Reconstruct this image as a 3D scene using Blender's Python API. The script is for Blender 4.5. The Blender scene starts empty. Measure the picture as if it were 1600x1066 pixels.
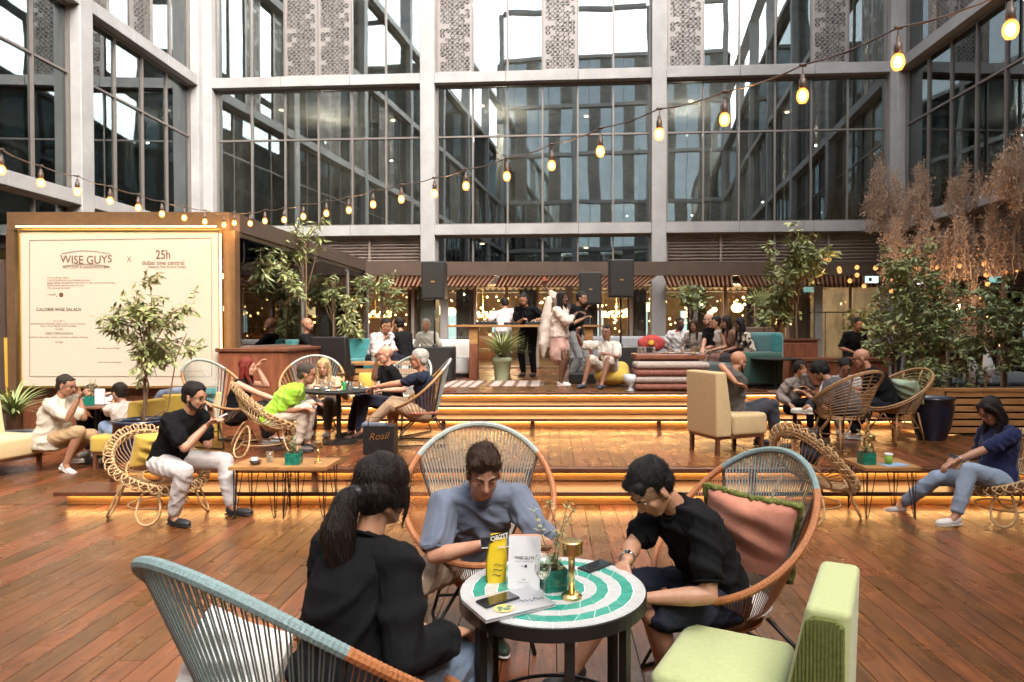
import bpy, bmesh, math, random
import numpy as np
from mathutils import Vector, Matrix, noise
random.seed(7)
TS = bpy.data.scenes.new('work'); TVL = TS.view_layers[0]          # a scratch scene for growing meshes, removed at the end
C = bpy.context.scene
COL = C.collection
R = math.radians
PI = math.pi
# ------------------------------------------------------------------ camera, light, exposure
FP = 1067.0; PX = 864.0; CH = 1.75; PITCH = R(0.97)
cam_d = bpy.data.cameras.new('camera'); cam = bpy.data.objects.new('camera', cam_d); COL.objects.link(cam)
cam.location = (0, 0, CH); cam.rotation_euler = (R(90) - PITCH, 0, 0)
cam_d.sensor_width = 36; cam_d.lens = 36 * FP / 1600; cam_d.shift_x = -0.04
cam_d.clip_start = 0.05; cam_d.clip_end = 600
cam_d.dof.use_dof = True; cam_d.dof.focus_distance = 3.4; cam_d.dof.aperture_fstop = 8.0
C.camera = cam
w = bpy.data.worlds.new('World'); C.world = w; w.use_nodes = True
wn = w.node_tree; bg = wn.nodes['Background']
sk = wn.nodes.new('ShaderNodeTexSky'); sk.sky_type = 'NISHITA'; sk.sun_disc = False
sk.sun_elevation = R(38); sk.sun_rotation = R(150); sk.dust_density = 4.0; sk.air_density = 1.0
hs = wn.nodes.new('ShaderNodeHueSaturation'); hs.inputs['Saturation'].default_value = 0.28
wn.links.new(sk.outputs[0], hs.inputs['Color']); wn.links.new(hs.outputs[0], bg.inputs['Color'])
bg.inputs['Strength'].default_value = 0.15
sd = bpy.data.lights.new('sun', 'SUN'); sd.energy = 0.5; sd.angle = R(25); sd.color = (1.0, .90, .78)
sun = bpy.data.objects.new('sun', sd); COL.objects.link(sun); sun.rotation_euler = (R(28), R(10), R(20))
C.view_settings.view_transform = 'Standard'; C.view_settings.look = 'None'
C.view_settings.exposure = 2.6; C.view_settings.gamma = 1.0; C.view_settings.use_curve_mapping = False
C.render.engine = 'CYCLES'
C.cycles.max_bounces = 8; C.cycles.diffuse_bounces = 4; C.cycles.glossy_bounces = 4
C.cycles.transmission_bounces = 4; C.cycles.transparent_max_bounces = 12
C.cycles.sample_clamp_indirect = 4.0; C.cycles.caustics_reflective = False; C.cycles.caustics_refractive = False
C.cycles.use_denoising = True

# ------------------------------------------------------------------ picture -> place (used with real distances)
def P(px, py, y):
    u = (px - PX) / FP; v = (533 - py) / FP
    d = Vector((u, math.cos(PITCH) + v * math.sin(PITCH), -math.sin(PITCH) + v * math.cos(PITCH)))
    return Vector((0, 0, CH)) + d * (y / d.y)
def PH(px, y, h): return Vector(((px - PX) / FP * y, y, h))
# ------------------------------------------------------------------ materials
def mat(name, col, rough=.6, metal=0., var=0., scale=8., bump=0., bscale=40., col2=None, spec=.5, stretch=(1, 1, 1),
        emit=None, estr=0., coat=0., sheen=0., attr=None, alpha=1., trans=0., objrand=0.):
    if name in bpy.data.materials: return bpy.data.materials[name]
    m = bpy.data.materials.new(name); m.use_nodes = True
    nt = m.node_tree; b = nt.nodes['Principled BSDF']
    b.inputs['Base Color'].default_value = (*col, 1); b.inputs['Roughness'].default_value = rough
    b.inputs['Metallic'].default_value = metal; b.inputs['Specular IOR Level'].default_value = spec
    b.inputs['Coat Weight'].default_value = coat; b.inputs['Sheen Weight'].default_value = sheen
    b.inputs['Alpha'].default_value = alpha; b.inputs['Transmission Weight'].default_value = trans
    if emit: b.inputs['Emission Color'].default_value = (*emit, 1); b.inputs['Emission Strength'].default_value = estr
    def N(t, **k):
        n = nt.nodes.new(t)
        for a, v in k.items(): n.inputs[a].default_value = v
        return n
    if var or bump or attr or objrand or col2:
        tc = N('ShaderNodeTexCoord'); mp = N('ShaderNodeMapping'); mp.inputs['Scale'].default_value = stretch
        nt.links.new(tc.outputs['Object'], mp.inputs['Vector'])
    last = None
    if var or col2:
        n = N('ShaderNodeTexNoise', Scale=scale, Detail=6., Roughness=.62); nt.links.new(mp.outputs[0], n.inputs['Vector'])
        mx = nt.nodes.new('ShaderNodeMix'); mx.data_type = 'RGBA'
        c2 = col2 or tuple(max(0, c * (1 - var)) for c in col)
        rp = nt.nodes.new('ShaderNodeMapRange'); rp.inputs[1].default_value = .35; rp.inputs[2].default_value = .65
        nt.links.new(n.outputs['Fac'], rp.inputs[0]); nt.links.new(rp.outputs[0], mx.inputs[0])
        mx.inputs[6].default_value = (*col, 1); mx.inputs[7].default_value = (*c2, 1)
        last = mx.outputs[2]; nt.links.new(last, b.inputs['Base Color'])
    if attr or objrand:
        hv = N('ShaderNodeHueSaturation')
        if last: nt.links.new(last, hv.inputs['Color'])
        else: hv.inputs['Color'].default_value = (*col, 1)
        if attr:
            at = nt.nodes.new('ShaderNodeAttribute'); at.attribute_name = attr; src = at.outputs['Fac']
        else:
            oi = nt.nodes.new('ShaderNodeObjectInfo'); src = oi.outputs['Random']
        mr = nt.nodes.new('ShaderNodeMapRange'); k = objrand or 1.
        mr.inputs[3].default_value = 1 - .34 * k; mr.inputs[4].default_value = 1 + .34 * k
        nt.links.new(src, mr.inputs[0]); nt.links.new(mr.outputs[0], hv.inputs['Value'])
        mr2 = nt.nodes.new('ShaderNodeMapRange'); mr2.inputs[3].default_value = .5 + .012 * k; mr2.inputs[4].default_value = .5 - .012 * k
        nt.links.new(src, mr2.inputs[0]); nt.links.new(mr2.outputs[0], hv.inputs['Hue'])
        nt.links.new(hv.outputs[0], b.inputs['Base Color'])
    if bump:
        n2 = N('ShaderNodeTexNoise', Scale=bscale, Detail=4.); nt.links.new(mp.outputs[0], n2.inputs['Vector'])
        bp = N('ShaderNodeBump', Strength=bump, Distance=.01); nt.links.new(n2.outputs['Fac'], bp.inputs['Height'])
        nt.links.new(bp.outputs[0], b.inputs['Normal'])
    return m
def emis(name, col, s):
    if name in bpy.data.materials: return bpy.data.materials[name]
    m = bpy.data.materials.new(name); m.use_nodes = True; nt = m.node_tree; nt.nodes.clear()
    e = nt.nodes.new('ShaderNodeEmission'); o = nt.nodes.new('ShaderNodeOutputMaterial')
    e.inputs[0].default_value = (*col, 1); e.inputs[1].default_value = s; nt.links.new(e.outputs[0], o.inputs[0]); return m
def paneglass(name, tint, refl, base=.12, rough=0., wav=.0, wscale=.9, top=1.):
    if name in bpy.data.materials: return bpy.data.materials[name]
    m = bpy.data.materials.new(name); m.use_nodes = True; nt = m.node_tree; nt.nodes.clear()
    o = nt.nodes.new('ShaderNodeOutputMaterial'); mx = nt.nodes.new('ShaderNodeMixShader')
    t = nt.nodes.new('ShaderNodeBsdfTransparent'); t.inputs[0].default_value = (*tint, 1)
    g = nt.nodes.new('ShaderNodeBsdfGlossy'); g.inputs[0].default_value = (*refl, 1); g.inputs[1].default_value = rough
    lw = nt.nodes.new('ShaderNodeLayerWeight'); lw.inputs[0].default_value = .25
    mr = nt.nodes.new('ShaderNodeMapRange'); mr.inputs[3].default_value = base; mr.inputs[4].default_value = top
    nt.links.new(lw.outputs['Fresnel'], mr.inputs[0]); nt.links.new(mr.outputs[0], mx.inputs[0])
    if wav:
        ge = nt.nodes.new('ShaderNodeNewGeometry'); n = nt.nodes.new('ShaderNodeTexNoise'); n.inputs['Scale'].default_value = wscale; n.inputs['Detail'].default_value = .5
        oi = nt.nodes.new('ShaderNodeObjectInfo'); ad = nt.nodes.new('ShaderNodeVectorMath'); ml = nt.nodes.new('ShaderNodeMath'); ml.operation = 'MULTIPLY'; ml.inputs[1].default_value = 30
        nt.links.new(oi.outputs['Random'], ml.inputs[0]); nt.links.new(ml.outputs[0], ad.inputs[1]); nt.links.new(ge.outputs['Position'], ad.inputs[0])
        bp = nt.nodes.new('ShaderNodeBump'); bp.inputs['Strength'].default_value = 1.; bp.inputs['Distance'].default_value = wav
        nt.links.new(ad.outputs[0], n.inputs['Vector']); nt.links.new(n.outputs['Fac'], bp.inputs['Height']); nt.links.new(bp.outputs[0], g.inputs['Normal'])
    nt.links.new(t.outputs[0], mx.inputs[1]); nt.links.new(g.outputs[0], mx.inputs[2]); nt.links.new(mx.outputs[0], o.inputs[0]); return m
M = {}
M['concrete'] = mat('pale_concrete', (.37, .355, .34), .75, var=.18, scale=1.6, bump=.15, bscale=60)
M['frame'] = mat('bronze_frame', (.20, .17, .15), .45, metal=.3, var=.1)
M['lattice'] = mat('lattice_metal', (.25, .225, .205), .5, metal=.2, var=.08)
M['glass'] = paneglass('facade_glass', (.72, .78, .78), (.52, .57, .58), base=.38, wav=.0022, wscale=.8)
M['clear'] = paneglass('clear_glass', (.86, .88, .86), (1, 1, 1), base=.06, wav=.003)
M['room'] = mat('dark_room', (.50, .47, .45), .8, var=.5, scale=1.2)
M['roomfloor'] = mat('room_slab', (.30, .29, .28), .8, var=.3, scale=2)
M['louver'] = mat('louver_brown', (.25, .19, .155), .55, var=.15)
M['fascia'] = mat('fascia_brown', (.105, .07, .052), .4, metal=.2, var=.2, scale=3, bump=.05)
M['board'] = mat('deck_board', (.205, .074, .024), .33, col2=(.092, .035, .014), scale=5, stretch=(5, .55, 5), bump=.10, bscale=30, attr='tint', spec=.5)
M['under'] = mat('dark_gap', (.012, .008, .006), .9)
M['riser'] = mat('riser_wood', (.52, .30, .13), .5, var=.25, scale=4, stretch=(.6, 4, 4), bump=.1)
M['nosing'] = mat('nosing_wood', (.13, .045, .022), .3, var=.4, scale=5, stretch=(.5, 4, 4))
M['led'] = emis('led_strip', (1., .56, .20), 6.)
M['bulb'] = emis('bulb_glow', (1., .33, .10), .42)
def bulbshell():
    m = bpy.data.materials.new('bulb_halo_glass'); m.use_nodes = True; nt = m.node_tree; nt.nodes.clear(); o = nt.nodes.new('ShaderNodeOutputMaterial'); a = nt.nodes.new('ShaderNodeAddShader'); t = nt.nodes.new('ShaderNodeBsdfTransparent'); t.inputs[0].default_value = (.8, .7, .5, 1)
    e = nt.nodes.new('ShaderNodeEmission'); e.inputs[0].default_value = (1, .30, .06, 1); e.inputs[1].default_value = .40; nt.links.new(t.outputs[0], a.inputs[0]); nt.links.new(e.outputs[0], a.inputs[1]); nt.links.new(a.outputs[0], o.inputs[0]); return m  # amber halo around the core, put into the shell as emission
M['shell'] = bulbshell(); M['core'] = emis('bulb_core', (1., .62, .26), 2.5)
M['warm'] = emis('warm_lamp', (1., .60, .22), 3.)
M['soft'] = emis('interior_lamp', (1., .72, .42), 2.)
M['globe'] = emis('globe_lamp', (1., .72, .36), .8)
M['brass'] = mat('brass', (.78, .56, .25), .25, metal=1., bump=.02, bscale=80)
M['black'] = mat('black_metal', (.02, .018, .017), .42, metal=.4, bump=.03)
M['blackplastic'] = mat('black_plastic', (.010, .009, .009), .5, bump=.05, bscale=150)
M['wood'] = mat('table_wood', (.46, .235, .085), .42, col2=(.28, .13, .045), scale=6, stretch=(.6, 7, 4), bump=.06)
M['planterwood'] = mat('planter_wood', (.58, .28, .10), .5, col2=(.38, .17, .055), scale=5, stretch=(.6, 5, 5), bump=.06)
M['darkwood'] = mat('dark_wood', (.20, .075, .036), .42, col2=(.10, .035, .018), scale=6, stretch=(1, 6, 1), bump=.06)
M['redwood'] = mat('red_wood', (.27, .095, .045), .4, col2=(.17, .055, .028), scale=5, stretch=(3, 3, .6), bump=.06)
M['rattan'] = mat('rattan', (.58, .37, .18), .5, var=.35, scale=30, bump=.25, bscale=120)
M['rattan2'] = mat('rattan_brown', (.47, .255, .105), .5, var=.35, scale=30, bump=.25, bscale=120)
M['teal'] = mat('teal_cord', (.21, .30, .30), .55, var=.2, scale=60, bump=.3, bscale=200)
M['greycord'] = mat('grey_cord', (.42, .45, .41), .55, var=.2, scale=60, bump=.3, bscale=200)
M['orange'] = mat('orange_cord', (.46, .17, .06), .5, var=.25, scale=60, bump=.3, bscale=200)
M['white'] = mat('white_cloth', (.74, .71, .67), .85, var=.08, bump=.12, bscale=90, sheen=.2)
M['cream'] = mat('cream_fabric', (.66, .48, .25), .85, var=.14, scale=50, bump=.25, bscale=260, sheen=.2)
M['yellow'] = mat('yellow_fabric', (.66, .44, .07), .85, var=.14, scale=50, bump=.25, bscale=260, sheen=.2)
M['lime'] = mat('lime_fabric', (.47, .52, .24), .8, var=.10, scale=60, bump=.3, bscale=320, sheen=.25)
M['olive'] = mat('olive_corduroy', (.17, .19, .045), .85, var=.3, scale=60, bump=.3, bscale=200)
M['salmon'] = mat('salmon_fabric', (.66, .27, .18), .9, var=.22, scale=5, bump=.4, bscale=18, sheen=.3)
M['fringe'] = mat('olive_fringe', (.20, .22, .05), .95, var=.5, scale=80, bump=.6, bscale=200)
M['mint'] = mat('mint_fabric', (.42, .52, .36), .9, var=.1)
M['green_velvet'] = mat('green_velvet', (.012, .075, .05), .75, var=.35, scale=9, sheen=.6, bump=.2, bscale=14)
M['teal_velvet'] = mat('teal_velvet', (.012, .17, .165), .75, var=.3, scale=9, sheen=.6, bump=.2, bscale=14)
M['greyfabric'] = mat('grey_fabric', (.30, .30, .31), .9, var=.1, bump=.2)
M['navypot'] = mat('navy_glaze', (.008, .013, .035), .3, var=.3, coat=.5, bump=.1, bscale=20)
M['sagepot'] = mat('sage_pot', (.33, .37, .22), .6, var=.12)
M['greentile'] = mat('green_tile', (.02, .22, .15), .25, var=.4, scale=30, objrand=.5)
M['tabletile_g'] = mat('mosaic_green', (.035, .33, .24), .22, var=.2, scale=20, objrand=.18, coat=.3)
M['tabletile_w'] = mat('mosaic_white', (.50, .50, .49), .25, var=.05, scale=20, objrand=.05, coat=.3)
M['grout'] = mat('grout', (.62, .66, .62), .7)
M['leaf'] = mat('leaf', (.21, .26, .09), .42, col2=(.34, .34, .14), scale=9, attr='tint')
M['leafdark'] = mat('leaf_dark', (.16, .22, .08), .4, col2=(.26, .28, .11), scale=9, attr='tint')
M['drylef'] = mat('dry_leaf', (.62, .41, .27), .8, col2=(.46, .27, .16), scale=12, attr='tint')
M['bark'] = mat('bark', (.22, .13, .07), .85, var=.4, scale=30, bump=.4)
M['soil'] = mat('soil', (.03, .02, .014), .95, bump=.5)
M['paper'] = mat('card_paper', (.70, .69, .70), .6, var=.04)
M['screen'] = mat('printed_canvas', (.55, .465, .36), .7, var=.03, scale=2)
M['ink'] = mat('brown_ink', (.13, .065, .035), .7)
M['darkink'] = mat('dark_ink', (.03, .028, .03), .6)
M['gold'] = mat('gold_frame', (.80, .50, .16), .35, metal=1.)
M['silver'] = mat('laptop_silver', (.62, .62, .64), .35, metal=.7, var=.03)
M['steel'] = mat('steel', (.55, .54, .52), .25, metal=1.)
M['phone'] = mat('phone_glass', (.012, .012, .014), .08, spec=.8, coat=.6)
M['awn_r'] = mat('awning_rust', (.30, .10, .055), .85)
M['awn_w'] = mat('awning_cream', (.80, .66, .54), .85)
M['rugw'] = mat('rug_cream', (.52, .41, .35), .95, var=.3, scale=30, bump=.4)
M['rugr'] = mat('rug_red', (.36, .14, .10), .95, var=.5, scale=30, bump=.4)
M['redfabric'] = mat('red_fabric', (.50, .06, .05), .85, var=.3, scale=12)
M['tumbler'] = paneglass('thin_glass', (.97, .98, .97), (1, 1, 1), base=.03, top=.30)
for k_ in ('awn_r', 'awn_w'):
    nt_ = M[k_].node_tree; tr_ = nt_.nodes.new('ShaderNodeBsdfTranslucent'); mx_ = nt_.nodes.new('ShaderNodeMixShader'); mx_.inputs[0].default_value = .6; pb_ = nt_.nodes['Principled BSDF']; tr_.inputs[0].default_value = pb_.inputs['Base Color'].default_value
    nt_.links.new(pb_.outputs[0], mx_.inputs[1]); nt_.links.new(tr_.outputs[0], mx_.inputs[2]); nt_.links.new(mx_.outputs[0], nt_.nodes['Material Output'].inputs[0])

def stain(m, s1=1.1, lo=.62, hi=1.18, r0=.22, r1=.48):
    nt = m.node_tree; b = nt.nodes['Principled BSDF']; l = b.inputs['Base Color'].links[0]; src = l.from_socket
    tc = nt.nodes.new('ShaderNodeTexCoord'); n = nt.nodes.new('ShaderNodeTexNoise'); n.inputs['Scale'].default_value = s1; n.inputs['Detail'].default_value = 5; n.inputs['Roughness'].default_value = .7
    nt.links.new(tc.outputs['Object'], n.inputs['Vector']); mr = nt.nodes.new('ShaderNodeMapRange'); mr.inputs[1].default_value = .32; mr.inputs[2].default_value = .68; mr.inputs[3].default_value = lo; mr.inputs[4].default_value = hi
    hv = nt.nodes.new('ShaderNodeHueSaturation'); nt.links.new(n.outputs['Fac'], mr.inputs[0]); nt.links.new(mr.outputs[0], hv.inputs['Value']); nt.links.new(src, hv.inputs['Color']); nt.links.new(hv.outputs[0], b.inputs['Base Color'])
    n2 = nt.nodes.new('ShaderNodeTexNoise'); n2.inputs['Scale'].default_value = 3.1; n2.inputs['Detail'].default_value = 2; nt.links.new(tc.outputs['Object'], n2.inputs['Vector'])
    m2 = nt.nodes.new('ShaderNodeMapRange'); m2.inputs[1].default_value = .35; m2.inputs[2].default_value = .65; m2.inputs[3].default_value = r0; m2.inputs[4].default_value = r1; nt.links.new(n2.outputs['Fac'], m2.inputs[0]); nt.links.new(m2.outputs[0], b.inputs['Roughness'])
stain(M['board'], .9, .68, 1.14, .24, .36); stain(M['concrete'], .5, .86, 1.06, .7, .85)
# ------------------------------------------------------------------ mesh building
def tag(o, label=None, cat=None, group=None, kind=None):
    if label: o['label'] = label
    if cat: o['category'] = cat
    if group: o['group'] = group
    if kind: o['kind'] = kind
    return o
def thing(name, label, cat, loc=(0, 0, 0), rz=0, group=None):
    o = bpy.data.objects.new(name, None); COL.objects.link(o); o.empty_display_size = .1
    o.location = loc; o.rotation_euler = (0, 0, rz); return tag(o, label, cat, group)
def wmat(o):
    m = Matrix.Identity(4)
    while o: m = Matrix.Translation(o.location) @ Matrix.Rotation(o.rotation_euler[2], 4, 'Z') @ m; o = o.parent
    return m
def unit(v): v = Vector(v); return v.normalized() if v.length > 1e-9 else Vector((0, 0, 1))
def frame_of(d):
    d = unit(d); a = Vector((0, 0, 1)) if abs(d.z) < .9 else Vector((1, 0, 0))
    x = d.cross(a).normalized(); return x, x.cross(d).normalized()
class MB:
    def __init__(s): s.v = []; s.f = []; s.t = []
    def add(s, vs, fs, tint=None):
        n = len(s.v); s.v += [tuple(x) for x in vs]; s.f += [tuple(i + n for i in f) for f in fs]
        if tint is not None: s.t += [tint] * len(fs)
        return s
    def obox(s, o, a, b, c, tint=None):
        o, a, b, c = map(Vector, (o, a, b, c))
        if a.cross(b).dot(c) < 0: a, b = b, a
        vs = [o, o + a, o + a + b, o + b, o + c, o + a + c, o + a + b + c, o + b + c]
        return s.add(vs, [(3, 2, 1, 0), (4, 5, 6, 7), (0, 1, 5, 4), (1, 2, 6, 5), (2, 3, 7, 6), (3, 0, 4, 7)], tint)
    def box(s, c, size, rz=0, tint=None):
        x, y, z = size; ca, sa = math.cos(rz), math.sin(rz)
        a = Vector((ca * x, sa * x, 0)); b = Vector((-sa * y, ca * y, 0)); cc = Vector((0, 0, z))
        return s.obox(Vector(c) - (a + b + cc) / 2, a, b, cc, tint)
    def bar(s, p, q, w_, h_, up=(0, 0, 1)):
        p, q = Vector(p), Vector(q); d = q - p; x = d.cross(Vector(up))
        x = (frame_of(d)[0] if x.length < 1e-6 else x.normalized()); y = x.cross(d.normalized())
        return s.obox(p - x * w_ / 2 - y * h_ / 2, x * w_, y * h_, d)
    def tube(s, pts, r, n=6, closed=False, cap=True):
        pts = [Vector(p) for p in pts]; k = len(pts); rs = r if isinstance(r, (list, tuple)) else [r] * k
        if k < 2: return s
        vs = []; px = None
        for i, p in enumerate(pts):
            if closed: d = pts[(i + 1) % k] - pts[i - 1]
            else: d = pts[min(i + 1, k - 1)] - pts[max(i - 1, 0)]
            if px is None: x, y = frame_of(d)
            else:
                d = unit(d); x = (px - d * px.dot(d)); x = x.normalized() if x.length > 1e-6 else frame_of(d)[0]; y = x.cross(d).normalized()
            px = x
            for j in range(n):
                a = 2 * PI * j / n; vs.append(p + (x * math.cos(a) + y * math.sin(a)) * rs[i])
        fs = []
        for i in range(k if closed else k - 1):
            for j in range(n):
                a = i * n + j; b = i * n + (j + 1) % n; c = ((i + 1) % k) * n + (j + 1) % n; d_ = ((i + 1) % k) * n + j
                fs.append((a, b, c, d_))
        if cap and not closed: fs += [tuple(range(n))[::-1], tuple(range((k - 1) * n, k * n))]
        return s.add(vs, fs)
    def lathe(s, prof, c=(0, 0, 0), n=20, cap=True, rz=0):
        c = Vector(c); vs = []; k = len(prof)
        for r, z in prof:
            for j in range(n):
                a = 2 * PI * j / n + rz; vs.append(c + Vector((r * math.cos(a), r * math.sin(a), z)))
        fs = [(i * n + j, i * n + (j + 1) % n, (i + 1) * n + (j + 1) % n, (i + 1) * n + j) for i in range(k - 1) for j in range(n)]
        if cap: fs += [tuple(range(n))[::-1], tuple(range((k - 1) * n, k * n))]
        return s.add(vs, fs)
    def ball(s, c, r, n=10, m=7):
        c = Vector(c); rr = r if isinstance(r, (tuple, list)) else (r, r, r)
        vs = [c + Vector((0, 0, -rr[2]))]
        for i in range(1, m):
            t = PI * i / m - PI / 2
            for j in range(n):
                a = 2 * PI * j / n; vs.append(c + Vector((rr[0] * math.cos(t) * math.cos(a), rr[1] * math.cos(t) * math.sin(a), rr[2] * math.sin(t))))
        vs.append(c + Vector((0, 0, rr[2]))); L = len(vs) - 1
        fs = [(0, 1 + (j + 1) % n, 1 + j) for j in range(n)]
        for i in range(m - 2):
            for j in range(n):
                a = 1 + i * n + j; b = 1 + i * n + (j + 1) % n; fs.append((a, b, b + n, a + n))
        fs += [(L, 1 + (m - 2) * n + j, 1 + (m - 2) * n + (j + 1) % n) for j in range(n)]
        return s.add(vs, fs)
    def build(s, name, m, parent=None, smooth=False, world=True, bevel=0, seg=2, sub=0, **tg):
        me = bpy.data.meshes.new(name)
        vs = s.v
        if parent is not None and world:
            inv = wmat(parent).inverted(); vs = [inv @ Vector(v) for v in vs]
        me.from_pydata([tuple(v) for v in vs], [], s.f)
        if s.t and len(s.t) == len(s.f):
            at = me.attributes.new('tint', 'FLOAT', 'FACE'); at.data.foreach_set('value', s.t)
        if bevel:
            bm = bmesh.new(); bm.from_mesh(me)
            bmesh.ops.bevel(bm, geom=[e for e in bm.edges if e.calc_face_angle(0) > .6], offset=bevel, segments=seg, profile=.5, affect='EDGES', clamp_overlap=True)
            bm.to_mesh(me); bm.free()
        me.materials.append(M[m] if isinstance(m, str) else m)
        if smooth: me.polygons.foreach_set('use_smooth', [True] * len(me.polygons))
        me.update(); o = bpy.data.objects.new(name, me); COL.objects.link(o)
        if parent is not None: o.parent = parent
        return tag(o, **tg)
def link(name, me, parent, loc=None, **tg):
    o = bpy.data.objects.new(name, me); COL.objects.link(o)
    if parent is not None: o.parent = parent
    if loc is not None: o.location = loc
    return tag(o, **tg)
def dup(root, loc, rz, label=None, group=None):
    def cp(o, par):
        c = o.copy(); COL.objects.link(c); c.parent = par
        for ch in list(o.children): cp(ch, c)
        return c
    r = cp(root, None); r.location = loc; r.rotation_euler = (0, 0, rz)
    if label: r['label'] = label
    if group: r['group'] = group
    return r
def point_lamp(name, loc, e, col=(1, .62, .28), r=.03, parent=None):
    l = bpy.data.lights.new(name, 'POINT'); l.energy = e; l.color = col; l.shadow_soft_size = r
    o = bpy.data.objects.new(name, l); COL.objects.link(o)
    if parent is not None:
        o.parent = parent; o.location = wmat(parent).inverted() @ Vector(loc)
    else: o.location = loc
    return o
def text_mb(s, size, org, ex, ey, name, m, parent, bold=0., arc=0., align='CENTER', xs=1., depth=.0015):
    cu = bpy.data.curves.new('t', 'FONT'); cu.body = s; cu.size = 1.; cu.align_x = align; cu.align_y = 'CENTER'; cu.offset = bold; cu.resolution_u = 3
    to = bpy.data.objects.new('t', cu); TS.collection.objects.link(to); TVL.update(); dg = TVL.depsgraph
    me = to.evaluated_get(dg).to_mesh(); mb = MB(); org, ex, ey = Vector(org), Vector(ex), Vector(ey); nz = ex.cross(ey).normalized()
    vs = []; W = max([abs(v.co.x) for v in me.vertices] + [.01])
    for v in me.vertices:
        x, y = v.co.x * xs, v.co.y
        if arc: q = x / (W * xs); y = y * (1 + .35 * q * q * arc) - arc * .0 + arc * .25 * (1 - q * q)
        vs.append(org + ex * x * size + ey * y * size + nz * depth)
    mb.add(vs, [tuple(p.vertices) for p in me.polygons])
    to.evaluated_get(dg).to_mesh_clear(); bpy.data.objects.remove(to); bpy.data.curves.remove(cu)
    return mb.build(name, m, parent)

# ------------------------------------------------------------------ ground and decks
MB().box((0, 0, -.34), (400, 400, .5)).build('ground', mat('ground_slab', (.14, .12, .10), .9, var=.3, scale=.5), kind='structure')
def deck(name, x0, x1, y0, y1, z, bw, limit, keep=None, seed=1, hidden=None):
    base = MB().box(((x0 + x1) / 2, (y0 + y1) / 2, z - .05), (x1 - x0, y1 - y0, .04)).build(name, 'under', kind='structure')
    rnd = random.Random(seed); bs = []; i = 0; x = x0
    while x < x1 - .01:
        xe = min(x + bw, x1); y = y0 - rnd.random() * 3.5
        while y < y1:
            L = rnd.uniform(2.6, 5.); a, b = max(y, y0), min(y + L, y1)
            if b - a > .05 and not (keep and not keep((x + xe) / 2, (a + b) / 2)):
                bs.append((x + .0025, xe - .0025, a + .002, b - .002, rnd.random()))
            y += L
        x = xe
    def vis(b):
        cx, cy = (b[0] + b[1]) / 2, max(b[2] + .3, (b[2] + b[3]) / 2)
        u = cx / max(cy, .1) * FP + PX
        inv = cy > 1.9 and -60 < u < 1660
        return (0 if inv else 1, -(bw * (b[3] - b[2])) / max(cy, .5) ** 2.2)
    bs.sort(key=vis); rest = MB()
    for k, (a, b, c, d, t) in enumerate(bs):
        if k < limit:
            MB().box(((a + b) / 2, (c + d) / 2, z - .0125), (b - a, d - c, .025), tint=t).build('board', 'board', base)
        else: rest.box(((a + b) / 2, (c + d) / 2, z - .0125), (b - a, d - c, .025), tint=t)
    if rest.v: rest.build('boards', 'board', base, kind='stuff')
    return base
deck('floor', -9.55, 8.85, -3.0, 6.79, 0, .145, 300, seed=3)
deck('floor_left', -9.55, -4.75, 6.80, 17.5, 0, .145, 60, seed=4)
deck('platform', -4.67, 8.85, 7.20, 10.02, .30, .14, 200, seed=5)
deck('platform_right', 6.02, 8.85, 10.03, 17.4, .30, .14, 20, seed=8)
deck('stage_floor', -4.67, 6.0, 10.88, 17.4, .75, .14, 60, seed=6)
def step(name, x0, x1, yedge, ztop, depth, zbase, posts=(), edge=.08):
    b = MB().box(((x0 + x1) / 2, yedge + depth / 2, ztop - .021), (x1 - x0, depth, .042)).build(name, 'nosing', kind='structure', bevel=.004, seg=1)
    MB().box(((x0 + x1) / 2 + .0, yedge + .10 + .01, (ztop - .042 + zbase) / 2), (x1 - x0 - .14, .02, ztop - .042 - zbase - .004)).build('riser', 'riser', b)
    MB().box(((x0 + x1) / 2, yedge + .082, ztop - .049), (x1 - x0 - .16, .012, .008)).build('light_strip', 'led', b)
    for p in posts:
        MB().box((p, yedge + .06, (ztop - .042 + zbase) / 2), (.06, .05, ztop - .046 - zbase)).build('support_post', 'nosing', b)
    return b
step('lower_step', -4.92, 8.85, 6.69, .15, .47, 0.002, ())
step('platform_step', -4.67, 8.85, 7.10, .30, .12, .152, (-4.62, -2.5, -.25, 2.1, 4.2))
step('stage_step_low', -4.0, 6.0, 9.91, .45, .50, .302, (1.55, 3.6, -1.6, -.3))
step('stage_step_middle', -4.0, 6.0, 10.35, .60, .50, .452, ())
step('stage_step', -4.0, 6.0, 10.78, .75, .12, .602, ())
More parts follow.
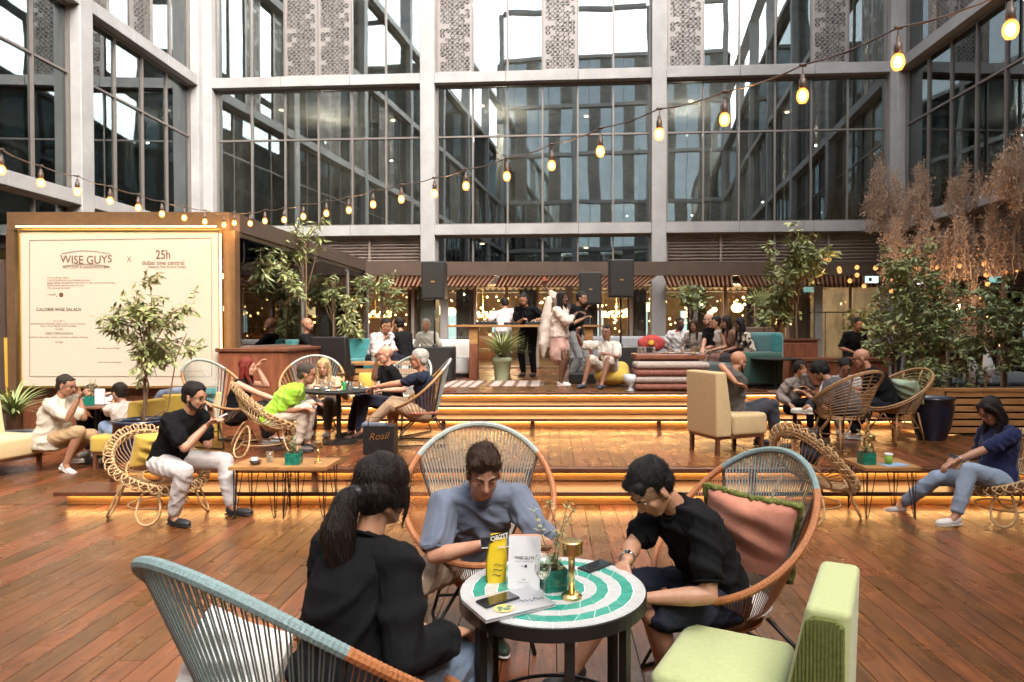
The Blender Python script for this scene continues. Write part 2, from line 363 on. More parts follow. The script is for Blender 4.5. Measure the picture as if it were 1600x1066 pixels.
# ------------------------------------------------------------------ courtyard facades
latt_cache = {}
def lattice_mb(wd, ht):
    mb = MB(); rnd = random.Random(5); t = .125; b = .055
    nx = max(2, int((wd - 2 * b) / t)); ny = int((ht - 2 * b) / t); cw = (wd - 2 * b) / nx; ch = (ht - 2 * b) / ny
    def bx(x0, x1, y0, y1): mb.obox((x0, -.012, y0), (x1 - x0, 0, 0), (0, .024, 0), (0, 0, y1 - y0))
    bx(0, b, 0, ht); bx(wd - b, wd, 0, ht); bx(b, wd - b, 0, b); bx(b, wd - b, ht - b, ht)
    def tri(c, m1, m2):                       # small spoke bar
        mb.add([(c[0], -.009, c[1]), (m1[0], -.009, m1[1]), (m2[0], -.009, m2[1])], [(0, 1, 2)])
    for i in range(nx):
        for j in range(ny):
            x0 = b + i * cw; y0 = b + j * ch; x1 = x0 + cw; y1 = y0 + ch; cx = (x0 + x1) / 2; cy = (y0 + y1) / 2
            solid = rnd.random() < .16
            if solid: mb.add([(x0, -.009, y0), (x1, -.009, y0), (x1, -.009, y1), (x0, -.009, y1)], [(0, 1, 2, 3)]); continue
            e = .016
            q = lambda pts: mb.add([(p[0], -.009, p[1]) for p in pts], [tuple(range(len(pts)))])
            q([(x0, y0), (x0 + 2.4 * e, y0), (x0, y0 + 2.4 * e)]); q([(x1, y1), (x1 - 2.4 * e, y1), (x1, y1 - 2.4 * e)])
            q([(x1, y0), (x1, y0 + 2.4 * e), (x1 - 2.4 * e, y0)]); q([(x0, y1), (x0, y1 - 2.4 * e), (x0 + 2.4 * e, y1)])
            d = rnd.random()
            q([(x0, y0 + e * .6), (x0 + e * .6, y0), (x1, y1 - e * .6), (x1 - e * .6, y1)])
            if d < .8: q([(x1 - e * .6, y0), (x1, y0 + e * .6), (x0 + e * .6, y1), (x0, y1 - e * .6)])
            if d > .35: q([(x0, cy - e * .5), (x1, cy - e * .5), (x1, cy + e * .5), (x0, cy + e * .5)])
            if d < .6: q([(cx - e * .5, y0), (cx + e * .5, y0), (cx + e * .5, y1), (cx - e * .5, y1)])
            if rnd.random() < .3: q([(x0, y0), (cx, y0), (cx, cy), (x0, cy)])
    return mb
def facade(name, label, A, B, cols, top, rows, detail=True, prot=.3, rooms=True, open_top=0):
    A = Vector(A); B = Vector(B); u = (B - A).normalized(); n = u.cross(Vector((0, 0, 1))).normalized()   # n points into the court
    th = thing(name, label, 'building', A)
    Z = Vector((0, 0, 1)); W = lambda s, d, h: A + u * s + n * d + Z * h
    cw = .38; Ht = top + open_top
    for s in cols:
        MB().obox(W(s - cw / 2, -.25, 0), u * cw, n * (.25 + prot), Z * Ht).build('column', 'concrete', th, bevel=.012, seg=1)
    lev = [r[0] for r in rows] + [top]
    if open_top: lev.append(top + open_top)
    for h in lev[1:]:
        for a, b in zip(cols[:-1], cols[1:]):
            for q_ in range(3): MB().obox(W(a + cw / 2 + (b - a - cw) * q_ / 3 + .004, -.25, h - .05), u * ((b - a - cw) / 3 - .008), n * (.25 + prot - .012), Z * .27).build('beam', 'concrete', th, bevel=.006, seg=1)
    cache = {}
    for ri, (h0, h1, kinds) in enumerate(rows):
        for bi, (a, b) in enumerate(zip(cols[:-1], cols[1:])):
            s0, s1 = a + cw / 2 + .004, b - cw / 2 - .004; k = kinds[bi] if isinstance(kinds, list) else kinds
            if k is None: continue
            z0, z1 = h0 + .225, h1 - .054
            if ri == 0 and h0 < .5: z0 = h0
            if k == 'louver0' and name == 'right_facade':
                g = MB()
                for e in range(7): g.obox(W(s0 + (s1 - s0 - .06) * e / 6, 0, .3), u * .06, n * .09, Z * 2.8)
                g.obox(W(s0, -.02, 2.9), u * (s1 - s0), n * .1, Z * .2)
                gf = g.build('window', 'louver', th); MB().obox(W(s0 + .07, .03, .3), u * (s1 - s0 - .14), n * .006, Z * 2.55).build('pane', 'glass', gf)
            if k == 'louver0': z0, z1 = 3.12, h1 - .054; k = 'louver'
            if k == 'band': z0, z1 = 3.12, h1 - .054; k = 'g'
            fw = .05
            fr = MB()
            fr.obox(W(s0, 0, z0), u * (s1 - s0), n * .09, Z * fw); fr.obox(W(s0, 0, z1 - fw), u * (s1 - s0), n * .09, Z * fw)
            fr.obox(W(s0, 0, z0 + fw), u * fw, n * .09, Z * (z1 - z0 - 2 * fw)); fr.obox(W(s1 - fw, 0, z0 + fw), u * fw, n * .09, Z * (z1 - z0 - 2 * fw))
            if k == 'louver':
                m_ = 4; ed = [s0 + fw + (s1 - s0 - 2 * fw) * i / m_ for i in range(m_ + 1)]
                for e in ed[1:-1]: fr.obox(W(e - .03, 0, z0 + fw), u * .06, n * .085, Z * (z1 - z0 - 2 * fw))
                f = fr.build('louver_frame', 'louver', th)
                nl = int((z1 - z0 - .1) / .085)
                for i in range(m_):
                    lb = MB(); 
                    for q in range(nl):
                        h = z0 + fw + .02 + q * .085
                        p = W(ed[i] + .032, .0, h); lb.obox(p, u * (ed[i + 1] - ed[i] - .064), n * .06 + Z * -.03, Z * .014 + n * .006)
                    lb.build('louver_blades', 'louver', f, kind='stuff')
                MB().obox(W(s0, -.08, z0), u * (s1 - s0), n * .01, Z * (z1 - z0)).build('backing', 'room', f)
                continue
            if isinstance(k, str) and k == 'big':
                f = fr.build('window', 'frame', th)
                MB().obox(W(s0 + fw, .02, z0 + fw), u * (s1 - s0 - 2 * fw), n * .006, Z * (z1 - z0 - 2 * fw)).build('pane', 'glass', f)
                continue
            two = (z1 - z0 > 2.5) and k != 'top'
            pat = k if not isinstance(k, str) else ('g' * max(1, round((s1 - s0) / 1.0)))
            npn = len(pat); ed = [s0 + fw + (s1 - s0 - 2 * fw) * i / npn for i in range(npn + 1)]
            islat = 'L' in pat
            for e in ed[1:-1]: fr.obox(W(e - .022, 0, z0 + fw), u * .044, n * .07, Z * (z1 - z0 - 2 * fw))
            zm = z0 + (z1 - z0) * .635
            f = None
            if two and not islat: fr.obox(W(s0 + fw, .001, zm - .022), u * (s1 - s0 - 2 * fw), n * .066, Z * .044)
            f = fr.build('window', 'frame', th)
            for i in range(npn):
                x0, x1 = ed[i] + (.022 if i else 0), ed[i + 1] - (.022 if i < npn - 1 else 0)
                if pat[i] == 'L':
                    key = (round(x1 - x0, 3), round(z1 - z0, 3))
                    if key not in latt_cache:
                        lm = lattice_mb(x1 - x0, z1 - z0 - 2 * fw).build('lattice_screen', 'lattice'); latt_cache[key] = lm.data; bpy.data.objects.remove(lm)
                    o = link('lattice_screen', latt_cache[key], f); wp = W(x0, .055, z0 + fw); o.location = wp - A
                    o.rotation_euler = (0, 0, math.atan2(u.y, u.x))
                    o.parent = f
                    MB().obox(W(x0, -.12, z0 + fw), u * (x1 - x0), n * .01, Z * (z1 - z0 - 2 * fw)).build('backing', mat('screen_backing', (.07, .06, .055), .8), f)
                    continue
                for (q0, q1) in ([(z0 + fw, zm - .022), (zm + .022, z1 - fw)] if two and not islat else [(z0 + fw, z1 - fw)]):
                    MB().obox(W(x0, .02, q0), u * (x1 - x0), n * .006, Z * (q1 - q0)).build('pane', 'glass', f)
    if rooms:
        rb = MB()
        L = (B - A).length
        zb = 3.0 if name == 'rear_facade' else 0
        rb.obox(W(-.3, -5.2, zb), u * (L + .6), n * .1, Z * (top - zb))
        for h in lev[1:]:
            if h <= top: rb.obox(W(-.3, -5.1, h - .03), u * (L + .6), n * 4.8, Z * .2)
        rb.obox(W(-.4, -5.2, 3.0), u * .1, n * 4.95, Z * (top - 3)); rb.obox(W(L + .3, -5.2, 3.0), u * .1, n * 4.95, Z * (top - 3))
        rb.build('room_shell', 'room', th)
        for h in lev[1:4]:
            for i in range(int(L / 3)):
                s = 1.6 + i * 3.0
                MB().lathe([(.07, 0), (.07, .02)], W(s, -1.6 - (i % 2) * 1.2, h - .07), n=8).build('downlight', 'soft', th)
        for h in lev[1:3]:
            for i in range(int(L / 5.5)):
                if name != 'opposite_facade' or i < 3: point_lamp('room_fill_light', W(2.6 + i * 5.5, -2.4, h + 3.2), 26, (1, .82, .62), .04, th)  # added fill lamps without fixtures, lifting the rooms behind the dark glazing
        if detail:
            for i in range(int(L / 2.2)):
                MB().obox(W(1.2 + i * 2.2, -3.2, 4.6), u * .25, n * .25, Z * 3.5).build('inner_column', 'roomfloor', th)
    return th, W
up_rows = lambda: [(8.3, 12.3, 'g'), (12.3, 16.3, 'big'), (16.3, 20.3, 'big')]
A0 = (-9.75, 18.85, 0); B0 = (8.95, 17.6, 0); Lr = (Vector(B0) - Vector(A0)).length
# rear
cr = [.38, 6.46, 12.54, Lr - .22]
rear, Wr = facade('rear_facade', 'pale concrete facade with three bays of tinted glass behind the stage', A0, B0, cr, 12.3,
    [(.0, 4.3, ['louver0', 'band', 'louver0']), (4.3, 8.3, 'g'), (8.3, 12.3, [list('ggLLgg'), list('LggLgg'), list('LgggLg')])])
# left: walk from near to far so that the normal faces the court
yl = [-21., -15.2, -9.4, -3.6, 2.2, 8.0, 13.95, 18.5]
left, Wl = facade('left_facade', 'concrete and glass side wall rising behind the bright menu board', (-9.75, -21, 0), (-9.75, 18.7, 0), [y + 21 for y in yl], 16.3,
    [(.0, 4.3, 'g'), (4.3, 8.3, 'g'), (8.3, 12.3, [list('ggLLgg')] * 5 + [list('LgLLgg'), list('LgLgg')]), (12.3, 16.3, 'big')], detail=False, open_top=4.)
yr = [17.45, 11.4, 5.4, -.6, -6.6, -12.6, -21.]
right, Wrr = facade('right_facade', 'concrete and glass side wall with louvres above the dry climbers', (8.95, 17.55, 0), (8.95, -21, 0), [17.55 - y for y in yr], 16.3,
    [(.0, 4.3, 'louver0'), (4.3, 8.3, 'g'), (8.3, 12.3, [list('gLLggg')] * 6), (12.3, 16.3, 'big')], detail=False, open_top=4.)
front, Wf = facade('opposite_facade', 'tall concrete facade behind the viewer, mirrored in the rear glazing', (8.95, -21, 0), (-9.75, -21, 0), [.1, 6.2, 12.4, 18.6], 24.3,
    [(.0, 4.3, 'g'), (4.3, 8.3, [list('gLggLg')] * 3), (8.3, 12.3, [list('LggLgg')] * 3), (12.3, 16.3, [list('gLggLg')] * 3), (16.3, 20.3, [list('gLggLg')] * 3), (20.3, 24.3, [list('LggLgg')] * 3)], detail=False, open_top=4.)
# little lit exit signs behind the glass
for i, (px, py, y) in enumerate(((291, 264, 17.6), (1450, 229, 16.5))):
    p = P(px, py, y); p.x += (-1.2 if px < 800 else 1.2); y_ = y
    t = thing('exit_sign', ('lit green exit sign behind the left glass wall', 'lit green exit sign behind the right glass wall')[i], 'sign', p)
    MB().box(p, (.3, .05, .16)).build('sign_box', emis('exit_glow', (.25, .6, .5), .5), t)
    MB().box(p + Vector((0, -.03, 0)), (.09, .01, .09)).build('running_figure', emis('exit_white', (.9, 1, .95), .7), t)

# ------------------------------------------------------------------ restaurant under the rear facade
rs = thing('restaurant', 'restaurant front with timber posts and warm lamps under the louvres', 'building', (0, 17.8, .75))
fy = 17.0
MB().box((-.0 + 2.1, fy, 3.26), (13.6, .12, .34)).build('fascia', 'fascia', rs)
MB().box((0, 24.0, 2.0), (24, .2, 3.4)).build('back_wall', mat('warm_back_wall', (.20, .13, .075), .8, col2=(.08, .05, .03), scale=1.3), rs)
MB().box((8.8, 20.9, 2.0), (.2, 6.0, 3.4)).build('side_wall', 'room', rs); MB().box((-9.6, 20.9, 2.0), (.2, 6.0, 3.4)).build('side_wall', 'room', rs)
MB().box((0.0, 21.0, .72), (18, 6.0, .06)).build('inner_floor', mat('inner_floor', (.12, .08, .05), .4), rs)
MB().box((0.0, 21.0, 3.06), (18, 6.0, .05)).build('inner_ceiling', mat('inner_ceiling', (.10, .075, .055), .8, var=.4), rs)
# awning strips
wr_ = MB(); wc_ = MB()
def awn(x0, x1, skew):
    n = int((x1 - x0) / .115)
    for i in range(n):
        a = x0 + i * .115; b = a + .0575
        for (p, q, mb) in ((a, b, wr_), (b, a + .115, wc_)):
            mb.obox((p, fy + .07, 3.10), (q - p, 0, 0), (skew, 1.0, -.24), (0, 0, .008))
awn(-4.5, -1.3, -.35); awn(-1.3, 2.7, -.25); awn(2.75, 4.5, .3); awn(4.55, 8.4, .45)
aw = thing('striped_awning', 'rust and cream striped awning hanging under the brown fascia', 'awning', (2, fy, 3.1))
wr_.build('rust_stripes', 'awn_r', aw, kind='stuff'); wc_.build('cream_stripes', 'awn_w', aw, kind='stuff')
sc_ = MB()
for i in range(84):
    x = -4.6 + i * .155; a = [(x + .155 * t / 6, fy + 1.08, 2.86 - .07 * math.sin(PI * t / 6)) for t in range(7)]
    sc_.add([(x, fy + 1.08, 2.9), (x + .155, fy + 1.08, 2.9)] + a[::-1], [tuple(range(9))])
sc_.build('scalloped_valance', 'awn_w', aw, kind='stuff')
# doors: posts and panes
xs = [-4.5 + i * .82 for i in range(17)]
for i, x in enumerate(xs):
    wd = .20 if i % 4 == 2 else .075
    MB().box((x, 17.98, 1.85), (wd, .10, 2.2)).build('door_post', M['concrete'] if i % 4 == 2 else mat('post_taupe', (.27, .20, .16), .6) , rs)
for a, b in zip(xs[:-1], xs[1:]):
    MB().box(((a + b) / 2, 17.98, 1.85), (b - a - .21, .008, 2.1)).build('glass_pane', 'clear', rs)
MB().box((2, 17.98, 2.99), (13.6, .09, .1)).build('door_head', 'fascia', rs)
# curtains, cabinets and bright far windows inside
cm = mat('curtain', (.22, .17, .13), .9, var=.2)
for k, x in enumerate([-3.9, -2.6, -.9, .7, 2.0, 3.6, 5.2, 6.4]):
    pts = []; mb = MB(); n = 26; wdt = .5
    for i in range(n + 1): pts.append((x + wdt * i / n, 18.35 + .04 * math.sin(i * 1.9)))
    vs = [(a, b, .78) for a, b in pts] + [(a - .25 * (1 if k % 2 else -1) * 0, b, 2.9) for a, b in pts]
    mb.add(vs, [(i, i + 1, i + n + 2, i + n + 1) for i in range(n)])
    mb.build('curtain', cm, rs, smooth=True)
for x, wd in ((-3.3, .7), (-1.9, .45), (1.5, .5), (3.0, .6), (4.7, .5), (-7.0, .7)):
    MB().box((x, 23.85, 1.75), (wd, .04, 1.3)).build('lit_window', emis('far_window', (.62, .82, .78), .28), rs)
for x in (-5.8, -2.3, .6, 3.8, 6.2):
    MB().box((x, 22.6, 1.2), (1.3, .5, .9)).build('counter', 'darkwood', rs)
# pendant globes and chandeliers
def pendant(px, py, y, r, label, grp, matn='globe', top=3.03):
    c = P(px, py, y); t = thing('pendant_lamp', label, 'lamp', c, group=grp)
    MB().ball(c, (r, r, r * .8), 14, 9).build('globe', matn, t, smooth=True)
    MB().tube([c + Vector((0, 0, r * .8)), Vector((c.x, c.y, top))], .006, 4).build('cable', 'black', t)
    return t
for i, (px, py, r) in enumerate(((686, 485, .16), (705, 487, .15), (723, 490, .13), (980, 488, .13), (997, 483, .14), (1013, 480, .16), (1152, 481, .17), (1179, 480, .09), (1116, 484, .09))):
    pendant(px, py, 18.9, r, 'glowing cream globe lamp ' + ('left of the disc jockey table, %s of three' % ('leftmost', 'middle', 'rightmost')[i] if i < 3 else 'right of the large speaker, %s of three' % ('leftmost', 'middle', 'rightmost')[i - 3] if i < 6 else 'behind the people on the right sofa, %s' % ('largest', 'small one to its right', 'small one to its left')[i - 6]), 'pendant lamps in the restaurant')
wb = MB(); wl = thing('fairy_lights', 'tiny warm lights scattered through the restaurant interior', 'lights', (0, 20, 2.5))
rnd = random.Random(11)
for i in range(170):
    x = rnd.uniform(-7.5, 7.5); y = rnd.uniform(19, 23); z = rnd.uniform(1.9, 2.75) if rnd.random() < .8 else rnd.uniform(1.2, 2)
    r = rnd.uniform(.018, .045); wb.ball((x, y, z), r, 6, 4)
wb.build('bulbs', 'warm', wl, kind='stuff')
for li, (x, y) in enumerate(((-2.1, 20.5), (1.9, 20.5), (4.4, 20.8), (-5.2, 20.))):
    t = thing('chandelier', 'ring of warm bulbs inside the restaurant, ' + ('behind the left disc jockey', 'just right of the big speaker', 'farthest right, behind the sofa', 'leftmost, beside the glass pavilion')[li], 'lamp', (x, y, 2.1), group='bulb chandeliers in the restaurant')
    mb = MB()
    for i in range(22):
        a = i * 2 * PI / 22; mb.ball((x + .42 * math.cos(a), y + .42 * math.sin(a), 2.15 + .1 * (i % 2)), .05, 6, 4)
    mb.build('bulbs', 'warm', t, kind='stuff'); mb = MB(); mb.tube([(x + .42 * math.cos(a * PI / 8), y + .42 * math.sin(a * PI / 8), 2.1) for a in range(16)], .02, 5, closed=True); mb.tube([(x, y, 2.1), (x, y, 3.0)], .01, 4); mb.build('ring', 'brass', t)
for x in (-5, -1.5, 2, 5.5): point_lamp('restaurant_light', (x, 20.6, 2.4), 50, (1, .68, .36), .15, rs)

# ------------------------------------------------------------------ pavilion with the menu board
pv = thing('pavilion', 'brown framed glass pavilion on the left with a menu board front', 'building', (-6.3, 10.2, 0))
x0, x1, y0, y1 = -7.95, -4.72, 10.05, 17.5
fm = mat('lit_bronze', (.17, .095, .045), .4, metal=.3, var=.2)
MB().box(((x0 + x1) / 2, y0, 3.33), (x1 - x0, .16, .26)).build('front_fascia', fm, pv)
MB().box((x1, (y0 + y1) / 2 + .09, 3.33), (.16, y1 - y0, .26)).build('side_fascia', 'fascia', pv)
MB().box(((x0 + x1) / 2, (y0 + y1) / 2 + .09, 3.44), (x1 - x0 - .17, y1 - y0, .03)).build('roof', 'fascia', pv)
MB().box((x1 - .0, y0, 1.60), (.17, .155, 3.19)).build('corner_post', fm, pv)
MB().box((x0 + .04, y0, 1.60), (.12, .155, 3.19)).build('corner_post', fm, pv)
MB().box(((x0 + x1) / 2 - .02, y0 + .05, .44), (x1 - x0 - .3, .08, .88)).build('base_panel', 'redwood', pv)
pf = mat('pane_frame', (.30, .28, .26), .4, metal=.4)
for a, b in ((10.14, 12.86), (12.86, 15.7), (15.7, 17.45)):
    f = MB(); f.box((x1, (a + b) / 2, 3.165), (.05, b - a, .05)); f.box((x1, (a + b) / 2, 1.47), (.05, b - a, .05)); f.box((x1, b - .025, 2.3), (.05, .05, 1.6)); f.box((x1, a + .025, 2.3), (.05, .05, 1.6))
    fo = f.build('window', pf, pv); MB().box((x1, (a + b) / 2, 2.32), (.008, b - a - .1, 1.64)).build('pane', 'clear', fo)
MB().box((x1, (y0 + y1) / 2 + .09, .72), (.12, y1 - y0 - .01, 1.44)).build('side_wall', 'redwood', pv)
MB().box(((x0 + x1) / 2, (y0 + y1) / 2, .76), (x1 - x0 - .2, y1 - y0, .05)).build('inner_floor', 'darkwood', pv)
MB().box((x0, (y0 + y1) / 2, 1.6), (.06, y1 - y0, 3.2)).build('far_wall', mat('pav_wall', (.10, .07, .05), .8, var=.5, scale=1), pv)
for li, (x, y, z, r) in enumerate(((-6.2, 13.2, 2.15, .16), (-5.6, 13.8, 2.12, .10), (-7.2, 14.4, 2.2, .09), (-6.6, 16.0, 2.2, .12), (-5.4, 16.5, 2.2, .12), (-5.3, 11.2, 1.7, .05), (-6.8, 15.2, 2.7, .05), (-5.9, 12.2, 2.7, .05))):
    t = thing('pavilion_lamp', 'warm lamp inside the glass pavilion, ' + ('largest, near the menu board', 'small, right of the largest', 'small, left and farther back', 'middle sized, far back left', 'middle sized, far back right', 'tiny low one behind the corner post', 'tiny high one at the back', 'tiny high one near the front')[li], 'lamp', (x, y, z), group='lamps inside the pavilion')
    MB().ball((x, y, z), r, 10, 7).build('globe', 'globe', t, smooth=True); MB().tube([(x, y, z + r * .9), (x, y, 3.42)], .006, 4).build('cable', 'black', t)
point_lamp('pavilion_light', (-6.2, 13.5, 2.4), 16, (1, .65, .33), .15, pv)
# yellow wall and strip left of the board
p = P(12, 560, 11.5); MB().box((p.x - .1, 11.5, 1.2), (.75, .1, 2.4)).build('side_partition', mat('amber_partition', (.55, .33, .05), .6, var=.2), None, label='amber coloured partition left of the menu board', category='partition') if False else None
t = thing('amber_panel', 'amber coloured wavy panel just left of the menu board', 'partition', PH(12, 11.2, 0))
mb = MB(); pts = [P(22, 528, 11.2), P(6, 528, 11.2), P(8, 600, 11.2), P(16, 660, 11.2), P(34, 660, 11.2), P(22, 570, 11.2)]
mb.add([q for q in pts] + [q + Vector((0, .05, 0)) for q in pts], [tuple(range(6)), tuple(range(11, 5, -1))] + [(i, (i + 1) % 6, (i + 1) % 6 + 6, i + 6) for i in range(6)]); mb.build('panel', mat('amber', (.65, .38, .05), .5), t)
MB().box(PH(-6, 11.25, 1.45) , (.35, .08, 2.9)).build('panel_edge', 'fascia', t)
MB().box(PH(22, 11.45, 1.2) , (.55, .08, 2.4)).build('dark_backing', 'fascia', t)

bd = thing('menu_board', 'large cream printed menu board with WISE GUYS and 25h lettering', 'menu board', (-6.3, 9.96, .93))
bx0, bx1, bz0, bz1, by = P(36, 560, 9.94).x, P(345, 560, 9.94).x, P(100, 603, 9.94).z, P(100, 361, 9.94).z, 9.94
MB().box(((bx0 + bx1) / 2, by, (bz0 + bz1) / 2), (bx1 - bx0, .03, bz1 - bz0)).build('canvas', 'screen', bd)
fb = MB()
for a, b, c, d in ((bx0, bx1, bz1, bz1 + .025), (bx0, bx1, bz0 - .03, bz0)): fb.box(((a + b) / 2, by - .01, (c + d) / 2), (b - a + .05, .06, d - c))
fb.box((bx0 - .0125, by - .01, (bz0 + bz1) / 2), (.025, .06, bz1 - bz0)); fb.box((bx1 + .0125, by - .01, (bz0 + bz1) / 2), (.025, .06, bz1 - bz0)); fb.build('frame', 'gold', bd)
EX = Vector((1, 0, 0)); EZ = Vector((0, 0, 1)); fc = by - .0165
def bt(s, px, py, hpx, m='ink', **k): return text_mb(s, hpx * 1.24 * by / FP, (P(px, py, by).x, fc, P(px, py, by).z), EX, EZ, 'lettering', m, bd, **k)
def bar_px(xa, ya, xb, yb, t_=1.2, m='ink'):
    a, b = P(xa, ya, by), P(xb, yb, by); a.y = b.y = fc - .001; MB().bar(a, b, .002, t_ * by / FP, up=(0, 1, 0)).build('rule_line', m, bd)
for q in ((48, 376, 332, 372), (48, 588, 332, 588), (48, 376, 48, 588), (332, 372, 332, 588)): bar_px(*q, t_=1.0)
bt('WISE GUYS', 136, 405, 15, arc=-.5, bold=.012, xs=.86)
# serifs and swashes of the crest
for k in range(12):
    f0, f1 = k / 12, (k + 1) / 12; g = lambda f: 397 - 5 * math.sin(PI * f); h = lambda f: 414 + 2 * math.cos(2 * PI * f)
    bar_px(97 + 76 * f0, g(f0), 97 + 76 * f1, g(f1), 1); bar_px(100 + 70 * f0, 416 - 2.5 * math.sin(PI * f0), 100 + 70 * f1, 416 - 2.5 * math.sin(PI * f1), 1)
bt('NOT JUST A SANDWICH BAR', 136, 418, 4.5, bold=.01)
bt('X', 203, 406, 11, xs=.8, bold=-.005)
bt('25h', 256, 399, 16, bold=.012, xs=.8)
bt('dubai one central', 256, 411, 8.5, bold=.008, xs=.9)
bt('twenty five hours hotel', 262, 417.5, 5, bold=.005)
for i, s in enumerate(("You're all set, enjoy", "You're looking for the freshest in town,", 'super salads, sandwiches and more in our sunny terrace menu,', "That's every day from ten to nine,", 'We can not be wiser')):
    bt(s, 75, 434 + i * 4.1, 3.4, align='LEFT', bold=.004)
for q in ((76, 460, 84, 461), (84, 461, 88, 459), (88, 461, 91, 464)): bar_px(*q, t_=1)
MB().lathe([(.030, 0), (.030, .002)], (0, 0, 0), n=10).build
mb = MB(); c0 = P(97, 461, by); mb.add([(c0.x + .032 * math.cos(a * PI / 6), fc - .001, c0.z + .036 * math.sin(a * PI / 6)) for a in range(12)], [tuple(range(12))]); mb.build('fist_mark', 'ink', bd)
bt('CALORIE WISE SALADS', 93, 484, 5.5, m='darkink', bold=.012)
bt('C O B Y', 94, 502, 4); bt('charred corn, baby gem, sweet onion, ranch dressing,', 92, 506, 3.2); bt('crispy turkey bacon, cherry tomato', 92, 509.5, 3.2); bt('55 AED', 94, 515, 3.2)
bt('MEDITERRANEAN', 94, 521.5, 4.3); bt('cucumber, feta, olive, tomato, red onion, oregano dressing', 92, 527, 3.2); bt('50 AED', 94, 535, 3.2)
for px, py in ((170, 544), (172, 566), (215, 478), (300, 580)): bt('olive, lemon and herbs', px, py, 3.2)
# led trough lighting the board from the top and sides, as at its glowing edges
MB().box(((bx0 + bx1) / 2, by - .10, bz1 + .05), (bx1 - bx0, .012, .008)).build('light_strip', emis('board_led', (1, .66, .30), 4.5), bd)
MB().box((bx1 + .045, by - .08, (bz0 + bz1) / 2 + .2), (.015, .015, bz1 - bz0 - .5)).build('light_strip', emis('board_led2', (1, .66, .30), 2.2), bd)

pt = thing('wooden_partition', 'waist high reddish wood partition behind the red haired woman', 'partition', (-4.4, 9.75, .3))
MB().box((-4.32, 11.1, .78), (.98, 2.6, 1.30), 0).build('body', 'redwood', pt, bevel=.006, seg=1)
MB().box((-4.32, 11.1, 1.455), (1.04, 2.66, .05)).build('top', 'darkwood', pt, bevel=.006, seg=1)

# ------------------------------------------------------------------ string of bulbs
S = [(2, 265, 5.6), (64, 285, 6.2), (121, 299, 6.8), (172, 313, 7.3), (216, 324, 7.8), (253, 334, 8.25), (288, 340, 8.7), (320, 346, 9.2), (350, 351, 9.7),
     (366, 348, 9.85), (391, 349, 9.55), (414, 345, 9.25), (444, 343, 8.9), (474, 338, 8.55), (510, 333, 8.2), (545, 328, 7.85), (583, 319, 7.45), (627, 311, 7.05), (679, 302, 6.65), (728, 290, 6.25), (792, 275, 5.85),
     (862, 258, 5.45), (938, 236, 5.0), (1030, 209, 4.6), (1132, 186, 4.2), (1254, 149, 3.8), (1403, 96, 3.4), (1579, 45, 3.0)]
sl = thing('string_lights', 'drooping cable of glowing round bulbs crossing above the courtyard', 'string lights', P(350, 330, 9.7))
cab = []
prev = Vector(P(-260, 170, 3.6)); pts = [prev]
drop = [.10 + .0 * i for i in range(len(S))]
sock = []
for i, (px, py, y) in enumerate(S):
    c = P(px, py, y); top = c + Vector((0, 0, .165 if y < 5.7 else .15)); sock.append((c, top)); pts.append(top)
pts.append(P(1900, -90, 2.4))
fine = []
for a, b in zip(pts[:-1], pts[1:]):
    for t in range(4): f = t / 4; fine.append(a.lerp(b, f) + Vector((0, 0, -.02 * math.sin(PI * f))))
fine.append(pts[-1])
mb = MB(); mb.tube(fine, .0045, 5); mb.tube([q + Vector((.006 * math.sin(i * 2.1), 0, .006 * math.cos(i * 2.1))) for i, q in enumerate(fine)], .003, 4); mb.build('cable', 'fascia', sl, smooth=True)
for c, top in sock:
    s_ = MB().lathe([(.005, .115), (.012, .112), (.013, .085), (.020, .080), (.020, .035), (.016, .03)], c + Vector((0, 0, .005)), n=10); s_.tube([c + Vector((0, 0, .11)), top], .003, 4); s_.tube([top + Vector((-.02, 0, 0)), top + Vector((.02, 0, 0))], .009, 6)
    so = s_.build('bulb_socket', 'fascia', sl, smooth=True)
    MB().lathe([(.004, -.046), (.020, -.041), (.031, -.021), (.033, 0), (.028, .021), (.017, .034), (.013, .040)], c, n=16, cap=False).build('glass_bulb', 'shell', so, smooth=True); MB().ball(c - Vector((0, 0, .004)), (.021, .021, .029), 10, 7).build('filament', 'core', so, smooth=True)
for i, (c, top) in enumerate(sock):
    if i % 3 == 0: point_lamp('bulb_light', c - Vector((0, 0, .06)), 2.5, (1, .6, .25), .03, sl)
# fairy bulbs at the back right
fl = thing('back_string_lights', 'short string of small bulbs hanging by the bushes at back right', 'string lights', P(1400, 410, 13.5))
bp_ = [(1290, 407), (1311, 420), (1339, 418), (1368, 419), (1400, 420), (1431, 419), (1465, 418), (1500, 416), (1538, 413), (1578, 410), (1600, 412)]
MB().tube([P(a, b - 7, 13.5) for a, b in bp_], .006, 4).build('cable', 'black', fl)
MB().tube([P(1290, 400, 13.5), P(1318, 428, 13), P(1339, 430, 12.8), P(1328, 438, 13), P(1350, 445, 13), P(1393, 453, 13)], .005, 4).build('cable', 'black', fl)
for a, b in bp_ + [(1312, 424), (1339, 430), (1328, 439), (1350, 447), (1395, 440), (1393, 455), (1541, 430), (1543, 444), (1570, 425), (1590, 422)]:
    MB().ball(P(a, b, 13.4), .045, 8, 6).build('glass_bulb', 'bulb', fl, smooth=True)
t = thing('exit_sign', 'lit green and white exit sign under the right canopy', 'sign', P(1362, 437, 16))
c = P(1362, 437, 16); MB().box(c, (.28, .06, .15)).build('sign_box', emis('exit2', (.45, .9, .8), .5), t); MB().box(c + Vector((-.05, -.035, 0)), (.08, .01, .08)).build('running_figure', 'darkink', t)

for px, py in ((1311, 440), (1440, 440), (1545, 440)): point_lamp('bulb_light', P(px, py, 12.3), 4, (1, .6, .28), .05, fl)
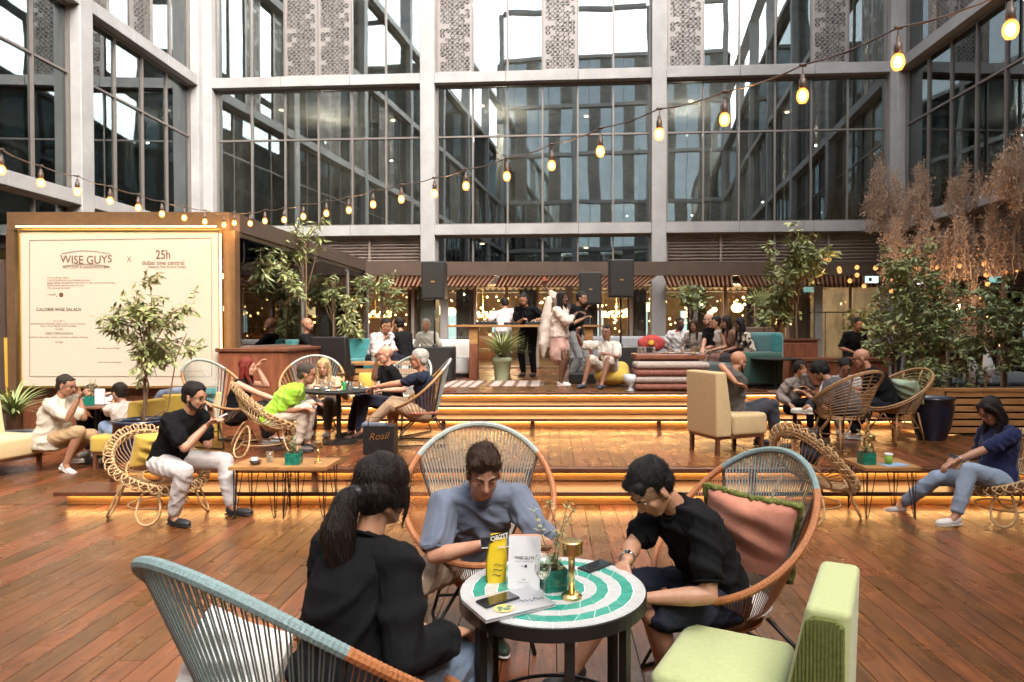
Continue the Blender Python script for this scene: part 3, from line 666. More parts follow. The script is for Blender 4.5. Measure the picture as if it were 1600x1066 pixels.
# ------------------------------------------------------------------ people
V_ = lambda x, y, z: Vector((x, y, z))
def _ico(sub):
    bm = bmesh.new(); bmesh.ops.create_icosphere(bm, subdivisions=sub, radius=1.); v = [x.co.copy() for x in bm.verts]; f = [tuple(q.index for q in p.verts) for p in bm.faces]; bm.free(); return np.array([list(x) for x in v]), f
ICO = {1: _ico(1), 2: _ico(2), 3: _ico(3)}
class Blob:
    """overlapping rounded volumes grown together into ONE continuous skin"""
    def __init__(s, q): s.v = []; s.f = []; s.n = 0; s.q = q
    def raw(s, v, f): s.v.append(v); s.f += [tuple(i + s.n for i in p) for p in f]; s.n += len(v)
    def ell(s, c, r, B=None, sub=2):
        v, f = ICO[sub]; v = v * np.array(r if isinstance(r, (tuple, list)) else (r, r, r))
        if B is not None: v = v @ np.array([list(b) for b in B])
        s.raw(v + np.array(list(c)), f); return s
    def cap(s, a, b, ra, rb, B=None, flat=1.):
        a, b = Vector(a), Vector(b); s.ell(a, ra); s.ell(b, rb); d = b - a
        if d.length < 1e-4: return s
        x, y = frame_of(d); n = 14; vs = []
        for p, r in ((a, ra), (b, rb)):
            for j in range(n):
                t = 2 * PI * j / n; vs.append(list(p + (x * math.cos(t) + y * math.sin(t)) * r * 1.0))
        s.raw(np.array(vs), [(j, (j + 1) % n, n + (j + 1) % n, n + j) for j in range(n)] + [tuple(range(n))[::-1], tuple(range(n, 2 * n))]); return s
    def chain(s, pts, rs):
        for i in range(len(pts) - 1): s.cap(pts[i], pts[i + 1], rs[i], rs[i + 1])
        return s
    def loft(s, secs, n=20, pw=2.3):
        vs = []
        for c, rx, ry, X, Y in secs:
            for j in range(n):
                t = 2 * PI * j / n; cx, sx = math.cos(t), math.sin(t)
                p = Vector(c) + X * (abs(cx) ** (2 / pw) * (1 if cx > 0 else -1) * rx) + Y * (abs(sx) ** (2 / pw) * (1 if sx > 0 else -1) * ry); vs.append(list(p))
        k = len(secs); fs = [(i * n + j, i * n + (j + 1) % n, (i + 1) * n + (j + 1) % n, (i + 1) * n + j) for i in range(k - 1) for j in range(n)]
        fs += [tuple(range(n))[::-1], tuple(range((k - 1) * n, k * n))]; s.raw(np.array(vs), fs); return s
    def build(s, name, m, parent, vox=None, smooth=4, wr=0., wscale=9., fine=0., fscale=60., tg=None, cut=None):
        v = np.concatenate(s.v); inv = np.array(wmat(parent).inverted()); v = v @ inv[:3, :3].T + inv[:3, 3]
        me = bpy.data.meshes.new(name); me.from_pydata(v.tolist(), [], s.f); me.update()
        o = bpy.data.objects.new(name, me); TS.collection.objects.link(o)
        rm = o.modifiers.new('r', 'REMESH'); rm.mode = 'VOXEL'; rm.voxel_size = vox or s.q; rm.adaptivity = 0.
        if smooth: sm = o.modifiers.new('s', 'SMOOTH'); sm.factor = .5; sm.iterations = smooth
        TVL.update(); m2 = bpy.data.meshes.new_from_object(o.evaluated_get(TVL.depsgraph)); TS.collection.objects.unlink(o); COL.objects.link(o)
        o.modifiers.clear(); o.data = m2; bpy.data.meshes.remove(me); m2.name = name
        if wr or fine:
            n = len(m2.vertices); co = np.empty(n * 3, 'f'); m2.vertices.foreach_get('co', co); co = co.reshape(-1, 3)
            no = np.empty(n * 3, 'f'); m2.vertices.foreach_get('normal', no); no = no.reshape(-1, 3); sd_ = random.random() * 50
            if wr:
                # long soft folds: warped sines
                p = co * wscale; q_ = p[:, 0] * .9 + p[:, 1] * .5 + sd_
                def fold(u, f): return (.5 + .5 * np.cos(2 * u)) ** (f * 1.6)
                wA = p[:, 2] * 1.25 + 1.3 * np.sin(q_ * .55) + .6 * np.sin(p[:, 2] * .45 + q_); wB = (p[:, 0] - p[:, 1] * .8) * 1.2 + p[:, 2] * .75 + 1.2 * np.sin(p[:, 2] * .5 + sd_ * 2)
                wC = (p[:, 0] + p[:, 1]) * 1.1 - p[:, 2] * .85 + 1.1 * np.sin(p[:, 2] * .6 + sd_)
                mA = .5 + .5 * np.sin(p[:, 0] * .5 + p[:, 2] * .33 + sd_); mB = .5 + .5 * np.sin(p[:, 1] * .6 - p[:, 2] * .41 + sd_ * 1.7)
                wD = p[:, 2] * 2.6 + p[:, 0] * 1.4 + 1.6 * np.sin(p[:, 1] * .9 + sd_)
                g = .45 * fold(wD, 1.4) * mB + fold(wA, 1.6) * mA * 1.3 + fold(wB, 2.) * mB * 1.4 + fold(wC, 2.) * (1 - mA) * 1.3 - .35
                co = co + no * (g * wr)[:, None]
            if fine:
                p = co * fscale; g = np.sin(p[:, 0] + 2 * np.sin(p[:, 1] * .7 + sd_)) + np.sin(p[:, 1] * 1.1 + 2 * np.sin(p[:, 0] * .5 + p[:, 2] * .15))
                co = co + no * (g * fine)[:, None]
            m2.vertices.foreach_set('co', co.ravel())
        m2.materials.clear(); m2.materials.append(M[m] if isinstance(m, str) else m)
        m2.polygons.foreach_set('use_smooth', [True] * len(m2.polygons)); m2.update()
        o.parent = parent
        return o
def skin_mat(c): 
    n = 'skin_%02d_%02d_%02d' % tuple(int(x * 99) for x in c)
    if n in bpy.data.materials: return bpy.data.materials[n]
    m = mat(n, c, .5, col2=(c[0] * .86, c[1] * .74, c[2] * .70), scale=14, bump=.08, bscale=180)
    b = m.node_tree.nodes['Principled BSDF']; b.inputs['Subsurface Weight'].default_value = .12; b.inputs['Subsurface Radius'].default_value = (.012, .005, .003); b.inputs['Subsurface Scale'].default_value = .6
    return m
def cloth_mat(c, rough=.88):
    n = 'cloth_%03d_%03d_%03d' % tuple(int(x * 999) for x in c)
    return mat(n, c, rough, var=.22, scale=6, bump=.18, bscale=240, sheen=0. if max(c) < .05 else .15, spec=.15)
def hair_mat(c):
    n = 'hair_%03d_%03d_%03d' % tuple(int(x * 999) for x in c)
    return mat(n, c, .5, var=.5, scale=22, stretch=(6, 6, .8), bump=.9, bscale=28, spec=.25)
LIGHT = (.55, .30, .20); TAN = (.46, .25, .15); MID = (.36, .185, .11); DARK = (.13, .062, .038)
def ik(S, T, l1, l2, pole):
    S, T = Vector(S), Vector(T); d = T - S; L = min(d.length, (l1 + l2) * .999); d = unit(d); T = S + d * L
    a = (l1 * l1 - l2 * l2 + L * L) / (2 * L); h = math.sqrt(max(0, l1 * l1 - a * a)); p = Vector(pole); p = p - d * p.dot(d)
    return S + d * a + unit(p) * h, T
def person(label, hip, face, s=1., lean=8, slump=8, side=0, turn=0, head=(0, 0), hands=None, elb=(None, None), feet=None, knee=(None, None),
           skin=TAN, hair=('short', (.02, .014, .01)), top=dict(c=(.02, .02, .02), sl=.45), bot=dict(c=(.05, .06, .09), ln=1.), shoes=(.7, .7, .68), q=0,
           fat=1., beard=None, glasses=False, woman=False, group=None, handdir=(None, None), lipc=None, watch=None, socks=True, curl=.6):
    hip = Vector(hip); a = R(face); F = Vector((math.sin(a), -math.cos(a), 0)); RT = F.cross(Vector((0, 0, 1))); UZ = Vector((0, 0, 1))
    t = thing('person', label, 'person', (hip.x, hip.y, 0), 0, group)
    v0 = {0: .014, 1: .009, 2: .0048}[q] * s; B_ = lambda: Blob(v0)
    L = lambda r, f, z: hip + RT * r + F * f + UZ * (z - hip.z)
    # spine
    def lean_dir(deg, sd=0): return (UZ * math.cos(R(deg)) + F * math.sin(R(deg)) + RT * math.sin(R(sd))).normalized()
    u1 = lean_dir(lean, side); u2 = lean_dir(lean + slump, side); u3 = lean_dir(lean + slump * 1.6, side)
    waist = hip + u1 * .17 * s; chest = waist + u2 * .17 * s; neck0 = chest + u3 * .155 * s
    ct, st = math.cos(R(turn)), math.sin(R(turn)); RT2 = RT * ct + F * st; F2 = UZ.cross(RT2)
    RC = (RT2 - u3 * RT2.dot(u3)).normalized(); FC = u3.cross(RC).normalized()
    RH = (RT - u1 * RT.dot(u1)).normalized(); FH = u1.cross(RH).normalized()
    sw = (.158 if woman else .176) * s; shn = {}
    for k, sg in ((0, -1), (1, 1)): shn[k] = neck0 + RC * sg * sw - u3 * .045 * s - FC * .0
    # head
    hy, hp = head[0], head[1]; hr = head[2] if len(head) > 2 else 0
    ay = a + R(turn) * 1.0 + R(hy); HF0 = Vector((math.sin(ay), -math.cos(ay), 0)); HR = HF0.cross(UZ)
    HF = (HF0 * math.cos(R(hp)) - UZ * math.sin(R(hp))).normalized(); HU = HR.cross(HF).normalized()
    if hr: HU2 = HU * math.cos(R(hr)) + HR * math.sin(R(hr)); HR = HR * math.cos(R(hr)) - HU * math.sin(R(hr)); HU = HU2
    nb = neck0 + u3 * .005 * s + FC * .0
    ntop = nb + (u3 * .55 + HU * .6).normalized() * .085 * s + FC * .012 * s
    hc = ntop + HU * .075 * s + HF * .022 * s
    k = s * (0.97 if woman else 1.02)
    HB = (HR, HF, HU)
    def hp_(r, f, u): return hc + (HR * r + HF * f + HU * u) * k
    l1, l2 = .285 * s, .255 * s
    el, wr_ = {}, {}
    for i, sg in ((0, -1), (1, 1)):
        tg_ = hands[i] if hands and hands[i] is not None else (sg * .2, .28, hip.z + .12)
        T = L(*tg_) if not isinstance(tg_, Vector) else tg_
        pole = elb[i] if elb[i] is not None else (sg * .5, -.45, -1.)
        el[i], wr_[i] = ik(shn[i], T, l1, l2, RT * pole[0] + F * pole[1] + UZ * pole[2])
    kn, an, ft = {}, {}, {}
    t1, t2 = .43 * s, .42 * s
    for i, sg in ((0, -1), (1, 1)):
        hj = hip + RH * sg * .088 * s
        f_ = feet[i] if feet and feet[i] is not None else (sg * .14, .42, hip.z - .45)
        base = L(*f_[:3]) if not isinstance(f_, Vector) else f_
        fd = f_[3] if (not isinstance(f_, Vector) and len(f_) > 3) else 0
        pit = f_[4] if (not isinstance(f_, Vector) and len(f_) > 4) else 0
        fa = a + R(fd); FD = Vector((math.sin(fa), -math.cos(fa), 0)); FD = (FD * math.cos(R(pit)) - UZ * math.sin(R(pit))).normalized()
        FU = (UZ - FD * UZ.dot(FD)).normalized()
        ankle = base + FU * .085 * s
        pole = knee[i] if knee[i] is not None else (sg * .12, 1., .9)
        kn[i], an[i] = ik(hj, ankle, t1, t2, RT * pole[0] + F * pole[1] + UZ * pole[2]); ft[i] = (FD, FU)
        an[i] = Vector(an[i])
    def torso(b, e, low=-.07, belly=1., wf=1.):
        m1 = hip.lerp(waist, .55); m2 = waist.lerp(chest, .5); up = chest.lerp(neck0, .45)
        lo = hip + u1 * low * s; gw = 1 + (fat - 1) * .8
        wv = (.88 if woman else 1.) * gw
        b.loft([(lo, .150 * s * gw + e, .106 * s * fat + e, RH, FH), (hip, .158 * s * gw + e, .112 * s * fat + e, RH, FH), (m1, .144 * s * gw + e * 1.3, .106 * s * fat + e, RH, FH),
                (waist + FH * .012 * (fat - 1) * 5, .134 * s * wv + e * 1.3, .098 * s * fat * belly + e, RH, FH), (m2, .143 * s * wv + e, .104 * s * fat + e, RC, FC),
                (chest + FC * (.012 if woman else .004), .156 * s * fw_ + e, .114 * s * fat + e, RC, FC), (up, .165 * s * fw_ + e, .098 * s + e, RC, FC), (neck0 - u3 * .03 * s, .135 * s * fw_ + e, .072 * s + e * .8, RC, FC), (neck0 + u3 * .012 * s, .060 * s + e * .3, .056 * s + e * .3, RC, FC)])
    fw_ = .92 if woman else 1.
    # ---------------- body
    b = B_(); fx = fat; fw = (.93 if woman else 1.)
    torso(b, -.012 * s); b.cap(shn[0] + RC * .05 * s, shn[1] - RC * .05 * s, .052 * s, .052 * s)
    b.cap(nb - u3 * .02 * s, ntop + HU * .01, .056 * s * fw, .050 * s * fw)
    for i in (0, 1):
        m_ = shn[i].lerp(el[i], .35); b.chain([shn[i], m_, el[i]], [.050 * s * fw, .046 * s * fw, .036 * s]); m_ = el[i].lerp(wr_[i], .3); b.chain([el[i], m_, wr_[i]], [.037 * s, .041 * s * fw, .0245 * s])
        hj = hip + RH * (1 if i else -1) * .088 * s
        b.chain([hj, hj.lerp(kn[i], .35), kn[i]], [.088 * s, .08 * s, .054 * s]); b.chain([kn[i], kn[i].lerp(an[i], .33) - ft[i][0] * .012, an[i]], [.052 * s, .056 * s, .034 * s])
        FD, FU = ft[i]; b.chain([an[i], an[i] - FU * .045 * s + FD * .05 * s, an[i] - FU * .06 * s + FD * .15 * s], [.035 * s, .032 * s, .022 * s])
        # hand
        d = unit(wr_[i] - el[i]) if handdir[i] is None else unit(RT * handdir[i][0] + F * handdir[i][1] + UZ * handdir[i][2])
        W0 = wr_[i] + unit(wr_[i] - el[i]) * .012 * s
        outw = RT * (1 if i else -1)
        nrm = UZ - d * UZ.dot(d)
        nrm = outw if nrm.length < .3 else unit(nrm)                 # back of the hand
        lat = unit(d.cross(nrm)) * (1 if i else -1)                   # towards thumb = -lat for right?
        th_ = -lat if i else -lat
        pc = W0 + d * .045 * s
        b.ell(pc, (.040 * s, .048 * s, .0165 * s), (lat, d, nrm))
        if q == 0: b.chain([pc + d * .03 * s, pc + d * .075 * s - nrm * .02 * s], [.022 * s, .014 * s]); b.cap(pc - d * .01 + th_ * .03 * s, pc + d * .04 * s + th_ * .045 * s, .012 * s, .009 * s)
        else:
            for j in range(4):
                off = (j - 1.5) * .0205 * s; ln = (.040, .046, .043, .034)[j if th_.dot(lat) < 0 else 3 - j] * s
                p0 = pc + d * .036 * s + lat * off; cu = curl * (.9 + .12 * j)
                d1 = unit(d * math.cos(cu * .6) - nrm * math.sin(cu * .6)); d2 = unit(d * math.cos(cu * 1.4) - nrm * math.sin(cu * 1.4)); d3 = unit(d * math.cos(cu * 2.) - nrm * math.sin(cu * 2.))
                p1 = p0 + d1 * ln; p2 = p1 + d2 * ln * .62; p3 = p2 + d3 * ln * .5
                r0 = .0092 * s if j < 3 else .0085 * s
                b.chain([p0 - d * .01 * s, p1, p2, p3], [r0 * 1.08, r0, r0 * .92, r0 * .8])
            q0 = pc - d * .022 * s + th_ * .024 * s; q1 = q0 + unit(d * .55 + th_ * .6 - nrm * .35) * .045 * s; q2 = q1 + unit(d * .95 + th_ * .1 - nrm * .35) * .032 * s
            b.chain([q0, q1, q2], [.0135 * s, .0105 * s, .0085 * s])
    # head volumes
    b.ell(hp_(0, -.008, .035), (.074 * k, .094 * k, .086 * k), HB, 3).ell(hp_(0, .020, -.03), (.059 * k, .068 * k, .084 * k), HB, 3)
    b.ell(hp_(0, .052, -.088), (.027 * k, .026 * k, .022 * k), HB)
    for sg in (-1, 1):
        b.cap(hp_(sg * .050, -.01, -.052), hp_(sg * .022, .052, -.086), .020 * k, .018 * k)
        b.ell(hp_(sg * .040, .055, -.022), (.019 * k, .018 * k, .022 * k), HB)
        b.ell(hp_(sg * .075, -.008, -.012), (.009 * k, .018 * k, .031 * k), (unit(HR * 1 + HF * .3 * -sg), unit(HF - HR * .3 * -sg), HU))
    b.cap(hp_(-.034, .076, .028), hp_(.034, .076, .028), .0115 * k, .0115 * k)
    b.cap(hp_(0, .082, .020), hp_(0, .101, -.022), .0085 * k, .0115 * k).ell(hp_(0, .092, -.028), (.0165 * k, .012 * k, .009 * k), HB)
    b.cap(hp_(-.018, .077, -.053), hp_(.018, .077, -.053), .0085 * k, .0085 * k).cap(hp_(-.012, .076, -.064), hp_(.012, .076, -.064), .0085 * k, .0085 * k)
    if q == 0: b.q = .0115 * s
    b.build('body', skin_mat(skin), t, smooth=2 if q < 2 else 3)
    # ---------------- face
    if q:
        dk = mat('eye_dark', (.02, .012, .01), .25); wh = mat('eye_white', (.62, .58, .55), .3)
        for sg in (-1, 1):
            if q == 2:
                MB().ball((0, 0, 0), 1, 12, 8)
                e = Blob(.0025); e.ell(hp_(sg * .031, .0765, .006), (.0125 * k, .007 * k, .0048 * k), HB); e.build('eye', wh, t, smooth=1)
                e = Blob(.002); e.ell(hp_(sg * .031, .0825, .0045), (.0058 * k, .0028 * k, .0048 * k), HB); e.build('iris', dk, t, smooth=1)
                e = Blob(.003); e.chain([hp_(sg * .017, .080, .009), hp_(sg * .031, .084, .0125), hp_(sg * .045, .077, .009)], [.0036 * k, .0048 * k, .0034 * k]); e.build('eyelid', skin_mat(tuple(x * .8 for x in skin)), t, smooth=1)
            else:
                e = Blob(.004); e.ell(hp_(sg * .031, .079, .006), (.014 * k, .006 * k, .0055 * k), HB); e.build('eye', dk, t, smooth=1)
            e = Blob(.003 if q == 2 else .005); e.cap(hp_(sg * .016, .0885, .029), hp_(sg * .036, .085, .034), .0042 * k, .004 * k).cap(hp_(sg * .036, .085, .034), hp_(sg * .050, .073, .028), .004 * k, .0022 * k)
            hcol = hair[1] if hair[0] != 'bald' else (.03, .02, .014)
            e.build('eyebrow', hair_mat(tuple(x * .9 for x in hcol)), t, smooth=1)
        lip = lipc or (skin[0] * .86, skin[1] * .58, skin[2] * .60)
        e = Blob(.003 if q == 2 else .005); e.cap(hp_(-.019, .0815, -.0535), hp_(.019, .0815, -.0535), .0042 * k, .0042 * k).cap(hp_(-.012, .0815, -.0625), hp_(.012, .0815, -.0625), .005 * k, .005 * k); e.build('lips', skin_mat(lip), t, smooth=1)
    # ---------------- hair
    hs_, hc_ = hair; hm = hair_mat(hc_); hv = {0: .012, 1: .008, 2: .0042}[q]
    h = Blob(hv)
    if hs_ in ('short', 'quiff', 'side', 'long', 'ponytail', 'bun', 'bob', 'crop'):
        up = .006 if hs_ == 'crop' else .013
        h.ell(hp_(0, -.026, .054), ((.0745 + up * .5) * k, (.090 + up) * k, (.076 + up) * k), HB, 3)
        h.ell(hp_(0, -.052, .0), ((.070 + up * .5) * k, (.052 + up) * k, .070 * k), HB)
        for sg in (-1, 1): h.ell(hp_(sg * .062, .000, .040), (.015 * k, .034 * k, .034 * k), HB)
        if hs_ == 'quiff':
            h.cap(hp_(-.045, .055, .092), hp_(.048, .055, .096), .028 * k, .028 * k); h.cap(hp_(-.055, .035, .07), hp_(.055, .035, .07), .022 * k, .022 * k); h.ell(hp_(.0, .01, .112), (.062 * k, .075 * k, .028 * k), HB)
        if hs_ == 'side': h.cap(hp_(-.045, .052, .086), hp_(.045, .052, .086), .022 * k, .022 * k)
        if hs_ in ('short', 'crop'): h.cap(hp_(-.035, .050, .088), hp_(.035, .050, .088), .016 * k, .016 * k)
    if hs_ == 'kid':
        h.ell(hp_(0, -.01, .045), (.094 * k, .106 * k, .092 * k), HB, 3).ell(hp_(0, -.05, -.0), (.086 * k, .066 * k, .078 * k), HB)
        h.chain([hp_(-.05, .07, .045), hp_(0, .085, .05), hp_(.05, .07, .045)], [.024 * k] * 3)
        for sg in (-1, 1): h.ell(hp_(sg * .078, .0, .015), (.018 * k, .04 * k, .045 * k), HB)
    if hs_ in ('long', 'bob'):
        h.ell(hp_(0, -.02, .05), (.088 * k, .10 * k, .094 * k), HB, 3)
        drop = .20 if hs_ == 'bob' else .36
        back = hp_(0, -.075, .0)
        for r in (-.06, -.03, 0, .03, .06):
            p0 = hp_(r, -.065 + abs(r) * .3, .02); p1 = p0 - HU * .10 * k - F2 * .01; p2 = p1 - UZ * drop * .5 * s - F2 * .015; p3 = p1 - UZ * drop * s
            h.chain([p0, p1, p2, p3], [.036 * k, .038 * k, .032 * k, .014 * k])
        for sg in (-1, 1):
            p0 = hp_(sg * .058, .045, .085); p1 = hp_(sg * .083, .015, .02); p2 = hp_(sg * .080, .010, -.08); p3 = p2 - UZ * drop * .55 * s + F2 * .03
            h.chain([p0, p1, p2, p3], [.022 * k, .027 * k, .030 * k, .012 * k])
    if hs_ == 'ponytail':
        p0 = hp_(0, -.11, -.005); p1 = hp_(.0, -.15, -.04); h.cap(hp_(0, -.08, .02), p0, .05 * k, .024 * k)
        h.chain([p0, p1, p1 - HU * .10 * k - F2 * .01, p1 - UZ * .20 * s - F2 * .01, p1 - UZ * .27 * s], [.028 * k, .046 * k, .058 * k, .052 * k, .014 * k])
        h.ell(hp_(0, -.02, .05), (.090 * k, .104 * k, .094 * k), HB, 3).ell(hp_(0, -.05, .0), (.088 * k, .075 * k, .085 * k), HB, 3)
        for sg in (-1, 1): h.ell(hp_(sg * .070, .012, .0), (.018 * k, .045 * k, .052 * k), HB, 3); h.chain([hp_(sg * .074, .045, .02), hp_(sg * .080, .048, -.05), hp_(sg * .072, .05, -.11)], [.009, .006, .003])
    if hs_ == 'bun': h.ell(hp_(0, -.12, .03), (.045 * k, .04 * k, .045 * k), HB)
    if hs_ != 'bald': 
        ho = h.build('hair', hm, t, smooth=2, fine=.0026 if q else .003, fscale=70 if q == 2 else 50)
        if q:
            rs = random.Random(3); ps = ho.data.polygons; st = MB(); W_ = (.0022 if q == 2 else .004) * s; tie = hp_(0, -.115, -.008); tl = t.location
            lnn = {'long': .07, 'bob': .06, 'ponytail': .05, 'quiff': .034, 'side': .030, 'short': .020, 'crop': .009, 'kid': .035, 'bun': .03}[hs_]
            for _ in range(2600 if q == 2 else 500):
                pl_ = ps[rs.randrange(len(ps))]; c_ = pl_.center + tl; n_ = pl_.normal; rel = c_ - hc
                if hs_ == 'ponytail': fl = (tie - c_) if rel.dot(HF) > -.10 * k else V_(0, 0, -1)
                elif hs_ == 'quiff' and n_.dot(HU) > .1 and rel.dot(HF) > -.02: fl = HU * .5 - HF * .7 + HR * .35
                elif hs_ in ('long', 'bob'): fl = V_(0, 0, -1) + HF * -.1
                else: fl = HF * (1. if n_.dot(HU) > .3 else -.2) - HU * (.9 if n_.dot(HU) < .5 else .1) + HR * (.5 if hs_ in ('quiff', 'side') else 0)
                fl = fl - n_ * fl.dot(n_); fl = unit(fl + V_(rs.gauss(0, .18), rs.gauss(0, .18), rs.gauss(0, .18))); L_ = lnn * rs.uniform(.5, 1.2); sd2 = fl.cross(n_)
                lift = {'short': .25, 'crop': .3, 'quiff': .22, 'side': .2, 'kid': .1}.get(hs_, .015)
                a_ = c_ - n_ * .001; b_ = a_ + fl * L_ * .5 + n_ * L_ * lift * .7; e_ = a_ + fl * L_ + n_ * L_ * lift * .8
                st.add([a_ - sd2 * W_ / 2, a_ + sd2 * W_ / 2, b_ + sd2 * W_ / 2, b_ - sd2 * W_ / 2, e_], [(0, 1, 2, 3), (3, 2, 4)])
            st.build('hair_strands', hm, t, kind='stuff')
        if hs_ == 'ponytail' and q == 2: hh = Blob(.004); hh.cap(hp_(-.012, -.119, -.008), hp_(.012, -.119, -.008), .027, .027); hh.build('hair_tie', 'blackplastic', t, smooth=1)
    if hs_ == 'fringe': pass
    if beard:
        h = Blob(max(hv * .8, .004)); 
        for sg in (-1, 1): h.chain([hp_(sg * .068, .0, -.02), hp_(sg * .057, .018, -.062), hp_(sg * .024, .060, -.090)], [.009 * k, .014 * k, .016 * k]); h.cap(hp_(sg * .020, .086, -.046), hp_(sg * .026, .078, -.07), .006 * k, .007 * k)
        h.cap(hp_(-.018, .066, -.094), hp_(.018, .066, -.094), .016 * k, .016 * k).cap(hp_(-.017, .089, -.043), hp_(.017, .089, -.043), .0045 * k, .0045 * k)
        h.build('beard', hair_mat(beard), t, smooth=1, fine=.001, fscale=120)
    if glasses:
        g = MB(); 
        for sg in (-1, 1):
            g.tube([hp_(sg * .033 + .024 * math.cos(x * PI / 6), .097 - .008 * abs(math.cos(x * PI / 6)), .004 + .018 * math.sin(x * PI / 6)) for x in range(12)], .0016 * k if glasses == 'thin' else .0028 * k, 4, closed=True)
            g.tube([hp_(sg * .057, .093, .01), hp_(sg * .078, .0, .012)], .002 * k, 4)
        g.tube([hp_(-.009, .099, .008), hp_(.009, .099, .008)], .002 * k, 4); g.build('glasses', 'blackplastic', t)
    # ---------------- clothes
    if top:
        c = Blob(v0); e = top.get('e', .017) * s; fb_ = fat
        torso(c, e * .75, low=-.10 if top.get('hem') else top.get('low', -.03))
        c.cap(shn[0] + RC * .055 * s, shn[1] - RC * .055 * s, .056 * s + e * .6, .056 * s + e * .6)
        c.cap(nb - u3 * .055 * s - FC * .005, nb - u3 * .004, .075 * s, .060 * s)
        slv = top.get('sl', .45); wide = top.get('w', 1.)
        for i in (0, 1):
            if slv <= 0: continue
            if slv <= 1:
                ee = shn[i].lerp(el[i], slv * 1.35 if slv < .7 else 1); c.chain([shn[i], shn[i].lerp(ee, .5), ee], [.050 * s * fw + e * .7, (.047 * s * fw + e * .7) * wide, (.043 * s * fw + e * .8) * wide])
            else:
                ee = el[i].lerp(wr_[i], min(1, slv - 1)); c.chain([shn[i], shn[i].lerp(el[i], .5), el[i], el[i].lerp(ee, .5), ee], [.054 * s + e * .8, .05 * s * wide + e * .8, .042 * s * wide + e * .8, .042 * s * wide + e * .7, .032 * s * wide + e * .7])
        if top.get('hem'): # loose shirt tail
            c.ell(hip - u1 * .05 * s - FH * .02, (.165 * s + e, .12 * s * fb_ + e, .10 * s), (RH, FH, u1), 3)
        if top.get('hood'): c.chain([neck0 - FC * .07 + RC * .07 * s, neck0 - FC * .10, neck0 - FC * .07 - RC * .07 * s], [.035, .045, .035])
        if top.get('collar'): c.chain([nb + RC * .055 * s + FC * .03, nb - FC * .05 + u3 * .02, nb - RC * .055 * s + FC * .03], [.012, .014, .012])
        c.build('shirt', cloth_mat(top['c']), t, smooth=3, wr=(.0115 if q == 2 else .0085 if q else .007) * s * top.get('wr', 1.), wscale=19)
        if q == 2:
            cm_ = cloth_mat(tuple(x * .8 for x in top['c'])); cn = nb + u3 * .008 * s + FC * .006
            MB().tube([cn + RC * .067 * s * math.cos(j * PI / 16) + FC * .066 * s * math.sin(j * PI / 16) - u3 * (.018 * s * math.sin(j * PI / 16)) for j in range(32)], .0065, 6, closed=True).build('collar', cm_, t, smooth=True)
            for i in (0, 1):
                if .3 < slv <= 1:
                    ee = shn[i].lerp(el[i], slv * 1.35 if slv < .7 else 1); dd_ = unit(el[i] - shn[i]); x_, y_ = frame_of(dd_); rr_ = (.043 * s * fw + e * .8) * wide + .002; ce = ee + dd_ * rr_ * .55
                    MB().tube([ce + (x_ * math.cos(j * PI / 14) + y_ * math.sin(j * PI / 14)) * rr_ * .86 for j in range(28)], .0055, 5, closed=True).build('sleeve_hem', cm_, t, smooth=True)
        if top.get('print'):
            MB().ball(chest + FC * (.104 * s * fb_ + e + .0) + u3 * .0, .045 * s, 10, 6).build('shirt_print', mat('print_%d' % int(top['print'][0] * 99), top['print'], .8), t)
    if bot:
        c = Blob(v0); e = bot.get('e', .016) * s; ln = bot['ln']
        c.ell(hip - u1 * .015 * s, (.157 * s + e * .4, .108 * s * fat + e * .6, .105 * s), (RH, FH, u1), 3)
        for i in (0, 1):
            hj = hip + RH * (1 if i else -1) * .088 * s; w_ = bot.get('w', 1.)
            if ln <= 1: ke = hj.lerp(kn[i], ln * .98 if ln < 1 else 1); c.chain([hj, hj.lerp(ke, .5), ke], [.088 * s + e, (.079 * s + e), (.062 * s + e) * w_])
            else:
                ke = kn[i].lerp(an[i], ln - 1); c.chain([hj, hj.lerp(kn[i], .4), kn[i]], [.088 * s + e, .080 * s + e, .057 * s + e]); c.chain([kn[i], kn[i].lerp(ke, .4), ke], [.056 * s + e * .9, (.056 * s + e * .8) * w_, (.042 * s + e * .8) * w_])
        if bot.get('skirt'):
            c.ell(hip - UZ * .06, (.18 * s, .15 * s, .16 * s), None, 3)
        c.build(bot.get('name', 'trousers' if ln > 1.2 else 'shorts'), cloth_mat(bot['c']), t, smooth=3, wr=.0045 * s, wscale=22)
    if shoes:
        for i in (0, 1):
            FD, FU = ft[i]; c = Blob(max(.0055, v0 * .8)); A_ = an[i]; so = A_ - FU * .068 * s
            LX = FD.cross(FU)
            c.ell(A_ - FU * .03 * s - FD * .012 * s, (.038 * s, .045 * s, .042 * s), (LX, FD, FU)).ell(so + FD * .12 * s + FU * .018 * s, (.043 * s, .078 * s, .036 * s), (LX, FD, FU))
            c.chain([A_ - FU * .045 * s, so + FD * .10 * s + FU * .025 * s], [.036 * s, .030 * s])
            c.build('shoe', mat('shoe_%02d%02d%02d' % tuple(int(x * 99) for x in shoes), shoes, .55, var=.15, bump=.1), t, smooth=2)
            sb = Blob(.007); sb.ell(so - FD * .02 * s - FU * .002, (.037 * s, .05 * s, .014 * s), (LX, FD, FU)).ell(so + FD * .115 * s - FU * .002, (.044 * s, .088 * s, .014 * s), (LX, FD, FU)).ell(so + FD * .04 * s - FU * .002, (.036 * s, .08 * s, .013 * s), (LX, FD, FU))
            if q or max(shoes) < .1: sb.build('shoe_sole', mat('sole_white', (.62, .6, .56), .6) if max(shoes) > .2 or shoes == (.03, .05, .035) else 'blackplastic', t, smooth=1)
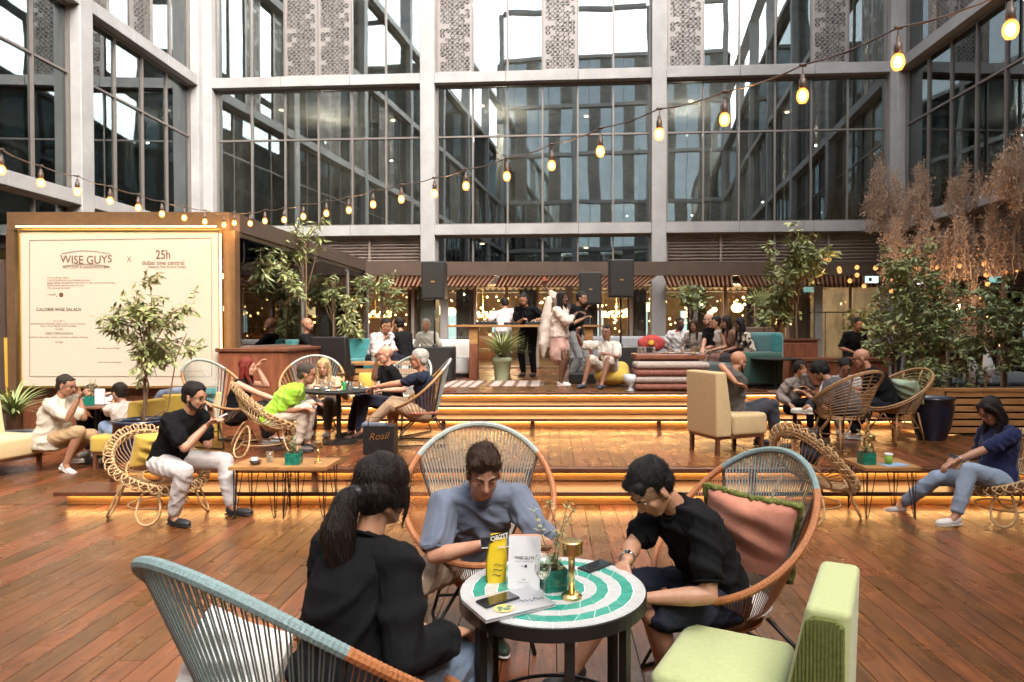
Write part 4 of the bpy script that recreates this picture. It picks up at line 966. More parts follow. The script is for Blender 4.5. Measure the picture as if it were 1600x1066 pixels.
    if watch is not None:
        i = watch; d = unit(wr_[i] - el[i]); x, y = frame_of(d); p = wr_[i] - d * .02; MB().tube([p + (x * math.cos(j * PI / 8) + y * math.sin(j * PI / 8)) * .0285 * s for j in range(16)], .0065, 6, closed=True).build('wrist_watch', 'steel', t, smooth=True)
        n_ = unit(UZ - d * UZ.dot(d)); MB().lathe([(.017, 0), (.017, .007)], (0, 0, 0), n=14)
        MB().ball(p + n_ * .031 * s, (.015, .015, .007), 12, 6).build('watch_face', 'phone', t)
    return t, dict(hc=hc, HF=HF, HU=HU, HR=HR, wr=wr_, el=el, kn=kn, an=an, F=F, RT=RT, chest=chest, sh=shn)
# ------------------------------------------------------------------ seating
def acapulco(label, x, y, face, z0=0., hc=.79, Lr=.98, W=.86, tilt=41, c_back='teal', c_side='orange', alpha=48, near=False, group='corded loop chairs', seat='white', nc=70, spine=True):
    t = thing('loop_chair', label, 'chair', (x, y, z0), R(face), group)
    S_, Bk, Z = Vector((1, 0, 0)), Vector((0, 1, 0)), Vector((0, 0, 1)); ct, st = math.cos(R(tilt)), math.sin(R(tilt))
    def rim(th, k=1., dz=0):
        a = Lr / 2 * math.sin(th) * k; wd = W / 2 * math.cos(th) * (1 + .10 * math.sin(th)) * k
        return S_ * wd + Bk * (a * ct) + Z * (hc + a * st + dz - .035 * math.cos(2 * th))
    def ring(th): return S_ * .15 * math.cos(th) + Bk * (.02 + .14 * math.sin(th)) + Z * (.31 + .02 * math.sin(th))
    a0, a1 = PI / 2 - R(alpha), PI / 2 + R(alpha); n1 = 150 if near else 30; n2 = 280 if near else 60
    rr = .0185; rad = lambda n: [rr * (1.0 if i % 2 else .93) if near else rr for i in range(n)]
    if near:
        for j, cl, (b0, b1), nn in ((0, c_back, (a0, a1), n1), (1, c_side, (a1, a0 + 2 * PI), n2)):
            MB().tube([rim(b0 + (b1 - b0) * i / (nn - 1)) for i in range(nn)], rad(nn), 8).build('rim', cl, t, smooth=False, world=False)
    else:
        for cl, (b0, b1), nn in ((c_back, (a0, a1), n1), (c_side, (a1, a0 + 2 * PI), n2)):
            MB().tube([rim(b0 + (b1 - b0) * i / (nn - 1)) for i in range(nn)], rr, 8).build('rim', cl, t, smooth=True, world=False)
    for cl, (b0, b1), k in ((c_back, (a0, a1), int(nc * .36)), (c_side, (a1, a0 + 2 * PI), int(nc * .64))):
        mb = MB()
        for i in range(k):
            th = b0 + (b1 - b0) * (i + .5) / k; d = .018
            for o in (-d, d):
                # bulge of the weave outward
                p, q = rim(th + o), ring(th + o * 1.2); m_ = p.lerp(q, .55) + Vector((0, 0, -.035)) 
                mb.tube([p, m_, q], .0028 if near else .0032, 3, cap=False)
        mb.build('cords', cl, t, world=False, kind='stuff')
    MB().tube([ring(2 * PI * i / 16) for i in range(16)], .012, 6, closed=True).build('inner_ring', c_side, t, smooth=True, world=False)
    fr = MB()
    if spine:
        for th in (a0, a1): 
            p, q = rim(th, 1.01), ring(th); fr.tube([p, p.lerp(q, .5) + Vector((0, 0, -.05)), q], .009, 6)
    for sg in (-1, 1):
        fr.tube([S_ * sg * .12 - Bk * .10 + Z * .30, S_ * sg * .24 - Bk * .26 + Z * .16, S_ * sg * .28 - Bk * .33 + Z * .012, S_ * sg * .28 + Bk * .30 + Z * .012, S_ * sg * .24 + Bk * .26 + Z * .16, S_ * sg * .12 + Bk * .14 + Z * .32], .0105, 6)
    fr.tube([S_ * -.26 - Bk * .27 + Z * .13, S_ * .26 - Bk * .27 + Z * .13], .009, 6); fr.tube([S_ * -.25 + Bk * .25 + Z * .13, S_ * .25 + Bk * .25 + Z * .13], .009, 6)
    fr.build('legs_frame', 'black', t, smooth=True, world=False)
    if seat:
        cu = Blob(.012); cu.q = .012; c = Vector((0, -.03, .40)); base = wmat(t)
        cu.ell(base @ c, (.235, .235, .055), None, 3); cu.build('seat_cushion', seat, t, smooth=3, wr=.004)
    return t
def basket(label, x, y, face, z0=0., tilt=28, hc=.50, Rr=.38, group='looped rattan basket chairs'):
    t = thing('basket_chair', label, 'chair', (x, y, z0), R(face), group)
    T = Matrix.Translation((0, .0, hc)) @ Matrix.Rotation(R(tilt), 4, 'X')     # back (+y) rises
    n = 48
    pt = lambda a, r, h: T @ Vector((r * math.cos(a), r * math.sin(a) * 1.06, h + .10 * max(0, math.sin(a)) ** 1.5 * (r / Rr) ** 2))
    ring_ = lambda r, h, rad: MB().tube([pt(2 * PI * i / 40, r, h) for i in range(40)], rad, 6, closed=True)
    fr = ring_(Rr, 0, .014); 
    for r, h in ((Rr * 1.0, -.03), (Rr * .62, -.13), (Rr * .25, -.165), (Rr * .97, -.05)): fr.tube([pt(2 * PI * i / 30, r, h) for i in range(30)], .010, 6, closed=True)
    fr.build('basket_rings', 'rattan', t, smooth=True, world=False)
    sp = MB()
    for i in range(n):
        a = 2 * PI * i / n; sp.tube([pt(a, Rr, 0), pt(a, Rr * .86, -.075), pt(a, Rr * .6, -.13), pt(a, Rr * .25, -.16)], .0045, 4, cap=False)
    sp.build('basket_spokes', 'rattan', t, smooth=True, world=False, kind='stuff')
    lp = MB()
    for i in range(n + 20):
        a = 2 * PI * i / (n + 20); da = .10 * (1 if i % 2 else -1)
        pts = [pt(a + da * math.sin(u), Rr + .022 + .046 * math.cos(u), -.022 + .040 * math.sin(u)) for u in [2 * PI * q / 10 for q in range(10)]]
        lp.tube(pts, .0068, 5, closed=True)
    lp.build('rim_loops', 'rattan', t, smooth=True, world=False, kind='stuff')
    lg = MB(); b = hc - .17
    for sx in (-1, 1):
        for sy in (-1, 1):
            cx, cy = .20 * sx, .20 * sy; pts = []
            for q in range(18):
                u = 2 * PI * q / 18; w_ = .085 * math.sin(u) * (1 - .35 * math.cos(u)); h = (b / 2) * (1 + math.cos(u)) * 1.02 + .012
                k = 1 - h / b; pts.append(Vector((cx + .10 * sx * k + w_ * .75 * -sy, cy + .10 * sy * k + w_ * .75 * sx, h)))
            lg.tube(pts, .0115, 6, closed=True)
    lg.tube([(.25 * math.cos(a * PI / 12), .25 * math.sin(a * PI / 12), .12) for a in range(24)], .009, 6, closed=True)
    lg.build('looped_legs', 'rattan', t, smooth=True, world=False)
    return t
def tub(label, x, y, face, z0=.3, group='banded rattan tub chairs', cush=None, hi=.80):
    t = thing('tub_chair', label, 'chair', (x, y, z0), R(face), group)
    def lp(k, a):                      # k 0 seat .. 1 rim ; a angle, back at 90 deg
        rx = .25 + .13 * k; ry = .22 + .20 * k; back = max(0, math.sin(a))
        return Vector((rx * math.cos(a), .0 + ry * math.sin(a) - .02 + .05 * k, .40 + k * (.06 + (hi - .44) * (.5 + .5 * math.sin(a)) ** 1.05)))
    MB().tube([lp(1, 2 * PI * i / 44) for i in range(44)], .014, 6, closed=True).build('rim', 'rattan2', t, smooth=True, world=False)
    MB().tube([lp(1.02, 2 * PI * i / 44) + Vector((0, 0, -.028)) for i in range(44)], .010, 6, closed=True).build('rim_band', 'rattan2', t, smooth=True, world=False)
    mb = MB()
    for j in range(13): mb.tube([lp(j / 13.5, 2 * PI * i / 40) for i in range(40)], .0058, 4, closed=True)
    for j in range(6): mb.tube([lp(0, 2 * PI * i / 20) * 1 * 0 + Vector((.25 * math.cos(2 * PI * i / 20) * j / 6, -.02 + .22 * math.sin(2 * PI * i / 20) * j / 6, .40)) for i in range(20)], .006, 4, closed=True)
    mb.build('bands', 'rattan2', t, smooth=True, world=False, kind='stuff')
    for j in range(10):
        a = 2 * PI * j / 10 + .3; MB().tube([lp(k / 5, a) * 1.0 for k in range(6)], .0095, 6).build('rib', 'rattan2', t, smooth=True, world=False)
    for sx in (-1, 1):
        for sy in (-1, 1):
            MB().tube([(.20 * sx, -.02 + .17 * sy, .40), (.25 * sx, -.02 + .24 * sy, 0)], [.014, .012], 6).build('leg', 'rattan2', t, smooth=True, world=False)
    st_ = MB()
    for a_, b_ in (((-.22, -.2, .2), (.22, .2, .2)), ((.22, -.2, .2), (-.22, .2, .2)), ((-.23, -.22, .12), (-.20, .0, .39)), ((.23, -.22, .12), (.20, 0, .39)), ((-.23, .2, .12), (-.05, .18, .39)), ((.23, .2, .12), (.05, .18, .39)), ((-.23, -.22, .16), (0, -.2, .39)), ((.23, -.22, .16), (0, -.2, .39))): st_.tube([a_, b_], .008, 5)
    st_.build('stretchers', 'rattan2', t, smooth=True, world=False)
    if cush:
        base = wmat(t); c = Blob(.014); c.ell(base @ Vector((0, .16, .58)), (.19, .045, .15), None, 3).ell(base @ Vector((0, 0, .44)), (.2, .2, .05), None, 3); c.build('cushion', cush, t, smooth=3, wr=.006)
    return t
def armchair(label, x, y, face, z0=0., m='cream', wd=.62, hb=.88, hs=.42, dp=.70, group=None, legm='darkwood', side=None, low=.20, name='armchair'):
    t = thing(name, label, 'chair', (x, y, z0), R(face), group); h = wd / 2
    def ext(prof, x0, x1, nm, mm, bev=.02, seg=3):
        n = len(prof); mb = MB(); mb.add([(x0, a, b) for a, b in prof] + [(x1, a, b) for a, b in prof], [tuple(range(n))[::-1], tuple(range(n, 2 * n))] + [(i, (i + 1) % n, (i + 1) % n + n, i + n) for i in range(n)])
        me = mb.build(nm, mm, t, world=False); bm = bmesh.new(); bm.from_mesh(me.data); bmesh.ops.recalc_face_normals(bm, faces=bm.faces)
        if bev: bmesh.ops.bevel(bm, geom=list(bm.edges), offset=bev, segments=seg, profile=.6, affect='EDGES', clamp_overlap=True)
        bm.to_mesh(me.data); bm.free(); me.data.polygons.foreach_set('use_smooth', [True] * len(me.data.polygons)); return me
    b0 = dp / 2
    ext([(b0 - .22, low + .01), (b0 - .225, hs), (b0 - .145, hb), (b0 - .0, hb), (b0 - .015, low + .01)], -h, h, 'backrest', m, .030, 4)
    MB().box((0, -.12, (low + hs) / 2 + .01), (wd - .006, dp - .245, hs - low)).build('seat', m, t, world=False, bevel=.045, seg=5, smooth=True)
    if side: ext([(b0 - .20, low + .05), (b0 - .21, hs + .04), (b0 - .14, hb - .035), (b0 - .03, hb - .035), (b0 - .03, low + .05)], h - .03, h + .004, 'side_panel', side, .008, 1)
    MB().box((0, 0, low), (wd - .05, dp - .06, .035)).build('base_rail', legm, t, world=False, bevel=.005, seg=1)
    for sx in (-1, 1):
        for sy in (-1, 1): MB().box((sx * (h - .05), sy * (b0 - .06), (low - .018) / 2), (.042, .042, low - .018)).build('leg', legm, t, world=False)
    return t, ext
def hairpin(label, x0, x1, y0, y1, h, group='wood topped hairpin tables'):
    cx, cy = (x0 + x1) / 2, (y0 + y1) / 2; t = thing('side_table', label, 'table', (cx, cy, 0), 0, group)
    MB().box((cx, cy, h - .0175), (x1 - x0, y1 - y0, .035)).build('table_top', 'wood', t, bevel=.003, seg=1)
    for sx in (-1, 1):
        for sy in (-1, 1):
            px, py = cx + sx * ((x1 - x0) / 2 - .035), cy + sy * ((y1 - y0) / 2 - .035); mb = MB(); zt = h - .036
            for d in ((-sx, 0), (0, -sy)):
                a = Vector((px, py, zt)) + Vector((d[0], d[1], 0)) * .085; mb.tube([a, Vector((px, py, .05)) + Vector((d[0], d[1], 0)) * .022, (px, py, .004), ], .0042, 5)
            mb.tube([(px, py, zt), (px, py, .005)], .0042, 5); mb.tube([(px - sx * .02, py - sy * .02, zt), (px, py, .01)], .0042, 5)
            mb.build('hairpin_leg', 'black', t)
    return t
def round_table(label, x, y, r, h, z0, top='darkwood', leg='pedestal', group=None):
    t = thing('round_table', label, 'table', (x, y, z0), 0, group)
    MB().lathe([(r * .97, h - .03), (r, h - .02), (r, h - .005), (r * .985, h)], (x, y, z0), n=40).build('table_top', top, t)
    MB().lathe([(.03, .02), (.03, h - .03)], (x, y, z0), n=12, cap=False).build('column', 'black', t, smooth=True)
    MB().lathe([(.24, 0), (.24, .012), (.06, .03), (.03, .05)], (x, y, z0), n=28).build('foot_plate', 'black', t)
    return t
# foreground
acapulco('teal and orange corded chair in the near left corner, seen from behind', -.74, 2.12, 148, hc=.785, Lr=1.12, W=.98, tilt=35, alpha=56, near=True, nc=96, seat=None, c_back='teal')
acapulco('grey and orange corded chair behind the man in the blue grey shirt', -.42, 3.92, 8, hc=.80, c_back='greycord', near=True, nc=104, alpha=52)
acapulco('teal and orange corded chair holding the salmon pillow', .88, 3.40, -62, hc=.765, Lr=.96, W=.84, c_back='teal', near=True, nc=100, alpha=46)
gc, ext = armchair('lime green armchair with a ribbed olive side in the near right corner', .80, 2.67, -117, 0, 'lime', wd=.54, hb=.80, hs=.43, dp=.72)
rb = MB(); b0 = .36
# ribbed side facing the camera
for k in range(15):
    f = k / 14; yy = b0 - .200 + f * .172
    zt = float(np.interp(yy, [b0 - .208, b0 - .148, b0 - .120, b0 - .045, b0 - .020], [.45, .745, .772, .772, .745])) - .010
    for sgn in (-1,): rb.obox((sgn * .2705, yy - .0035, .25), (-.006, 0, 0), (0, .0075, 0), (0, 0, zt - .25))
    rb.obox((.2705, yy - .0035, .25), (.006, 0, 0), (0, .0075, 0), (0, 0, zt - .25))
rb.build('ribbed_side', 'olive', gc, world=False, kind='stuff')
ext([(b0 - .208, .24), (b0 - .208, .45), (b0 - .148, .745), (b0 - .120, .772), (b0 - .045, .772), (b0 - .020, .745), (b0 - .020, .24)], .258, .2725, 'side_panel', 'olive', 0)
ext([(b0 - .208, .24), (b0 - .208, .45), (b0 - .148, .745), (b0 - .120, .772), (b0 - .045, .772), (b0 - .020, .745), (b0 - .020, .24)], -.2725, -.258, 'side_panel', 'olive', 0)
# middle ground, lower floor
basket('rattan basket chair under the man with the phone', -3.72, 6.42, 62)
basket('empty rattan basket chair with a dark backpack in it', 2.45, 6.42, 115, tilt=38)
basket('rattan basket chair under the woman in the navy top', 4.20, 6.30, -82)
hairpin('left of the two joined hairpin tables, with the ashtray on it', -2.97, -2.522, 6.22, 6.66, .495)
hairpin('right of the two joined hairpin tables, with the green pot on it', -2.518, -2.07, 6.22, 6.66, .495)
hairpin('single hairpin table beside the woman in the navy top', 2.84, 3.36, 6.20, 6.66, .495)
# left corner group
armchair('cream armchair at the far left edge', -6.80, 8.25, 78, 0, 'cream', wd=.68, hb=.95, hs=.45, dp=.85)
armchair('mustard armchair backing onto the navy pot', -5.38, 8.72, -98, 0, 'yellow', wd=.64, hb=.86)
armchair('mustard armchair under the menu board with a jacket over it', -4.98, 9.3, -140, 0, 'yellow', wd=.7, hb=.9)
round_table('round brown table of the three men by the menu board', -6.08, 9.1, .40, .75, 0)
# platform group
round_table('round black table of the five people by the steps', -2.75, 8.75, .44, .68, .30, 'blackplastic')
basket('rattan basket chair under the man in the lime shirt', -3.40, 8.02, 118, .30, tilt=30)
acapulco('grey and brown corded chair under the red haired woman', -4.18, 8.55, 72, .30, hc=.73, Lr=.92, W=.86, c_side='rattan2', c_back='greycord', seat=None, nc=46)
acapulco('grey and brown corded chair under the blonde woman', -3.42, 9.66, 8, .30, hc=.73, Lr=.92, W=.86, c_side='rattan2', c_back='greycord', seat=None, nc=46)
acapulco('grey and brown corded chair under the white haired man', -1.66, 8.72, -80, .30, hc=.73, Lr=.92, W=.9, c_side='rattan2', c_back='greycord', seat='salmon', nc=50)
acapulco('pale corded chair behind the bald man who is drinking', -2.12, 9.55, -30, .30, hc=.73, Lr=.92, W=.84, c_side='greycord', c_back='greycord', seat=None, nc=46)
armchair('tall yellow armchair on the platform under the bald man in grey', 2.08, 8.18, 112, .30, 'cream', wd=.62, hb=.96, hs=.46, dp=.74)
tub('larger banded rattan chair seen from behind, right of the yellow armchair', 3.45, 8.1, -158, .30, hi=.96)
tub('banded rattan chair with a mint cushion beside the navy pot', 4.40, 8.75, -70, .30, hi=.92)
round_table('small round table between the group at the right', 3.3, 9.3, .36, .6, .30)
# stage level
def sofa(label, x, y, face, z0, m, wd, m2=None, hb=.78, hs=.42, dp=.85, arms=True, name='sofa'):
    t = thing(name, label, 'sofa', (x, y, z0), R(face)); h = wd / 2
    MB().box((0, -.03, .24), (wd - .32 if arms else wd, dp - .1, .34)).build('seat', m, t, world=False, bevel=.05, seg=3, smooth=True)
    MB().box((0, dp / 2 - .13, hb / 2 + .05), (wd - .06, .24, hb - .1)).build('backrest', m2 or m, t, world=False, bevel=.07, seg=4, smooth=True)
    if arms:
        for s_ in (-1, 1): MB().box((s_ * (h - .10), -.02, .34), (.22, dp - .04, .56)).build('armrest', m, t, world=False, bevel=.07, seg=4, smooth=True)
    MB().box((0, 0, .035), (wd - .1, dp - .1, .066)).build('plinth', 'under', t, world=False)
    return t
gs = sofa('deep green velvet sofa with rolled teal back on the stage', 3.35, 12.3, -75, .75, 'green_velvet', 1.5, 'teal_velvet', hb=.95, dp=.95)
for i in range(5): MB().tube([(-.7 + i * .3, .28, .9), (-.62 + i * .3, .27, .62)], .006, 4).build('backrest_tuft', 'green_velvet', gs, world=False)
sofa('pale grey bench seat behind the right speaker', 1.95, 14.9, 0, .75, 'greyfabric', 3.2, arms=False, hb=.85, name='bench_seat')
sofa('off white bench seat left of the disc jockey table', -2.75, 14.6, 0, .75, 'white', 2.0, arms=False, hb=.78, name='bench_seat')
armchair('teal velvet armchair under the bearded bald man', -4.25, 12.3, 75, .75, 'teal_velvet', wd=.8, hb=.82, dp=.75)
armchair('teal velvet armchair with its back to the glass pavilion', -3.75, 13.7, 25, .75, 'teal_velvet', wd=.72, hb=.82, dp=.7)
armchair('dark charcoal armchair standing just above the blonde woman', -3.62, 11.5, 170, .75, 'blackplastic', wd=.62, hb=.88, dp=.7)
t = thing('crate_table', 'wooden crate table in front of the man in the white jacket', 'table', (-2.85, 11.75, .75))
MB().box((-2.85, 11.75, 1.17), (1.25, .6, .05)).build('table_top', 'wood', t, bevel=.005, seg=1)
for k in range(3): MB().box((-2.85, 11.46, .83 + k * .11), (1.18, .02, .085)).build('slat', 'wood', t)
for sx in (-1, 1): MB().box((-2.85 + sx * .57, 11.75, .945), (.06, .56, .39)).build('side_panel', 'wood', t)
t = thing('crate_table', 'reddish coffee table with food plates beside the green sofa', 'table', (1.95, 11.9, .75))
MB().box((1.98, 11.85, 1.29), (1.18, .7, .09)).build('table_top', 'redwood', t, bevel=.02, seg=2)
MB().box((1.98, 11.9, 1.0), (1.0, .5, .5)).build('body', 'redwood', t)
t = thing('folded_rugs', 'stack of folded red and cream rugs at the stage edge', 'rugs', (1.95, 11.35, .75))
rnd = random.Random(5)
for k in range(4):
    MB().box((1.92 + rnd.uniform(-.03, .03), 11.35, .815 + k * .115), (1.20, .62, .105)).build('folded_rug', ('rugr', 'rugw', 'rugr', 'rugw')[k], t, bevel=.045, seg=3, smooth=True)
t = thing('high_cabinet', 'reddish low cabinet behind the child', 'cabinet', (4.25, 12.6, .75))
MB().box((4.3, 12.6, 1.15), (1.0, .5, .8)).build('body', 'redwood', t, bevel=.01); MB().box((4.3, 12.6, 1.565), (1.06, .56, .03)).build('top', 'darkwood', t)
for i in range(2): MB().box((4.06 + i * .48, 12.34, 1.15), (.44, .02, .7)).build('door', 'redwood', t, bevel=.006)
armchair('brown fabric armchair back behind the cabinet', 4.05, 14.0, 175, .75, mat('brown_fabric', (.20, .14, .11), .9, bump=.2), wd=.8, hb=1.05, dp=.7)
t = thing('long_table', 'long reddish table behind the bald man in black', 'table', (5.0, 12.2, .75))
MB().box((5.1, 12.2, 1.22), (1.6, .7, .05)).build('table_top', 'darkwood', t); MB().box((5.1, 11.9, .98), (1.5, .03, .4)).build('apron', 'redwood', t)
for sx in (-1, 1): MB().box((5.1 + sx * .7, 12.2, .97), (.07, .5, .44)).build('leg', 'darkwood', t)
round_table('small dark round table behind the child', 3.75, 11.5, .42, .52, .75, 'blackplastic')
# disc jockey table
t = thing('dj_table', 'tall wooden disc jockey table on two broad legs', 'table', (-.6, 14., .75))
MB().box((-.55, 14., 1.82), (3.15, .7, .045)).build('table_top', 'wood', t, bevel=.004, seg=1)
for x in (-1.60, .72): 
    MB().box((x, 13.85, 1.27), (.17, .25, 1.05)).build('leg', 'redwood', t, bevel=.006, seg=1); MB().box((x, 13.85, 1.62), (.172, .252, .32)).build('leg_band', 'wood', t)
t = thing('dj_mixer', 'black disc jockey mixer with knobs on the tall table', 'mixer', (-1.3, 14, 1.85))
def deckbox(t, x, y, z, wd):
    MB().box((x, y, z + .03), (wd, .34, .06)).build('body', 'blackplastic', t, bevel=.004, seg=1)
    MB().lathe([(.10, 0), (.10, .015), (.09, .02)], (x, y, z + .06), n=20).build('jog_wheel', 'steel', t)
    k = MB(); 
    for i in range(5): k.lathe([(.01, 0), (.008, .02)], (x - wd * .4 + i * wd * .2, y - .14, z + .06), n=6)
    k.build('knobs', 'silver', t, kind='stuff')
deckbox(t, -1.35, 13.95, 1.843, .42); deckbox(t, -.35, 13.95, 1.843, .42)
for i in range(3): MB().box((-.95 + i * .11, 13.95, 1.87), (.09, .3, .05)).build('channel_strip', 'blackplastic', t, bevel=.003, seg=1)
def speaker(label, x, y, zc, wd, ht, pole=None, grp=None):
    t = thing('loudspeaker', label, 'loudspeaker', (x, y, zc), 0, grp)
    MB().box((x, y, zc), (wd, .38, ht)).build('cabinet', 'blackplastic', t, bevel=.015, seg=2)
    MB().box((x, y - .195, zc), (wd - .05, .012, ht - .05)).build('grille', mat('grille', (.014, .011, .009), .7, bump=.5, bscale=300), t, bevel=.004, seg=1)
    MB().box((x, y - .204, zc - ht * .04), (.07, .004, .022)).build('badge', 'gold', t)
    if pole:
        p = thing('speaker_pole', 'black pole under ' + label, 'pole', (x, y, pole)); MB().tube([(x, y, pole), (x, y, zc - ht / 2 - .001)], .019, 10).build('shaft', 'black', p, smooth=True); MB().lathe([(.05, 0), (.05, .02), (.02, .06)], (x, y, pole), n=12).build('foot', 'black', p)
    return t
def sub(label, x, y, wd, ht):
    t = thing('subwoofer', label, 'loudspeaker', (x, y, .75)); MB().box((x, y, .75 + ht / 2), (wd, .6, ht)).build('cabinet', 'blackplastic', t, bevel=.015, seg=2)
    MB().box((x, y - .305, .75 + ht / 2), (wd - .05, .012, ht - .05)).build('grille', mat('grille', (.014, .011, .009), .7), t)
x = P(679, 440, 13.4).x; sub('black bass cabinet left of the disc jockey table', P(676, 560, 13.4).x, 13.4, .84, .66); speaker('left loudspeaker above the disc jockey table', x, 13.4, P(679, 439, 13.4).z, .45, .73, 1.412)
x = P(970, 440, 13.4).x; sub('black bass cabinet behind the sitting man in white', P(985, 560, 13.4).x, 13.4, .84, .66); speaker('right loudspeaker standing highest on its pole', x, 13.4, P(970, 436, 13.4).z, .47, .73, 1.412)
speaker('smaller loudspeaker hanging behind the man in the black shirt', P(922, 450, 15).x, 15, P(922, 451, 15).z, .48, .70, .76)
t = thing('stage_monitor', 'low grey monitor box at the feet of the sitting man', 'loudspeaker', P(910, 590, 12.6)); MB().box((P(910, 590, 12.7).x, 12.7, .85), (.5, .35, .19)).build('cabinet', 'blackplastic', t, bevel=.02)
# rugs on stage
for lab, a, b, c, d, colr in (('cream striped rug under the left end of the disc jockey table', 690, 752, 11.75, 13.2, 0), ('cream striped rug under the potted grass', 760, 850, 11.95, 13.2, 1)):
    xa, xb = P(a, 600, 12.2).x, P(b, 600, 12.2).x; t = thing('striped_rug', lab, 'rug', ((xa + xb) / 2, (c + d) / 2, .751)); n = 13
    for i in range(n):
        x_ = xa + (xb - xa) * i / n; MB().box((x_ + (xb - xa) / n / 2, (c + d) / 2, .756), ((xb - xa) / n - .001, d - c, .009)).build('stripe', 'rugw' if i % 3 else mat('rug_brown', (.16, .09, .06), .95), t)
t = thing('yellow_pouf', 'mustard yellow pouf under the sitting man in white', 'pouf', P(955, 590, 12.0)); b = Blob(.02); c = P(957, 583, 12.0); b.ell((c.x, 12.0, .94), (.33, .28, .18), None, 3).ell((c.x + .14, 12.05, 1.0), (.17, .22, .19), None, 3); b.build('cushion', 'yellow', t, smooth=3, wr=.006)
t = thing('yellow_stool', 'small yellow stool beside the crate table', 'stool', P(572, 590, 11.0)); c = P(572, 596, 11.0); MB().lathe([(.10, 0), (.13, .1), (.12, .26), (.10, .3)], (c.x, 11.0, .75), n=16).build('body', 'yellow', t, smooth=True)
# ------------------------------------------------------------------ the people
V = Vector
BLK = dict(c=(.007, .007, .008)); WHT = dict(c=(.62, .58, .52))
JEAN = (.20, .27, .38); KH = (.38, .27, .17)
_, w1 = person('woman in a loose black shirt with a dark ponytail, at the mosaic table', (-.70, 2.32, .50), 150, s=1.04, lean=3, slump=8, head=(-10, 14), q=2, fat=1.22, woman=True,
    hair=('ponytail', (.014, .008, .006)), top=dict(c=(.007, .007, .008), sl=1.85, hem=1, e=.026, w=1.04, wr=1.0), bot=dict(c=JEAN, ln=1.9), skin=TAN, hands=((-.08, .34, .60), (.24, .24, .66)), feet=((-.2, .30, 0), (.26, .34, 0)), shoes=(.05, .05, .05), elb=(None, (.4, -.3, -1)))
_, w2 = person('man in a faded blue grey shirt looking down at his phone at the mosaic table', (-.44, 3.86, .46), 12, s=1.05, lean=26, slump=10, head=(2, 26), q=2, hair=('quiff', (.055, .028, .014)), skin=LIGHT, fat=1.02,
    top=dict(c=(.15, .175, .235), sl=.56, w=1.12, e=.024, wr=1.15, low=-.09), bot=dict(c=(.42, .31, .22), ln=1.9), hands=(P(800, 843, 3.32), P(752, 852, 3.30)), elb=((-.9, -.1, -.7), (.9, -.1, -.7)), handdir=((.6, .5, -.2), (-.6, .5, -.2)), curl=.9,
    feet=((-.10, .12, 0, 8), (.30, .12, 0, 30)), shoes=(.03, .05, .035), knee=((-.2, 1, .9), (.5, 1, .8)))
_, w3 = person('man in a black shirt and dark shorts touching the mosaic table with one finger', (.80, 3.30, .455), -68, s=1.04, lean=17, slump=12, head=(6, 46), q=2, hair=('side', (.010, .009, .009)), skin=(.45, .25, .155),
    top=dict(c=(.007, .007, .008), sl=.50, w=1.12, e=.020), bot=dict(c=(.022, .024, .04), ln=.92, w=1.1), hands=(P(1012, 935, 2.95), P(980, 875, 2.93)), elb=((-.7, -.8, -.6), (.8, .2, -.8)), handdir=(None, (-.1, .6, -.6)), curl=.35, watch=1,
    feet=((-.06, .30, 0, 10), (.30, .62, 0, 10)), shoes=(.02, .02, .02), knee=((-.35, 1, 1.5), (.4, 1, .9)))
_, w4 = person('man in glasses, black shirt and white trousers smoking over his phone', P(262, 722, 6.32), 74, s=1.04, lean=19, slump=10, head=(4, 10), q=1, hair=('short', (.015, .010, .008)), beard=(.02, .014, .01), glasses='thin', skin=TAN,
    top=dict(c=(.007, .007, .008), sl=.5, w=1.15, e=.024, collar=1), bot=dict(c=(.60, .55, .53), ln=1.9), hands=(P(330, 656, 6.5), P(322, 666, 6.2)), elb=((-.2, .6, -1), (.2, .6, -1)), handdir=((.1, .1, 1), (-.1, .8, .6)),
    feet=((-.22, .52, 0, 15), (.20, .26, 0, -5)), shoes=(.02, .02, .02), knee=((-.5, 1, 1), (.3, 1, 1)))
# left corner
person('heavy set man in cream shirt and khaki shorts at the far left', P(80, 686, 8.45), 92, s=1.04, lean=6, slump=8, head=(0, 14), q=1, fat=1.3, hair=('crop', (.03, .02, .016)), glasses='thin', skin=MID,
    top=dict(c=(.60, .53, .42), sl=.55, w=1.1, e=.022, hem=1), bot=dict(c=(.42, .28, .15), ln=.95), elb=((.1, .3, -1), (.1, .3, -1)), hands=(P(124, 622, 8.65), P(122, 625, 8.3)), feet=((-.15, .1, .06, 0), (.12, .22, .02, -12, 25)), knee=((0, 1, .5), (0, 1, .6)), shoes=(.6, .55, .5))
person('man in a black shirt facing us across the brown table, reading a menu', P(176, 672, 9.75), -8, s=1.0, lean=24, slump=10, head=(0, 22), q=1, hair=('crop', (.06, .035, .02)), skin=LIGHT, top=dict(c=(.007, .007, .008), sl=.5), bot=dict(c=(.03, .03, .03), ln=1.9), hands=(P(188, 624, 9.3), P(164, 622, 9.3)), feet=((-.1, .3, 0), (.1, .3, 0)))
person('man in pale shirt and blue jeans with his back to us', P(206, 688, 8.70), -122, s=1.0, lean=16, slump=12, head=(6, 12), q=1, hair=('short', (.025, .016, .01)), skin=MID, top=dict(c=(.62, .54, .48), sl=.55, w=1.1), bot=dict(c=(.24, .32, .46), ln=1.9), hands=(P(178, 628, 9.1), P(186, 634, 9.15)), feet=((-.12, .4, 0), (.16, .42, 0)), shoes=(.6, .55, .5))
